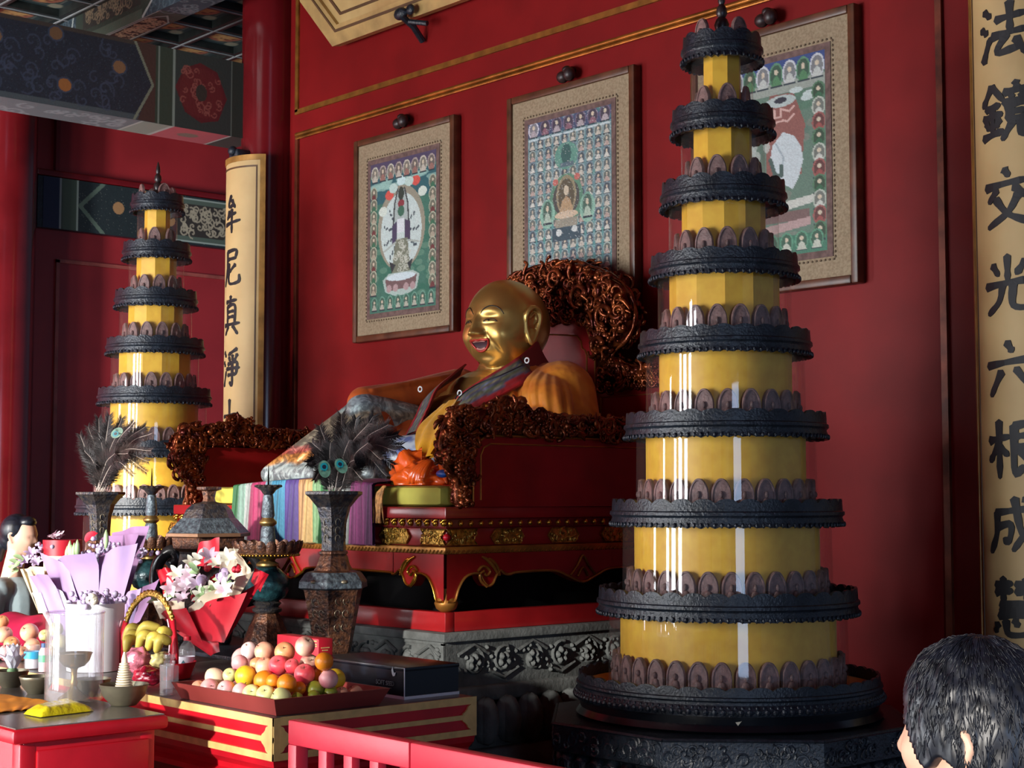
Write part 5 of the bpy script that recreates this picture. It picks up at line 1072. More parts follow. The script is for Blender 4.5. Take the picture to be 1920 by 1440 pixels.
farb = [(150, 815, .0, 0, .05, None, False), (158, 845, -.05, .0, .05, None, False), (165, 800, .05, 0, .05, None, False), (185, 785, .05, 0, .06, None, False), (205, 780, .0, 0, .06, None, False), (228, 785, .05, 0, .06, None, False), (250, 792, .0, .02, .06, None, False), (272, 800, .05, .03, .06, None, False), (285, 812, .0, .04, .055, None, False), (283, 845, -.06, .05, .055, None, True), (278, 865, -.05, .06, .05, None, True), (275, 885, -.05, .07, .045, None, False), (220, 812, -.1, 0, .06, .02, False), (190, 830, -.1, 0, .07, None, False), (240, 850, -.1, .03, .07, None, True), (215, 850, -.1, 0, .07, None, False), (180, 870, -.08, 0, .06, None, False), (255, 820, .05, .02, .07, None, False), (235, 815, .05, 0, .07, None, False), (200, 800, .08, 0, .07, None, False), (175, 820, .08, 0, .06, None, False), (250, 890, -.1, .06, .045, None, False)]
bunch(V(-6.655, 3.43, 1.7), farb, 'dark peacock feather in the far left vase, before the far pagoda', 'peacock feathers in the far vase', 300)
# ---------------------------------------------------------------- paper sheets and flowers
def sheet(mb, bl, br, tr, tl, bulge=.03, wav=.012, nrm=(.6, -.75, .2), seed=0, fold=0):
    bl, br, tr, tl = map(Vector, (bl, br, tr, tl)); n_ = Vector(nrm).normalized(); k = 12
    f = lambda a, b: bl.lerp(br, a).lerp(tl.lerp(tr, a), b)+n_*(bulge*math.sin(a*math.pi)*(.3+.7*b)+wav*math.sin(a*9+seed+b*2)*b+fold*max(0, b-.8)*5*.04)
    g = MB().grid(f, k, k); n0 = len(g.v); mb.add(g.v, g.f); mb.add([tuple(Vector(v)-n_*.0012) for v in g.v], [tuple(reversed(q)) for q in g.f])
def petal(mb, c, d, u, L, w, curl=.5):
    d, u = Vector(d).normalized(), Vector(u).normalized(); s = d.cross(u).normalized(); vs = []; k = 6
    for i in range(k+1):
        q = i/k; p = Vector(c)+d*(L*q)+u*(L*.28*math.sin(q*1.7)-curl*L*q*q*.55); ww = w*math.sin(min(.999, .1+q*.9)*math.pi)**.7*.5+.0004
        vs += [tuple(p-s*ww+u*ww*.25), tuple(p), tuple(p+s*ww+u*ww*.25)]
    fs = []
    for i in range(k):
        a = 3*i; fs += [(a, a+1, a+4, a+3), (a+1, a+2, a+5, a+4)]
    mb.add(vs, fs)
def lily(mb, c, ax, L, rnd):
    ax = Vector(ax).normalized(); a = ax.orthogonal().normalized(); b = ax.cross(a)
    for k in range(6):
        q = k*math.pi/3+rnd.random()*.3; o = a*math.cos(q)+b*math.sin(q); petal(mb, c, o*.85+ax*.55, ax-o*.3, L*(.85+.3*rnd.random()), L*.42, .45)
def rose(mb, c, r, rnd):
    for k in range(4): mb.ball(Vector(c)+V(rnd.uniform(-1, 1), rnd.uniform(-1, 1), rnd.uniform(-1, 1))*r*.35, (r*.75, r*.75, r*.7), 8)
    for k in range(9):
        o = V(rnd.uniform(-1, 1), rnd.uniform(-1, 1), rnd.uniform(-.2, 1)).normalized(); petal(mb, Vector(c)+o*r*.5, o.orthogonal(), o, r*.9, r*.8, .6)
LIL = mat('lilac wrapping paper', (166, 140, 182), .6, var=.06, scale=6); LILD = mat('mauve wrapping paper', (146, 108, 148), .6, var=.08, scale=6); KRAFT = mat('beige wrapping paper', (212, 196, 160), .65, var=.08)
CREAM = mat('cream wrapping paper', (240, 226, 196), .6, var=.05); REDP = mat('red wrapping paper', (196, 24, 44), .45, var=.1)
LILP = mat('pink white lily petal', (244, 226, 232), .55, var=.06, scale=30, col2=(226, 190, 206)); WLP = mat('cream lily petal', (244, 240, 220), .55, var=.05); LAVF = mat('lavender carnation', (206, 180, 214), .6, var=.15, scale=60); ROSE = mat('red rose', (206, 26, 54), .5, var=.2, scale=40); LEAF = mat('flower leaf green', (116, 156, 106), .5, var=.25, scale=20); PALEG = mat('pale green buds', (176, 206, 150), .5, var=.2); BABY = mat('pale lilac small blossoms', (204, 190, 222), .6, var=.2, scale=50)
t = thing('bouquet', tuple(at(175, 1210, Z=1.101)), 'large bouquet wrapped in lilac paper standing at the left on the altar', 'bouquet')
def sh(mb, pts, ys, **k): sheet(mb, *[at(p[0], p[1], Y=y_) for p, y_ in zip(pts, ys)], **k)
m = MB(); sh(m, [(212, 1140), (240, 1120), (278, 985), (212, 1000)], [3.0]*4, bulge=.02); sh(m, [(228, 1190), (262, 1165), (300, 1085), (245, 1120)], [2.93]*4, bulge=.02, seed=2); sh(m, [(185, 1135), (215, 1130), (262, 1002), (188, 1010)], [2.98]*4, seed=4); part('rear_paper', m, LILD, t, True)
m = MB(); sh(m, [(172, 1190), (226, 1140), (257, 1018), (186, 1044)], [2.84, 2.84, 2.82, 2.8], bulge=.03, seed=1); sh(m, [(145, 1195), (184, 1150), (188, 1040), (114, 1052)], [2.83, 2.83, 2.79, 2.82], bulge=.035, seed=3, fold=1)
sh(m, [(132, 1198), (165, 1180), (126, 1058), (76, 1036)], [2.8, 2.8, 2.79, 2.84], bulge=.02, seed=5); sh(m, [(100, 1200), (140, 1190), (96, 1080), (66, 1084)], [2.78, 2.78, 2.77, 2.8], bulge=.02, seed=6, fold=1); sh(m, [(222, 1195), (250, 1165), (263, 1102), (226, 1122)], [2.8]*4, bulge=.015, seed=7); part('front_paper', m, LIL, t, True)
m = MB(); sh(m, [(88, 1165), (112, 1205), (74, 1110), (62, 1112)], [2.77, 2.77, 2.77, 2.78], bulge=.01); sh(m, [(120, 1190), (150, 1190), (118, 1110), (86, 1090)], [2.785]*4, bulge=.012, seed=8); part('white_lining', m, WHITE, t, True)
m = MB(); rnd = random.Random(5)
for cx, cy, n in ((185, 1032, 26), (203, 1022, 20), (78, 1030, 16), (66, 1050, 14), (268, 1040, 14), (166, 1038, 12)):
    for k in range(n): m.ball(at(cx+rnd.gauss(0, 8), cy+rnd.gauss(0, 7), Y=2.92+rnd.gauss(0, .02)), .006+.004*rnd.random(), 6)
part('small_blossoms', m, BABY, t, True)
m = MB()
for cx, cy in ((131, 1030), (139, 1034), (145, 1028), (134, 1038), (199, 1010), (126, 1040)): p = at(cx, cy, Y=2.88); m = MB().lathe([(.004, -.04), (.011, -.01), (.009, .015), (.002, .034)], tuple(p), 8); part('green_bud', m, PALEG, t, True)
m = MB(); p = at(160, 1015, Y=2.92); petal(m, p, (.6, .5, .5), (.3, -.7, .4), .06, .035); petal(m, p, (.4, .6, .7), (.3, -.7, .4), .055, .03); part('red_petals', m, ROSE, t, True)
t = thing('bouquet', tuple(at(80, 1190, Z=1.101)), 'small bouquet in beige paper leaning left of the lilac one', 'bouquet')
m = MB(); sh(m, [(72, 1150), (88, 1150), (80, 1062), (40, 1068)], [2.84, 2.84, 2.84, 2.88], bulge=.02); sh(m, [(64, 1120), (72, 1150), (52, 1075), (44, 1066)], [2.8]*4, bulge=.01, seed=3); part('paper', m, KRAFT, t, True)
m = MB(); rnd = random.Random(6)
for cx, cy in ((60, 1040), (48, 1055), (70, 1058), (38, 1062)): m = MB(); lily(m, at(cx, cy, Y=2.88), (.5, -.5, .7), .035, rnd); part('lavender_flower', m, LAVF, t, True)
m = MB()
for cx, cy in ((36, 1058), (34, 1070), (44, 1050)): p = at(cx, cy, Y=2.87); petal(m, p, (-.6, -.5, .3), (.4, -.5, .7), .05, .02); petal(m, p, (-.4, -.5, -.5), (.4, -.5, .7), .05, .02)
part('leaves', m, PALEG, t, True)
p = at(117, 1046, Y=3.0); t = thing('flower_box', (p.x, p.y, 1.1), 'round cream flower box with a red rim behind the lilac bouquet', 'box')
part('box', MB().lathe([(.07, 0), (.075, .35), (.072, .36)], (p.x, p.y, 1.1), 28), CREAM, t, 50); zt = at(117, 1012, Y=3.0).z
m = MB().lathe([(.079, .352), (.079, zt-1.1), (.07, zt-1.1), (.07, .352)], (p.x, p.y, 1.1), 28); part('rim', m, REDP, t, 50)
m = MB(); rnd = random.Random(9)
for k in range(5): lily(m, (p.x+rnd.uniform(-.05, .05), p.y+rnd.uniform(-.04, .04), zt+.005), (rnd.uniform(-.5, .5), -.4, .8), .035, rnd)
part('flowers', m, LILP, t, True)
# red wrapped lily bouquet
t = thing('bouquet', tuple(at(385, 1225, Z=1.101)), 'lily bouquet in cream and red paper in front of the bronze vessels', 'bouquet')
m = MB(); Yb = 2.95
sh(m, [(360, 1200), (420, 1205), (462, 1110), (345, 1150)], [Yb-.08, Yb-.06, Yb-.03, Yb-.1], bulge=.04, seed=1); sh(m, [(330, 1180), (380, 1205), (350, 1140), (296, 1152)], [Yb-.08, Yb-.1, Yb-.12, Yb-.08], bulge=.03, seed=2); sh(m, [(395, 1205), (425, 1200), (500, 1080), (440, 1130)], [Yb-.02, Yb, Yb+.05, Yb-.02], bulge=.02, seed=3)
sh(m, [(362, 1060), (412, 1065), (413, 1008), (372, 1020)], [Yb+.08]*4, bulge=.015, seed=4); sh(m, [(306, 1115), (330, 1100), (318, 1065), (294, 1070)], [Yb+.02]*4, bulge=.02, seed=5); sh(m, [(470, 1090), (488, 1110), (502, 1076), (480, 1066)], [Yb+.06]*4, bulge=.01, seed=6)
sh(m, [(395, 1230), (412, 1222), (405, 1180), (330, 1185)], [Yb-.05]*4, bulge=.03, seed=7); part('red_paper', m, REDP, t, True)
m = MB(); sh(m, [(350, 1165), (410, 1160), (442, 1090), (352, 1138)], [Yb-.07, Yb-.07, Yb-.06, Yb-.12], bulge=.03, seed=2); sh(m, [(405, 1150), (440, 1130), (478, 1072), (436, 1092)], [Yb-.03, Yb, Yb+.04, Yb-.02], bulge=.03, seed=3); sh(m, [(412, 1080), (450, 1090), (478, 1070), (444, 1028)], [Yb+.05]*4, bulge=.01, seed=4, fold=1); sh(m, [(300, 1160), (350, 1160), (345, 1128), (286, 1128)], [Yb-.08]*4, bulge=.02, seed=5); sh(m, [(412, 1070), (425, 1075), (446, 1028), (412, 1035)], [Yb+.07]*4, bulge=.01); part('cream_paper', m, CREAM, t, True)
rnd = random.Random(12); fl = [(335, 1080, 'w'), (322, 1106, 'p'), (345, 1128, 'p'), (375, 1052, 'w'), (394, 1046, 'p'), (357, 1078, 'p'), (372, 1100, 'p'), (400, 1108, 'w'), (422, 1108, 'p'), (428, 1050, 'w'), (380, 1122, 'w'), (355, 1105, 'p'), (310, 1135, 'w'), (410, 1062, 'w'), (340, 1100, 'p'), (362, 1062, 'w')]
for kind, mm, nm in (('w', WLP, 'white_lily'), ('p', LILP, 'pink_lily')):
    for cx, cy, k_ in fl:
        if k_ == kind: m = MB(); lily(m, at(cx, cy, Y=Yb-.1+.1*(1130-cy)/90), (.55+rnd.uniform(-.4, .4), -.7, .5+rnd.uniform(-.3, .5)), .044, rnd); part(nm, m, mm, t, True)
for cx, cy in ((388, 1064), (444, 1066), (350, 1098), (402, 1086), (366, 1122)): m = MB(); rose(m, at(cx, cy, Y=Yb-.06+.1*(1130-cy)/90), .017, rnd); part('red_rose', m, ROSE, t, True)
for cx, cy, r in ((418, 1078, .026), (378, 1088, .022)): m = MB(); rose(m, at(cx, cy, Y=Yb-.06), r, rnd); part('lavender_carnation', m, LAVF, t, True)
m = MB()
for k in range(26): p = at(386+rnd.gauss(0, 9), 1120+rnd.gauss(0, 8), Y=Yb-.09); petal(m, p, (rnd.uniform(-1, 1), rnd.uniform(-1, 0), rnd.uniform(-.2, 1)), (.5, -.6, .5), .03, .012)
for cx, cy in ((372, 1074), (332, 1118), (425, 1090), (298, 1128)): 
    for k in range(3): petal(m, at(cx, cy, Y=Yb-.05), (rnd.uniform(-1, 1), rnd.uniform(-1, 0), rnd.uniform(-.2, 1)), (.5, -.6, .5), .05, .018)
part('leaves', m, PALEG, t, True)
# white flower bucket
p = at(182, 1215, Y=2.62); p = V(-5.07, 2.6, 1.1); t = thing('flower_bucket', tuple(p), 'white round flower bucket with pale lilac blossoms, in front of the lilac bouquet', 'bucket')
zt = at(180, 1130, Y=2.6).z
part('bucket', MB().lathe([(.092, .002), (.1, zt-1.1), (.094, zt-1.1), (.088, zt-1.13), (.02, zt-1.13)], tuple(p), 36), WHITE, t, 50)
m = MB(); rnd = random.Random(15)
for k in range(70): m.ball((p.x+rnd.uniform(-.08, .08), p.y+rnd.uniform(-.08, .08), zt+rnd.uniform(-.01, .035)), .006+.006*rnd.random(), 6)
part('small_blossoms', m, BABY, t, True)
m = MB(); rose(m, at(172, 1124, Y=2.53), .021, rnd); part('white_rose', m, WLP, t, True)
# red cloth heap at the left end
m = MB(); 
def heap(a, b): return V(-6.75+.9*a, 2.75+.35*b, 1.103+.11*math.sin(a*math.pi)*math.sin(b*math.pi)+.012*math.sin(a*17+b*5))
m.grid(heap, 30, 16); v0 = list(m.v); f0 = list(m.f); n0 = len(v0); m.v += [(x, y, z-.002) for x, y, z in v0]; m.f += [tuple(i+n0 for i in reversed(f)) for f in f0]
solo('red_cloth', (-6.3, 2.9, 1.1), m, mat('crimson cloth', (190, 24, 70), .6, var=.15), 'crumpled crimson cloth on the far left of the altar, under the bouquets', 'cloth', smooth=True)
# ---------------------------------------------------------------- gift basket with bananas and sweets
GB = V(-4.70, 2.66, 1.1)
t = thing('gift_basket', tuple(GB), 'red gift basket with a tall gold braided handle, between the bouquets', 'basket')
part('basket', MB().lathe([(.085, .002), (.105, .055), (.1, .055), (.08, .012)], tuple(GB), 28), REDP, t, 50)
hl = [at(226, 1215, Y=2.66), at(232, 1180, Y=2.66), at(247, 1140, Y=2.66), at(272, 1114, Y=2.66), at(300, 1118, Y=2.66), at(320, 1150, Y=2.66), at(328, 1190, Y=2.66), at(326, 1235, Y=2.66)]
C_ = cat(hl, 10); i0, i1 = 14, 54
m = MB(); 
for q in (0, 2.1, 4.2):
    m.tube([C_[i]+V(.007*math.cos(i*.9+q), 0, .007*math.sin(i*.9+q)) for i in range(i0, i1)], .0065, 6)
part('gold_braid', m, GOLDTR, t, True)
lo = at(224, 1262, Y=2.66); l2 = at(322, 1275, Y=2.66)
m = MB(); m.ribbon([C_[i0], C_[4], C_[0], lo], V(1, .3, 0), [.016, .026, .032, .034], .012); part('red_handle_wrap', m, REDP, t, True); m = MB(); m.ribbon([C_[i1-1], C_[-4], C_[-1], l2], V(1, .3, 0), [.016, .026, .032, .036], .012); part('red_handle_wrap', m, REDP, t, True)
m = MB()
for pts in (C_[:i0+1][::-1]+[lo], C_[i1-1:]+[l2]): m.tube([p+V(-.012, -.012, 0) for p in pts], .003, 5)
part('white_cord', m, mat('pink white cord', (244, 196, 206), .5), t, True)
BAN = mat('banana skin', (222, 196, 82), .45, var=.1, scale=12, col2=(186, 168, 70))
for i, (x0, y0, x1, y1, yy) in enumerate([(238, 1194, 262, 1180, 2.6), (262, 1190, 292, 1176, 2.6), (240, 1206, 262, 1192, 2.58), (262, 1208, 284, 1192, 2.56), (280, 1210, 303, 1196, 2.55), (300, 1200, 318, 1186, 2.58), (296, 1214, 316, 1202, 2.53), (238, 1214, 252, 1202, 2.56)]):
    a, b = at(x0, y0, Y=yy), at(x1, y1, Y=yy+.03); mid = (a+b)/2+V(0, -.01, .016); C2 = cat([a+(a-b)*.25-V(0, 0, .012), a, mid, b, b+(b-a)*.3-V(0, 0, .006)], 4); n = len(C2)
    m = MB().tube(C2, [.004+.0135*math.sin(min(1, max(0, k/(n-1)))*math.pi)**.6 for k in range(n)], 7)
    solo('banana', tuple(C2[0]), m, BAN, 'ripe yellow banana piled in the red gift basket', 'banana', 'bananas in the gift basket', True)
t = thing('sweets_packet', tuple(at(258, 1262, Y=2.55)), 'pink and red cellophane wrapped sweets below the bananas', 'packet')
PINKF = mat('pink foil wrapping', (226, 130, 150), .25, var=.3, scale=24, coat=.4, bump=.6, bscale=40); REDF = mat('red foil wrapping', (196, 30, 60), .25, var=.3, scale=24, coat=.4, bump=.6, bscale=40)
def lump(c, rx, ry, rz, seed): 
    m = MB(); c = Vector(c)
    def f(a, b):
        th, ph = 2*math.pi*a, -math.pi/2+math.pi*b; d = V(math.cos(th)*math.cos(ph), math.sin(th)*math.cos(ph), math.sin(ph)); r = 1+.3*noise.noise(d*2.4+V(seed, 0, 0))
        return c+V(d.x*rx*r, d.y*ry*r, d.z*rz*r)
    return m.grid(f, 30, 18, True)
part('pink_sweets', lump(at(258, 1238, Y=2.52), .042, .04, .04, 1), PINKF, t, True); part('red_sweets', lump(at(276, 1268, Y=2.5), .055, .04, .03, 5), REDF, t, True); part('pale_sweet', lump(at(300, 1238, Y=2.55), .026, .03, .026, 7), mat('pale yellow wrap', (226, 214, 140), .4, coat=.3), t, True)
# ---------------------------------------------------------------- bottles
PET = glass('clear plastic', (.93, .93, .96), 1.5, .03, .10)
p = at(350, 1268, Z=1.1); zt = at(350, 1193, Y=p.y).z-1.1
t = thing('water_bottle', tuple(p), 'clear water bottle with a red cap and white label beside the fruit tray', 'bottle')
part('bottle', MB().lathe([(.002, .002), (.024, .003), (.026, .01), (.026, zt*.5), (.027, zt*.62), (.024, zt*.74), (.012, zt*.88), (.010, zt*.93)], tuple(p), 28, cap=False), PET, t, 60)
part('cap', MB().lathe([(.0125, zt*.9), (.0125, zt), (.009, zt+.002)], tuple(p), 20), REDP, t, 50)
m = MB().lathe([(.0268, zt*.22), (.0268, zt*.5)], tuple(p), 28, cap=False); lb = part('label', m, WHITE, t, 60)
dv = V(.56, -.83, 0); sv = V(.83, .56, 0)
part('mountain_mark', MB().prism([(-.011, zt*.3), (.011, zt*.3), (0, zt*.42)], .0268, .0278, tuple(p), sv, (0,0,1), dv).prism([(-.02, zt*.23), (.02, zt*.23), (.02, zt*.27), (-.02, zt*.27)], .0265, .0275, tuple(p), sv, (0,0,1), dv), mat('teal mark', (60, 130, 140), .5), lb, False)
p = at(317, 1292, Z=1.1); zt = at(317, 1226, Y=p.y).z-1.1
t = thing('crystal_bottle', tuple(p), 'small square clear crystal bottle standing left of the fruit tray', 'bottle')
part('block', MB().box(p.x-.022, p.x+.022, p.y-.022, p.y+.022, 1.102, 1.1+zt*.68, b=.004), ACRY, t); part('neck', MB().lathe([(.014, zt*.66), (.018, zt*.72), (.018, zt*.8), (.013, zt*.83), (.019, zt*.9), (.017, zt)], tuple(p), 12), ACRY, t)
p = at(312, 1304, Z=1.1); zt = at(312, 1245, Y=p.y).z-1.1
t = thing('clear_cup', tuple(p), 'clear tall drinking cup at the left corner of the fruit tray', 'cup'); part('cup', MB().lathe([(.02, .002), (.022, zt), (.0205, zt), (.0185, .008), (.002, .008)], tuple(p), 24), ACRY, t, 60)
# ---------------------------------------------------------------- fruit tray
TRX0, TRX1, TRY0, TRY1 = -4.2, -3.695, 2.436, 2.785
t = tray = thing('fruit_tray', ((TRX0+TRX1)/2, (TRY0+TRY1)/2, 1.1), 'shallow dark red tray heaped with fruit on the altar corner', 'tray')
TRM = mat('brown red tray', (140, 56, 52), .45, var=.06, scale=8); m = MB(); fl, th, hh = .022, .008, .048
vs = []
for z, o_ in ((1.101, 0), (1.1+hh, fl), (1.1+hh, fl-th), (1.109, -th)): vs += [(TRX0-o_, TRY0-o_, z), (TRX1+o_, TRY0-o_, z), (TRX1+o_, TRY1+o_, z), (TRX0-o_, TRY1+o_, z)]
fs = [(3,2,1,0), (12,13,14,15)]
for j in range(3):
    for k in range(4): fs.append((4*j+k, 4*j+(k+1) % 4, 4*j+4+(k+1) % 4, 4*j+4+k))
part('tray', m.add(vs, fs), TRM, t)
def pile(P_):
    d = min(P_.x-TRX0, TRX1-P_.x, P_.y-TRY0, TRY1-P_.y)
    return 1.128+min(.15, max(0, d-.02)*.85) if d > -.02 else 0
FK = {
 'pw': ('peach', (246, 222, 216), (238, 190, 180), 'pale white pink peach'), 'pe': ('peach', (244, 200, 160), (226, 132, 110), 'soft orange pink peach'), 'ps': ('peach', (236, 176, 120), (214, 120, 80), 'orange peach'),
 'aw': ('apple', (240, 226, 190), (206, 70, 84), 'cream apple with a red cheek'), 'pk': ('peach', (226, 132, 144), (238, 190, 180), 'pink peach'), 'ar': ('apple', (206, 40, 66), (230, 110, 110), 'glossy red apple'),
 'or': ('orange', (234, 142, 32), (224, 120, 22), 'bright orange'), 'ye': ('orange', (240, 206, 50), (232, 186, 40), 'bright yellow orange'), 'li': ('lime', (170, 170, 60), (120, 136, 40), 'small green lime'), 'ga': ('apple', (226, 224, 160), (206, 206, 130), 'pale green apple'), 'mg': ('mango', (240, 226, 190), (238, 200, 170), 'pale mango')}
FM = {k: mat('fruit skin '+k, v[1], .38, scale=14, col2=v[2], bump=.06 if v[0] in ('orange', 'lemon') else .02, bscale=220) for k, v in FK.items()}
STEM = mat('fruit stem', (84, 62, 40), .6); PITM = mat('fruit hollow', (150, 130, 70), .6)
def fruit(c, r, kind, label, grp, seed, name=None):
    rnd = random.Random(seed); nm = FK[kind][0]; m = MB(); c = Vector(c)
    ax = V(rnd.uniform(-.7, .7)+.25, rnd.uniform(-.9, .2), rnd.uniform(.2, 1)).normalized(); q = V(0,0,1).rotation_difference(ax).to_matrix()
    prof = {'apple': lambda p: (1-.0*p) * (1-.26*math.exp(-((p-90)/22)**2)-.15*math.exp(-((p+90)/18)**2)+.05*math.exp(-((p-45)/30)**2)), 'peach': lambda p: 1-.16*math.exp(-((p-90)/16)**2)+.03*math.exp(-((p+90)/16)**2), 'mango': lambda p: 1+.18*(p/90)**2}.get(nm, lambda p: 1-.05*math.exp(-((p-90)/14)**2)+(.03 if nm == 'orange' else .07)*math.exp(-((p+90)/12)**2))
    def f(a, b):
        p = -90+180*b; rr = r*prof(p); Q = math.radians(p); T = 2*math.pi*a; s = 1-.05*math.exp(-(math.degrees(min(T, 2*math.pi-T))/14)**2) if nm == 'peach' else 1
        return c+q @ V(rr*s*math.cos(Q)*math.cos(T), rr*s*math.cos(Q)*math.sin(T), rr*math.sin(Q))
    m.grid(f, 28, 18, True)
    t = thing(name or nm, (c.x, c.y, c.z-r*.9), label, name or nm, grp); part('skin', m, FM[kind], t, True)
    tp = c+ax*r*prof(90)
    if nm in ('apple', 'peach'): part('stem', MB().tube([tp-ax*r*.1, tp+ax*r*.1, tp+ax*r*.24+V(.002, 0, 0)], r*.05, 5), STEM, t, True)
    else: part('calyx', MB().lathe([(r*.11, -.0005), (r*.07, r*.04), (.0003, r*.03)], (0,0,0), 8, m=Matrix.Translation(tp-ax*.0008) @ q.to_4x4()), LEAF if nm == 'lime' else PITM, t, True)
    return t
FL = [(855,185,75,'pw','at the top left of the heap'),(985,190,85,'pe','second on the top row of the heap'),(1160,195,88,'ps','third on the top row of the heap, dimple facing out'),(1335,155,85,'aw','topmost of the heap, before the red gift box'),(655,245,100,'pk','largest, at the upper left of the heap'),(775,290,72,'pk','just right of and below the largest pink peach'),(1365,285,80,'aw','directly below the topmost apple'),(1545,305,80,'or','highest on the right side, by the black box'),(500,370,85,'pk','at the left shoulder of the heap'),(355,385,72,'pe','left end, behind the small yellow peach'),(825,400,92,'ye','in the middle of the heap'),(990,320,82,'pe','above the middle oranges'),(1110,310,85,'ar','in the centre of the heap'),(1235,325,65,'ar','right of the central red apple'),(1340,395,90,'ar','below the two cream apples'),(1580,425,92,'ye','on the right side of the heap'),(1690,440,85,'pk','at the right edge, beside the black box'),(985,445,92,'or','just right of the middle yellow orange'),(1190,470,85,'or','front right of the middle, with a dark stalk'),(250,452,75,'pe','at the left corner of the tray'),(690,395,62,'ga','small, hidden between the pink peaches and the yellow orange'),(1425,495,75,'li','cut looking, on the right front slope'),(1550,540,65,'li','right front row, second from the tray corner'),(1410,572,55,'li','front right row, above the tray edge'),(520,500,82,'pk','front row, third from the left'),(660,515,80,'pk','front row, fourth from the left'),(790,535,80,'pk','front row, fifth from the left'),(880,550,80,'ga','front row, leftmost of the pale green apples'),(1000,565,85,'ga','front row, second pale green apple'),(1130,590,90,'ga','front row, at the tray corner'),(1265,590,52,'li','front, just right of the tray corner'),(1640,550,60,'pe','right row, near its end'),(1765,545,65,'pe','right row, last in the shade'),(420,500,62,'pe','front row, second from the left'),(338,488,55,'ar','front row, small one at the left'),(1460,400,68,'or','between the red apple and the right yellow orange'),(1270,500,60,'or','low, behind the right front limes'),(560,425,85,'mg','on the left slope, under the pink peach'),(1060,445,62,'or','squeezed between the two front oranges'),(920,300,62,'ps','half hidden behind the middle yellow orange')]
placed = []
for i, (zx, zy, zr, kd, pos) in enumerate(FL):
    x, y = 280+zx/4.571, 1180+zy/4.571; d = _F+_R*((x-960)/FPX)-_U*((y-720)/FPX); hit = None
    for k in range(3000):
        P_ = V(0,0,CAMZ)+d*(3.6+k*.0008); zz = pile(P_)
        if zz and P_.z <= zz: hit = P_; break
    if hit is None: hit = at(x, y, Y=2.62)
    r = zr/4.571*(hit-V(0,0,CAMZ)).dot(_F)/FPX
    hit.x = max(TRX0+r*.9, min(TRX1-r*.9, hit.x)); hit.y = max(TRY0+r*.9, hit.y); hit.z = max(hit.z, 1.111+r); placed.append([hit, r, kd, pos, i])
for it in range(60):                                      # push apart along the line of sight and sideways so that skins touch
    for a in range(len(placed)):
        for b in range(a):
            A_, B_ = placed[a], placed[b]; dv_ = A_[0]-B_[0]; ov = A_[1]+B_[1]-dv_.length
            if ov > .002:
                ra = (A_[0]-V(0,0,CAMZ)).normalized(); n_ = dv_.normalized(); s = 1 if n_.dot(ra) > 0 else -1
                A_[0] = A_[0]+ra*(s*ov*.3)+n_*(ov*.12); B_[0] = B_[0]-ra*(s*ov*.3)-n_*(ov*.12)
    for q in placed:
        q[0].z = max(q[0].z, 1.111+q[1]); q[0].y = max(q[0].y, TRY0+q[1]*.9); q[0].x = min(max(q[0].x, TRX0+q[1]*.9), TRX1-q[1]*.9)
for hit, r, kd, pos, i in placed: fruit(hit, r, kd, FK[kd][3]+' '+pos, 'fruit heaped on the tray', 50+i)
# hidden lower layer that carries the heap
rnd = random.Random(77); k = 0
for gx in range(5):
    for gy in range(3):
        p = V(TRX0+.09+gx*.08, TRY0+.075+gy*.075, 1.141)
        if all((p-q[0]).length > .03+q[1]-.004 for q in placed): fruit(p, .03, 'pk', 'pink peach buried in the bottom layer of the fruit heap', 'bottom layer of the fruit heap', 400+k); k += 1
# loose peaches at the left end of the altar
PL = [(8, 1190, .032, 'pe', 2.62, 'large peach nearest the left edge of the picture, topmost'), (22, 1208, .03, 'ps', 2.58, 'orange peach with a dark hollow, left end'), (55, 1186, .034, 'pe', 2.62, 'cream peach topmost of the left heap'), (60, 1212, .03, 'pe', 2.58, 'cream peach below the topmost one of the left heap'), (12, 1238, .03, 'pk', 2.5, 'pink peach at the left, above the lotus bowl'), (14, 1222, .026, 'ye', 2.54, 'yellow orange between the peaches at the left end'), (84, 1192, .022, 'ga', 2.64, 'pale green apple right of the topmost left peach'), (90, 1222, .024, 'ye', 2.58, 'bright yellow orange behind the green labelled bottle'), (4, 1166, .026, 'ps', 2.7, 'orange peach farthest back at the left edge'), (38, 1236, .028, 'pe', 2.54, 'peach behind the small white bottle'), (105, 1180, .026, 'ga', 2.66, 'pale yellow apple seen through the glass cylinder, upper'), (112, 1205, .03, 'ga', 2.64, 'pale yellow apple seen through the glass cylinder, lower')]
pl2 = [[at(x, y, Y=yy), r, kd, lab, i] for i, (x, y, r, kd, yy, lab) in enumerate(PL)]
for it in range(40):
    for a in range(len(pl2)):
        for b in range(a):
            dv_ = pl2[a][0]-pl2[b][0]; ov = pl2[a][1]+pl2[b][1]-dv_.length
            if ov > .001:
                ra = (pl2[a][0]-V(0,0,CAMZ)).normalized(); s = 1 if dv_.dot(ra) > 0 else -1; pl2[a][0] = pl2[a][0]+ra*(s*ov*.4); pl2[b][0] = pl2[b][0]-ra*(s*ov*.4)
for p, r, kd, lab, i in pl2: p.z = max(p.z, 1.1+r); fruit(p, r, kd, lab, 'loose fruit at the left of the altar', 500+i)
t = thing('fruit_plate', (-5.7, 2.58, 1.1), 'low dark plate under the loose peaches at the left', 'plate'); part('plate', MB().lathe([(.16, .001), (.2, .012), (.195, .014), (.15, .006)], (-5.7, 2.6, 1.1), 32), BOWLM, t, 50)
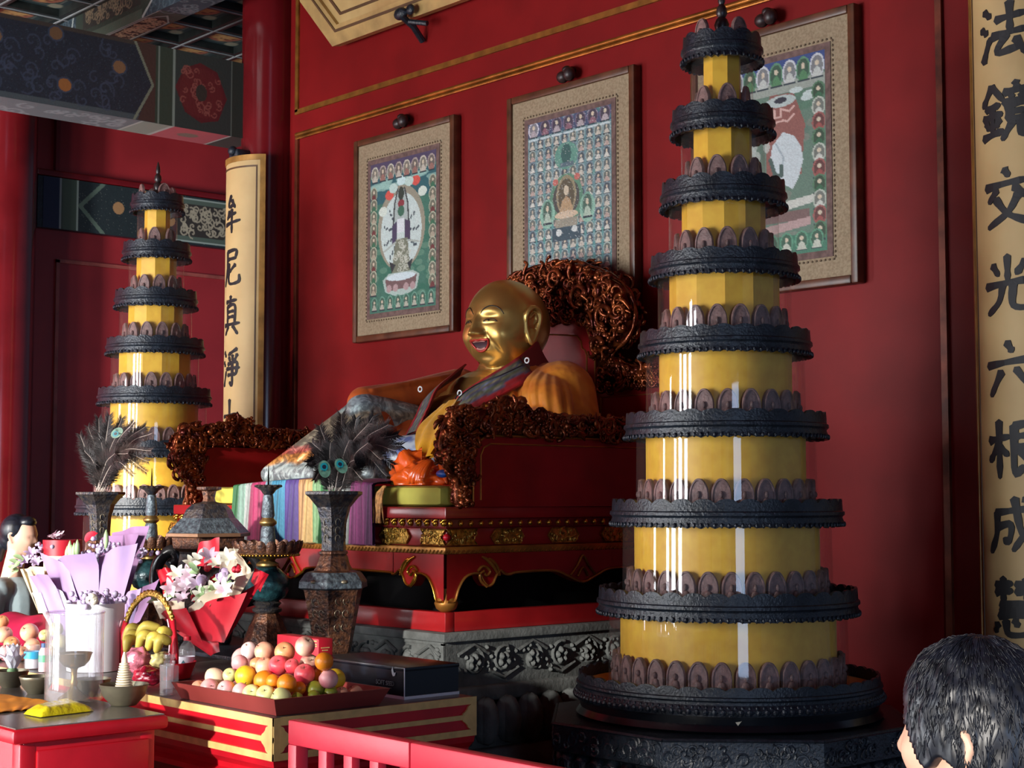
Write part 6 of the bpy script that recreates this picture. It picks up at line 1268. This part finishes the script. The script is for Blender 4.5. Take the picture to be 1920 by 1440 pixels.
# ---------------------------------------------------------------- boxes
BX1, BY0, BY1 = -3.735, 2.906, 3.115; bz = at(760, 1253, X=BX1).z; bx0 = -4.2
t = thing('shoe_box', ((BX1+bx0)/2, (BY0+BY1)/2, 1.1), 'black cardboard box with small grey lettering at the right end of the altar', 'box')
BKC = mat('black glossy card', (18, 24, 34), .25, var=.2, scale=6)
part('base', MB().box(bx0+.003, BX1-.003, BY0+.003, BY1, 1.1005, bz), BKC, t)
part('white_edge', MB().box(bx0, BX1, BY0, BY1+.001, 1.1003, 1.109), WHITE, t)
part('lid', MB().box(bx0, BX1, BY0, BY1+.001, bz-.01, bz+.001, b=.001), BKC, t)
part('pale_corner', MB().tube([(BX1-.001, BY0+.001, 1.109), (BX1-.001, BY0+.001, bz)], .0018, 6), WHITE, t)
m = MB(); m.prism([(-.009, .01), (-.004, .02), (.0, .008), (.004, .002), (.011, .005), (.007, -.006), (-.002, -.008), (-.007, .0)], 0, .0008, (at(738, 1263, Y=BY0).x, BY0-.0004, at(738, 1263, Y=BY0).z), (1,0,0), (0,0,1), (0,-1,0)); part('leaf_mark', m, mat('pale grey print', (190, 200, 206), .5), t)
def text_mesh(s, size):
    cu = bpy.data.curves.new('text', 'FONT'); cu.body = s; cu.size = size; cu.extrude = .0004; cu.align_x = 'CENTER'; o = bpy.data.objects.new('text', cu); S.collection.objects.link(o)
    ev = o.evaluated_get(bpy.context.evaluated_depsgraph_get()); me = ev.to_mesh(); m = MB(); m.v = [tuple(v.co) for v in me.vertices]; m.f = [tuple(p.vertices) for p in me.polygons]; ev.to_mesh_clear(); bpy.data.objects.remove(o); return m
GPR = mat('grey print', (92, 96, 100), .5)
for s, sz, px_, py_ in (('SOFT SEED', .0185, 722, 1284), ('————————', .008, 722, 1290), ('———', .012, 722, 1301)):
    tm = text_mesh(s, sz); p = at(px_, py_, Y=BY0); m = MB(); m.add([(p.x+v[0], BY0-.0006-v[2], p.z+v[1]) for v in tm.v], tm.f); part('lettering', m, GPR, t, False)
p = at(598, 1205, Y=2.99); q0 = at(548, 1215, Y=2.99); zt = at(580, 1191, Y=2.99).z
t = thing('gift_box', (p.x, p.y, 1.1), 'bright red gift box with gold writing lines behind the fruit heap', 'box')
part('carton', MB().box(q0.x, at(607, 1200, Y=2.95).x, 2.93, 2.985, 1.1005, zt, b=.002), REDP, t)
m = MB(); x1 = at(607, 1200, Y=2.95).x
for k, (dz, w) in enumerate(((.006, .1), (.016, .12), (.022, .06))): m.box(x1-.005-w, x1-.008, 2.9285, 2.93, zt-dz-.003, zt-dz)
for k in range(6): m.box(x1, x1+.0012, 2.94+.004*(k % 2), 2.972-.006*(k % 3), zt-.03-k*.008, zt-.027-k*.008)
part('gold_writing', m, GOLDPNT, t)
# ---------------------------------------------------------------- things on the small table
ZS = 1.1028
def bowl(px_, py_, r, h, lab):
    p = at(px_, py_, Z=ZS); t = thing('offering_bowl', (p.x, p.y, ZS), lab, 'bowl', 'grey brass offering bowls')
    part('bowl', MB().lathe([(r*.52, 0), (r*.56, .004), (r*.86, h*.45), (r*.97, h*.85), (r*1.03, h), (r*1.0, h+.002), (r*.93, h*.85), (r*.82, h*.45), (r*.5, .008), (.002, .007)], (p.x, p.y, ZS), 40), BOWLM, t, 60); return p
WAT = glass('still water', (.85, .87, .88), 1.33, .01)
b4 = bowl(232, 1322, .068, .058, 'wide brass bowl at the front holding the ringed tower'); b3 = bowl(172, 1305, .055, .05, 'brass bowl of water behind the front one, right of the glass cylinder'); b2 = bowl(68, 1300, .05, .05, 'brass bowl of water left of the glass cylinder'); b1 = bowl(20, 1288, .054, .05, 'brass bowl at the far left below the white lotus')
for b_, r in ((b4, .062), (b3, .05), (b2, .046), (b1, .05)): solo('water', (b_.x, b_.y, ZS+.036), MB().lathe([(r*.9, .03), (r*.94, .036)], (b_.x, b_.y, ZS), 32), WAT, {id(b4): 'still water filling the wide front bowl', id(b3): 'still water in the bowl right of the glass cylinder', id(b2): 'still water in the bowl left of the glass cylinder', id(b1): 'still water in the bowl under the lotus'}[id(b_)], 'water', smooth=60)
t = thing('ringed_tower', (b4.x, b4.y, ZS+.036), 'small white tower of stacked rings standing in the front bowl', 'ornament'); zt = at(232, 1222, Y=b4.y).z
IV = mat('ivory tower', (240, 228, 200), .5, var=.06)
part('stem', MB().lathe([(.01, ZS+.0-ZS+.01), (.0085, zt-ZS-.02), (.003, zt-ZS)], (b4.x, b4.y, ZS), 14), IV, t, 50)
for k in range(11): z = ZS+.045+k*(zt-ZS-.075)/11; r = .026-.0012*k; part('ring', MB().lathe([(.009, 0), (r, .001), (r, .0045), (.009, .006)], (b4.x, b4.y, z), 20), IV, t, 50)
for k in range(5): a = k*1.26; pp = V(b4.x+.046*math.cos(a), b4.y+.046*math.sin(a), ZS+.032); solo('pebble', tuple(pp), MB().ball(pp, (.01, .008, .007), 8), mat('grey shell', (150, 146, 140), .3, var=.3), 'small grey shell lying in the front bowl of water', 'shell', 'shells in the front bowl', True)
LOT = mat('white lotus', (244, 240, 248), .45, var=.04)
m = MB(); rnd = random.Random(3); c = V(b1.x+.012, b1.y, ZS+.055)
for ring, (n, tilt_, L_) in enumerate(((5, .25, .07), (7, .6, .075), (8, 1.05, .07))):
    for k in range(n): a = 2*math.pi*k/n+ring*.4; d = V(math.cos(a)*math.sin(tilt_), math.sin(a)*math.sin(tilt_), math.cos(tilt_)); petal(m, c+V(math.cos(a), math.sin(a), 0)*.008, d, V(-math.cos(a), -math.sin(a), .6), L_, .032, -.2)
t = thing('lotus_flower', tuple(c), 'white lotus flower standing in the bowl at the far left', 'flower'); part('petals', m, LOT, t, True); part('green_base', MB().ball(c-V(0, 0, .004), (.018, .018, .012), 10), LEAF, t, True)
p = at(40, 1262, Y=2.42); p = V(p.x, 2.46, 1.1); zt = at(40, 1206, Y=2.46).z-1.1
t = thing('small_bottle', tuple(p), 'small white bottle with a sky blue label behind the lotus', 'bottle'); part('bottle', MB().lathe([(.002, .001), (.028, .002), (.029, zt*.75), (.024, zt*.82), (.024, zt)], tuple(p), 24), PET, t, 60); part('inner_white', MB().lathe([(.024, .004), (.025, zt*.6)], tuple(p), 20), WHITE, t, 60)
part('label', MB().lathe([(.0295, zt*.45), (.0295, zt*.74)], tuple(p), 28, cap=False), mat('sky blue label', (60, 176, 222), .4), t, 60)
p = V(at(78, 1262, Y=2.44).x, 2.45, 1.1); zt = at(78, 1205, Y=2.45).z-1.1
t = thing('small_bottle', tuple(p), 'small pale bottle with a green label and blue cap, left of the glass cylinder', 'bottle'); part('bottle', MB().lathe([(.002, .001), (.02, .002), (.02, zt*.7), (.012, zt*.86)], tuple(p), 20), mat('pale pink plastic', (226, 190, 196), .4), t, 60); part('cap', MB().lathe([(.0125, zt*.84), (.0125, zt)], tuple(p), 16), mat('blue cap', (50, 92, 140), .4), t, 60); part('label', MB().lathe([(.0205, zt*.35), (.0205, zt*.6)], tuple(p), 24, cap=False), mat('green label', (110, 190, 150), .4), t, 60)
# glass cylinder and the brass lamp goblet inside it
p = at(138, 1312, Z=ZS); zt = at(138, 1148, Y=p.y).z; rc = .083
t = thing('glass_cylinder', (p.x, p.y, ZS), 'tall clear acrylic cylinder sheltering a brass lamp on the small table', 'cylinder')
part('wall', MB().lathe([(rc, 0), (rc, zt-ZS), (rc-.005, zt-ZS), (rc-.005, 0)], (p.x, p.y, ZS), 56, cap=False), ACRY, t, 60); m = MB(); m.tube([(p.x+rc*math.cos(a*.1122), p.y+rc*math.sin(a*.1122), zt) for a in range(56)], .0035, 6, True); part('top_rim', m, ACRY, t, True)
zg = at(138, 1225, Y=p.y).z-ZS; zs_ = at(138, 1252, Y=p.y).z-ZS
t = thing('goblet_lamp', (p.x, p.y, ZS), 'brass butter lamp goblet standing inside the clear cylinder', 'lamp')
part('cup', MB().lathe([(.008, zs_-.002), (.03, zs_+.006), (.044, zs_+.022), (.05, zg), (.053, zg+.002), (.047, zg), (.04, zs_+.026), (.003, zs_+.016)], (p.x, p.y, ZS), 36), BRASS, t, 60)
part('stem', MB().lathe([(.009, .04), (.012, .052), (.008, .06), (.009, .085), (.013, .095), (.008, zs_)], (p.x, p.y, ZS), 24), BRASS, t, 50); part('foot', MB().lathe([(.045, 0), (.045, .006), (.03, .016), (.014, .03), (.009, .042)], (p.x, p.y, ZS), 32), BRASS, t, 50)
part('butter', MB().lathe([(.046, zg-.006), (.03, zg-.003), (.002, zg)], (p.x, p.y, ZS), 28), mat('pale butter', (244, 232, 190), .5), t, 60)
# yellow packet and orange cloth
a_, b_, c_, d_ = [at(x, y, Z=ZS) for x, y in ((44, 1340), (76, 1346), (176, 1334), (136, 1318))]
t = thing('incense_packet', tuple((a_+c_)/2), 'flat yellow plastic packet lying at the edge of the small table', 'packet'); YP = mat('yellow plastic film', (236, 220, 40), .25, coat=.4, var=.08, bump=.3, bscale=60)
m = MB()
def pk(u, v, up): e = min(u, 1-u, v, 1-v); return a_.lerp(b_, v).lerp(d_.lerp(c_, v), u)+V(0, 0, (.002+.022*min(1, e*5)**.6*(1+.10*noise.noise(V(u*9, v*5, 1)))) if up else .0008)
m.grid(lambda u, v: pk(u, v, True), 40, 16); m.grid(lambda u, v: pk(u, v, False), 40, 16); part('packet', m, YP, t, True)
m = MB(); o_ = [at(x, y, Z=ZS) for x, y in ((0, 1303), (0, 1338), (58, 1332), (92, 1317))]
def oc(u, v): 
    P_ = o_[0].lerp(o_[1], v).lerp(o_[3].lerp(o_[2], v), u*1.0); P_ = o_[0]+(P_-o_[0])*1.0; return P_+V(0, 0, .003+.006*abs(noise.noise(V(u*3, v*2.4, 5))))
m.grid(lambda u, v: oc(u*1.5-.5, v), 44, 14); v0 = list(m.v); f0 = list(m.f); n0 = len(v0); m.v += [(x, y, z-.0022) for x, y, z in v0]; m.f += [tuple(i+n0 for i in reversed(f)) for f in f0]
solo('orange_cloth', tuple(at(20, 1320, Z=ZS)), m, mat('orange cloth', (236, 150, 40), .6, var=.12, scale=12), 'folded orange cloth on the small table before the bowls', 'cloth', smooth=True)
# ---------------------------------------------------------------- red barrier fence
FYC = 2.15
def panel(x0, x1, n, lab, cut=None):
    t = thing('fence_panel', ((x0+x1)/2, FYC, 0), lab, 'fence', 'red wooden barrier panels'); w = .046
    def bx(a, b, c, d, nm): part(nm, MB().box(a, b, FYC-.018, FYC+.018, c, d, b=.004), REDFEN, t)
    bx(x0, x1, 1.115, 1.172, 'top_rail'); bx(x0, x0+w*.75, 0, 1.116, 'post'); bx(x1-w*.75, x1, 0, 1.116, 'post'); bx(x0+w*.75, x1-w*.75, .2, .26, 'bottom_rail')
    g = (x1-x0-w*1.5)/(n+1)
    for k in range(n): c = x0+w*.75+g*(k+1); part('baluster', MB().box(c-.0165, c+.0165, FYC-.012, FYC+.012, .255, 1.116, b=.003), REDFEN, t)
panel(-3.185, -2.724, 3, 'red fence panel whose left post stands before the altar corner'); panel(-2.72, -1.9, 6, 'red fence panel continuing to the right below the near pagoda')
# ---------------------------------------------------------------- people
SKIN = mat('skin', (226, 178, 152), .5, var=.05, scale=10); HAIR = mat('black hair', (20, 24, 36), .42, var=.3, scale=60)
def head_mesh(mb, c, fw, s, up=V(0,0,1)):
    fw = Vector(fw).normalized(); lt = up.cross(fw).normalized(); up = fw.cross(lt)
    def f(a, b):
        t_ = 360*a-180; p_ = -90+180*b; T, Q = math.radians(t_), math.radians(p_); x, y, z = math.sin(T)*math.cos(Q), math.cos(T)*math.cos(Q), math.sin(Q)
        r = 1/math.sqrt((x/.072)**2+(y/(.092 if y > 0 else .098))**2+(z/.112)**2); aa = abs(t_)
        r += .006*g2(aa, p_, 26, -14, 16, 14)+.008*g2(aa, p_, 0, -62, 22, 14)-.008*g2(aa, p_, 22, 2, 12, 7)+.004*g2(aa, p_, 18, 14, 16, 5)+.004*g2(aa, p_, 20, 1, 7, 4)
        r += .009*math.exp(-(aa/6)**2)*math.exp(-((p_+4)/8)**2)+.015*g2(aa, p_, 0, -12, 8, 5)+.006*g2(aa, p_, 9, -13, 4, 4)-.003*g2(aa, p_, 0, -22, 10, 3)+.005*g2(aa, p_, 0, -27, 13, 2.4)+.005*g2(aa, p_, 0, -33, 12, 2.6)-.006*g2(aa, p_, 60, -60, 40, 30)
        r *= s; return c+lt*(r*x/math.hypot(x, y, z))+fw*(r*y)+up*(r*z)
    mb.grid(f, 73, 48); 
    for s_ in (-1, 1):
        o = c+lt*(s_*.072*s)+fw*(-.012*s)-up*(.008*s); mb.tube(cat([o-up*.028*s, o+lt*s_*.008*s-fw*.01*s-up*.015*s, o+lt*s_*.014*s-fw*.02*s+up*.012*s, o+lt*s_*.01*s-fw*.008*s+up*.03*s, o+fw*.006*s+up*.02*s], 4), .0065*s, 7); mb.ball(o-fw*.008*s, (.009*s, .012*s, .02*s), 8)
    return lt, up
# woman behind the left end of the altar
pc = at(40, 1006, Y=3.39); s = .86; fw = V(_R.x, _R.y, 0)*.93+V(_F.x, _F.y, 0)*-.2; fw.normalize(); lt = V(0,0,1).cross(fw)
base = V(pc.x-fw.x*.03, pc.y-fw.y*.03, 0)
t = thing('person', tuple(base), 'woman in a pale blue top and denim, standing in profile at the left edge', 'person')
m = MB(); head_mesh(m, pc, (fw+V(0,0,-.12)).normalized(), s); sh_z = pc.z-.245
def bp(f_, l_, z): return base+fw*f_+lt*l_+V(0, 0, z)
m.cap(pc+V(0,0,-.06)-fw*.02, bp(-.03, 0, sh_z-.02), .045, .055, 12)
m.cap(bp(-.02, -.13, sh_z-.02), bp(-.02, .13, sh_z-.02), .06, .06, 14); m.cap(bp(-.01, 0, sh_z-.08), bp(0, 0, sh_z-.36), .125, .105, 16); m.cap(bp(0, -.06, .86), bp(0, .06, .86), .115, .115, 14)
for s_ in (-1, 1):
    m.cap(bp(0, s_*.075, .84), bp(.02, s_*.08, .45), .088, .055, 12); m.cap(bp(.02, s_*.08, .45), bp(0, s_*.08, .07), .052, .034, 12); m.cap(bp(-.03, s_*.08, .04), bp(.13, s_*.085, .03), .034, .026, 10)
    m.cap(bp(-.02, s_*.165, sh_z-.03), bp(-.03, s_*.19, sh_z-.28), .046, .036, 12); m.cap(bp(-.03, s_*.19, sh_z-.28), bp(.12, s_*.15, sh_z-.42), .036, .026, 12); m.cap(bp(.12, s_*.15, sh_z-.42), bp(.17, s_*.135, sh_z-.45), .028, .03, 10)
    for k in range(4): q = bp(.18, s_*(.135+(k-1.5)*.016), sh_z-.45); m.tube([q, q+fw*.035+V(0, 0, -.012), q+fw*(.055-.004*abs(k-1.5))+V(0, 0, -.03)], [.0085, .008, .0065], 7)
    q = bp(.16, s_*.11, sh_z-.44); m.tube([q, q+fw*.03-lt*s_*.012, q+fw*.05-lt*s_*.01+V(0,0,-.012)], [.009, .0085, .007], 7)
part('body', remesh('body', m, .006, True, 2), SKIN, t, True)
m = MB(); m.ball(pc+V(0, 0, .034)-fw*.026, (.074, .080, .078), 20); m.ball(pc-fw*.055+V(0, 0, .0), (.056, .056, .07), 16); m.cap(pc-fw*.1+V(0,0,.0), pc-fw*.125+V(0,0,-.10), .034, .03, 12); m.ball(pc+fw*.03+V(0,0,.07), (.05, .045, .03), 14)
part('hair', remesh('hair', m, .006, True, 3), HAIR, t, True)
m = MB(); m.cap(bp(-.02, -.125, sh_z-.02), bp(-.02, .125, sh_z-.02), .073, .073, 16); m.cap(bp(-.01, 0, sh_z-.08), bp(0, 0, sh_z-.38), .14, .122, 18); m.cap(bp(0, 0, sh_z-.36), bp(.0, 0, .9), .125, .14, 18)
for s_ in (-1, 1): m.cap(bp(-.02, s_*.16, sh_z-.03), bp(-.03, s_*.19, sh_z-.2), .06, .058, 12)
part('top', remesh('top', m, .007, True, 3), mat('pale blue knit top', (176, 196, 200), .8, var=.08, bump=.1), t, True)
m = MB(); m.cap(bp(0, -.06, .88), bp(0, .06, .88), .14, .14, 16)
for s_ in (-1, 1): m.cap(bp(0, s_*.075, .84), bp(.02, s_*.08, .48), .105, .09, 14); m.cap(bp(.02, s_*.08, .48), bp(0, s_*.08, .1), .08, .06, 14)
part('jeans', remesh('jeans', m, .008, True, 3), mat('blue denim', (70, 100, 124), .8, var=.2, bump=.1), t, True)
# dark haired visitor close to the camera, right corner
d = _F+_R*((1830-960)/FPX)-_U*((1388-720)/FPX); pc = V(0,0,CAMZ)+d*1.95; fw = (V(_R.x, _R.y, 0)*-.76+V(_F.x, _F.y, 0)*.65).normalized(); lt = V(0,0,1).cross(fw); base = V(pc.x-fw.x*.03, pc.y-fw.y*.03, 0)
t = thing('person', tuple(base), 'dark haired person close by in the lower right corner, turned to the left', 'person')
m = MB(); head_mesh(m, pc, (fw+V(0,0,.05)).normalized(), .98); sh_z = pc.z-.25
m.cap(pc+V(0,0,-.06)-fw*.025, bp(-.03, 0, sh_z-.02), .052, .062, 14); m.cap(bp(-.02, -.15, sh_z-.03), bp(-.02, .15, sh_z-.03), .07, .07, 14); m.cap(bp(-.01, 0, sh_z-.1), bp(0, 0, .9), .14, .13, 16)
for s_ in (-1, 1):
    m.cap(bp(0, s_*.08, .86), bp(.02, s_*.085, .46), .09, .058, 12); m.cap(bp(.02, s_*.085, .46), bp(0, s_*.085, .07), .055, .036, 12); m.cap(bp(-.03, s_*.085, .04), bp(.14, s_*.09, .03), .036, .028, 10)
    m.cap(bp(-.02, s_*.19, sh_z-.04), bp(-.03, s_*.22, sh_z-.3), .05, .04, 12); m.cap(bp(-.03, s_*.22, sh_z-.3), bp(.02, s_*.22, sh_z-.5), .04, .028, 12); m.cap(bp(.02, s_*.22, sh_z-.5), bp(.035, s_*.22, sh_z-.56), .03, .03, 10)
    for k in range(4): q = bp(.01+k*.016, s_*.22, sh_z-.57); m.tube([q, q+V(0,0,-.04), q+fw*.006+V(0,0,-.068+.005*abs(k-1.5))], [.009, .008, .007], 7)
    q = bp(.055, s_*.215, sh_z-.55); m.tube([q, q+fw*.015+V(0,0,-.03), q+fw*.015+V(0,0,-.05)], [.0095, .009, .007], 7)
part('body', remesh('body', m, .0055, True, 2), SKIN, t, True)
m = MB(); up = V(0,0,1)
def hairf(a, b):
    t_ = 360*a-180; p_ = -90+180*b; T, Q = math.radians(t_), math.radians(p_); x, y, z = math.sin(T)*math.cos(Q), math.cos(T)*math.cos(Q), math.sin(Q)
    r = 1/math.sqrt((x/.086)**2+(y/.112)**2+(z/.128)**2); aa = abs(t_); line = -2+46*math.exp(-(aa/46)**4)-34*max(0, min(1, (aa-78)/40)) - 16*math.exp(-((aa-66)/12)**2)
    if p_ < line: r -= .05*min(1, (line-p_)/12)
    n_ = noise.noise(V(x*9, y*9, z*3+4)); r += .003*n_+.0008*noise.noise(V(x*60, y*60, z*6))
    return pc-fw*.004+lt*(r*x)+fw*(r*y)+up*(r*z)
m.grid(hairf, 160, 90); hr = part('hair', m, HAIR, t, True)
m = MB(); rnd = random.Random(2)
for k in range(2600):
    a0 = rnd.random(); b0 = rnd.uniform(.3, .97); t0 = abs(360*a0-180)
    p0 = -90+180*b0; ln = -2+46*math.exp(-(t0/46)**4)-34*max(0, min(1, (t0-78)/40))-16*math.exp(-((t0-66)/12)**2)
    if p0-14 < ln: continue
    da = rnd.gauss(0, .003); P3 = []
    for q in range(4):
        pt = hairf((a0+da*q) % 1, b0-.022*q); P3.append(pt+(pt-pc).normalized()*(.0007+.0012*(q == 1)))
    m.tube(P3, [.0005, .0006, .0006, .0002], 4)
part('loose_strands', m, HAIR, hr, True)
m = MB(); m.cap(bp(-.02, -.15, sh_z-.03), bp(-.02, .15, sh_z-.03), .085, .085, 16); m.cap(bp(-.01, 0, sh_z-.1), bp(0, 0, .88), .16, .15, 18)
for s_ in (-1, 1): m.cap(bp(-.02, s_*.19, sh_z-.04), bp(-.03, s_*.22, sh_z-.22), .068, .06, 14)
part('shirt', remesh('shirt', m, .008, True, 3), mat('dark blue shirt', (36, 48, 70), .8, var=.1), t, True)
m = MB(); m.cap(bp(0, -.06, .9), bp(0, .06, .9), .145, .145, 16)
for s_ in (-1, 1): m.cap(bp(0, s_*.08, .86), bp(.02, s_*.085, .46), .11, .085, 14); m.cap(bp(.02, s_*.085, .46), bp(0, s_*.085, .1), .08, .065, 14)
part('trousers', remesh('trousers', m, .008, True, 3), mat('dark trousers', (34, 36, 44), .8), t, True)
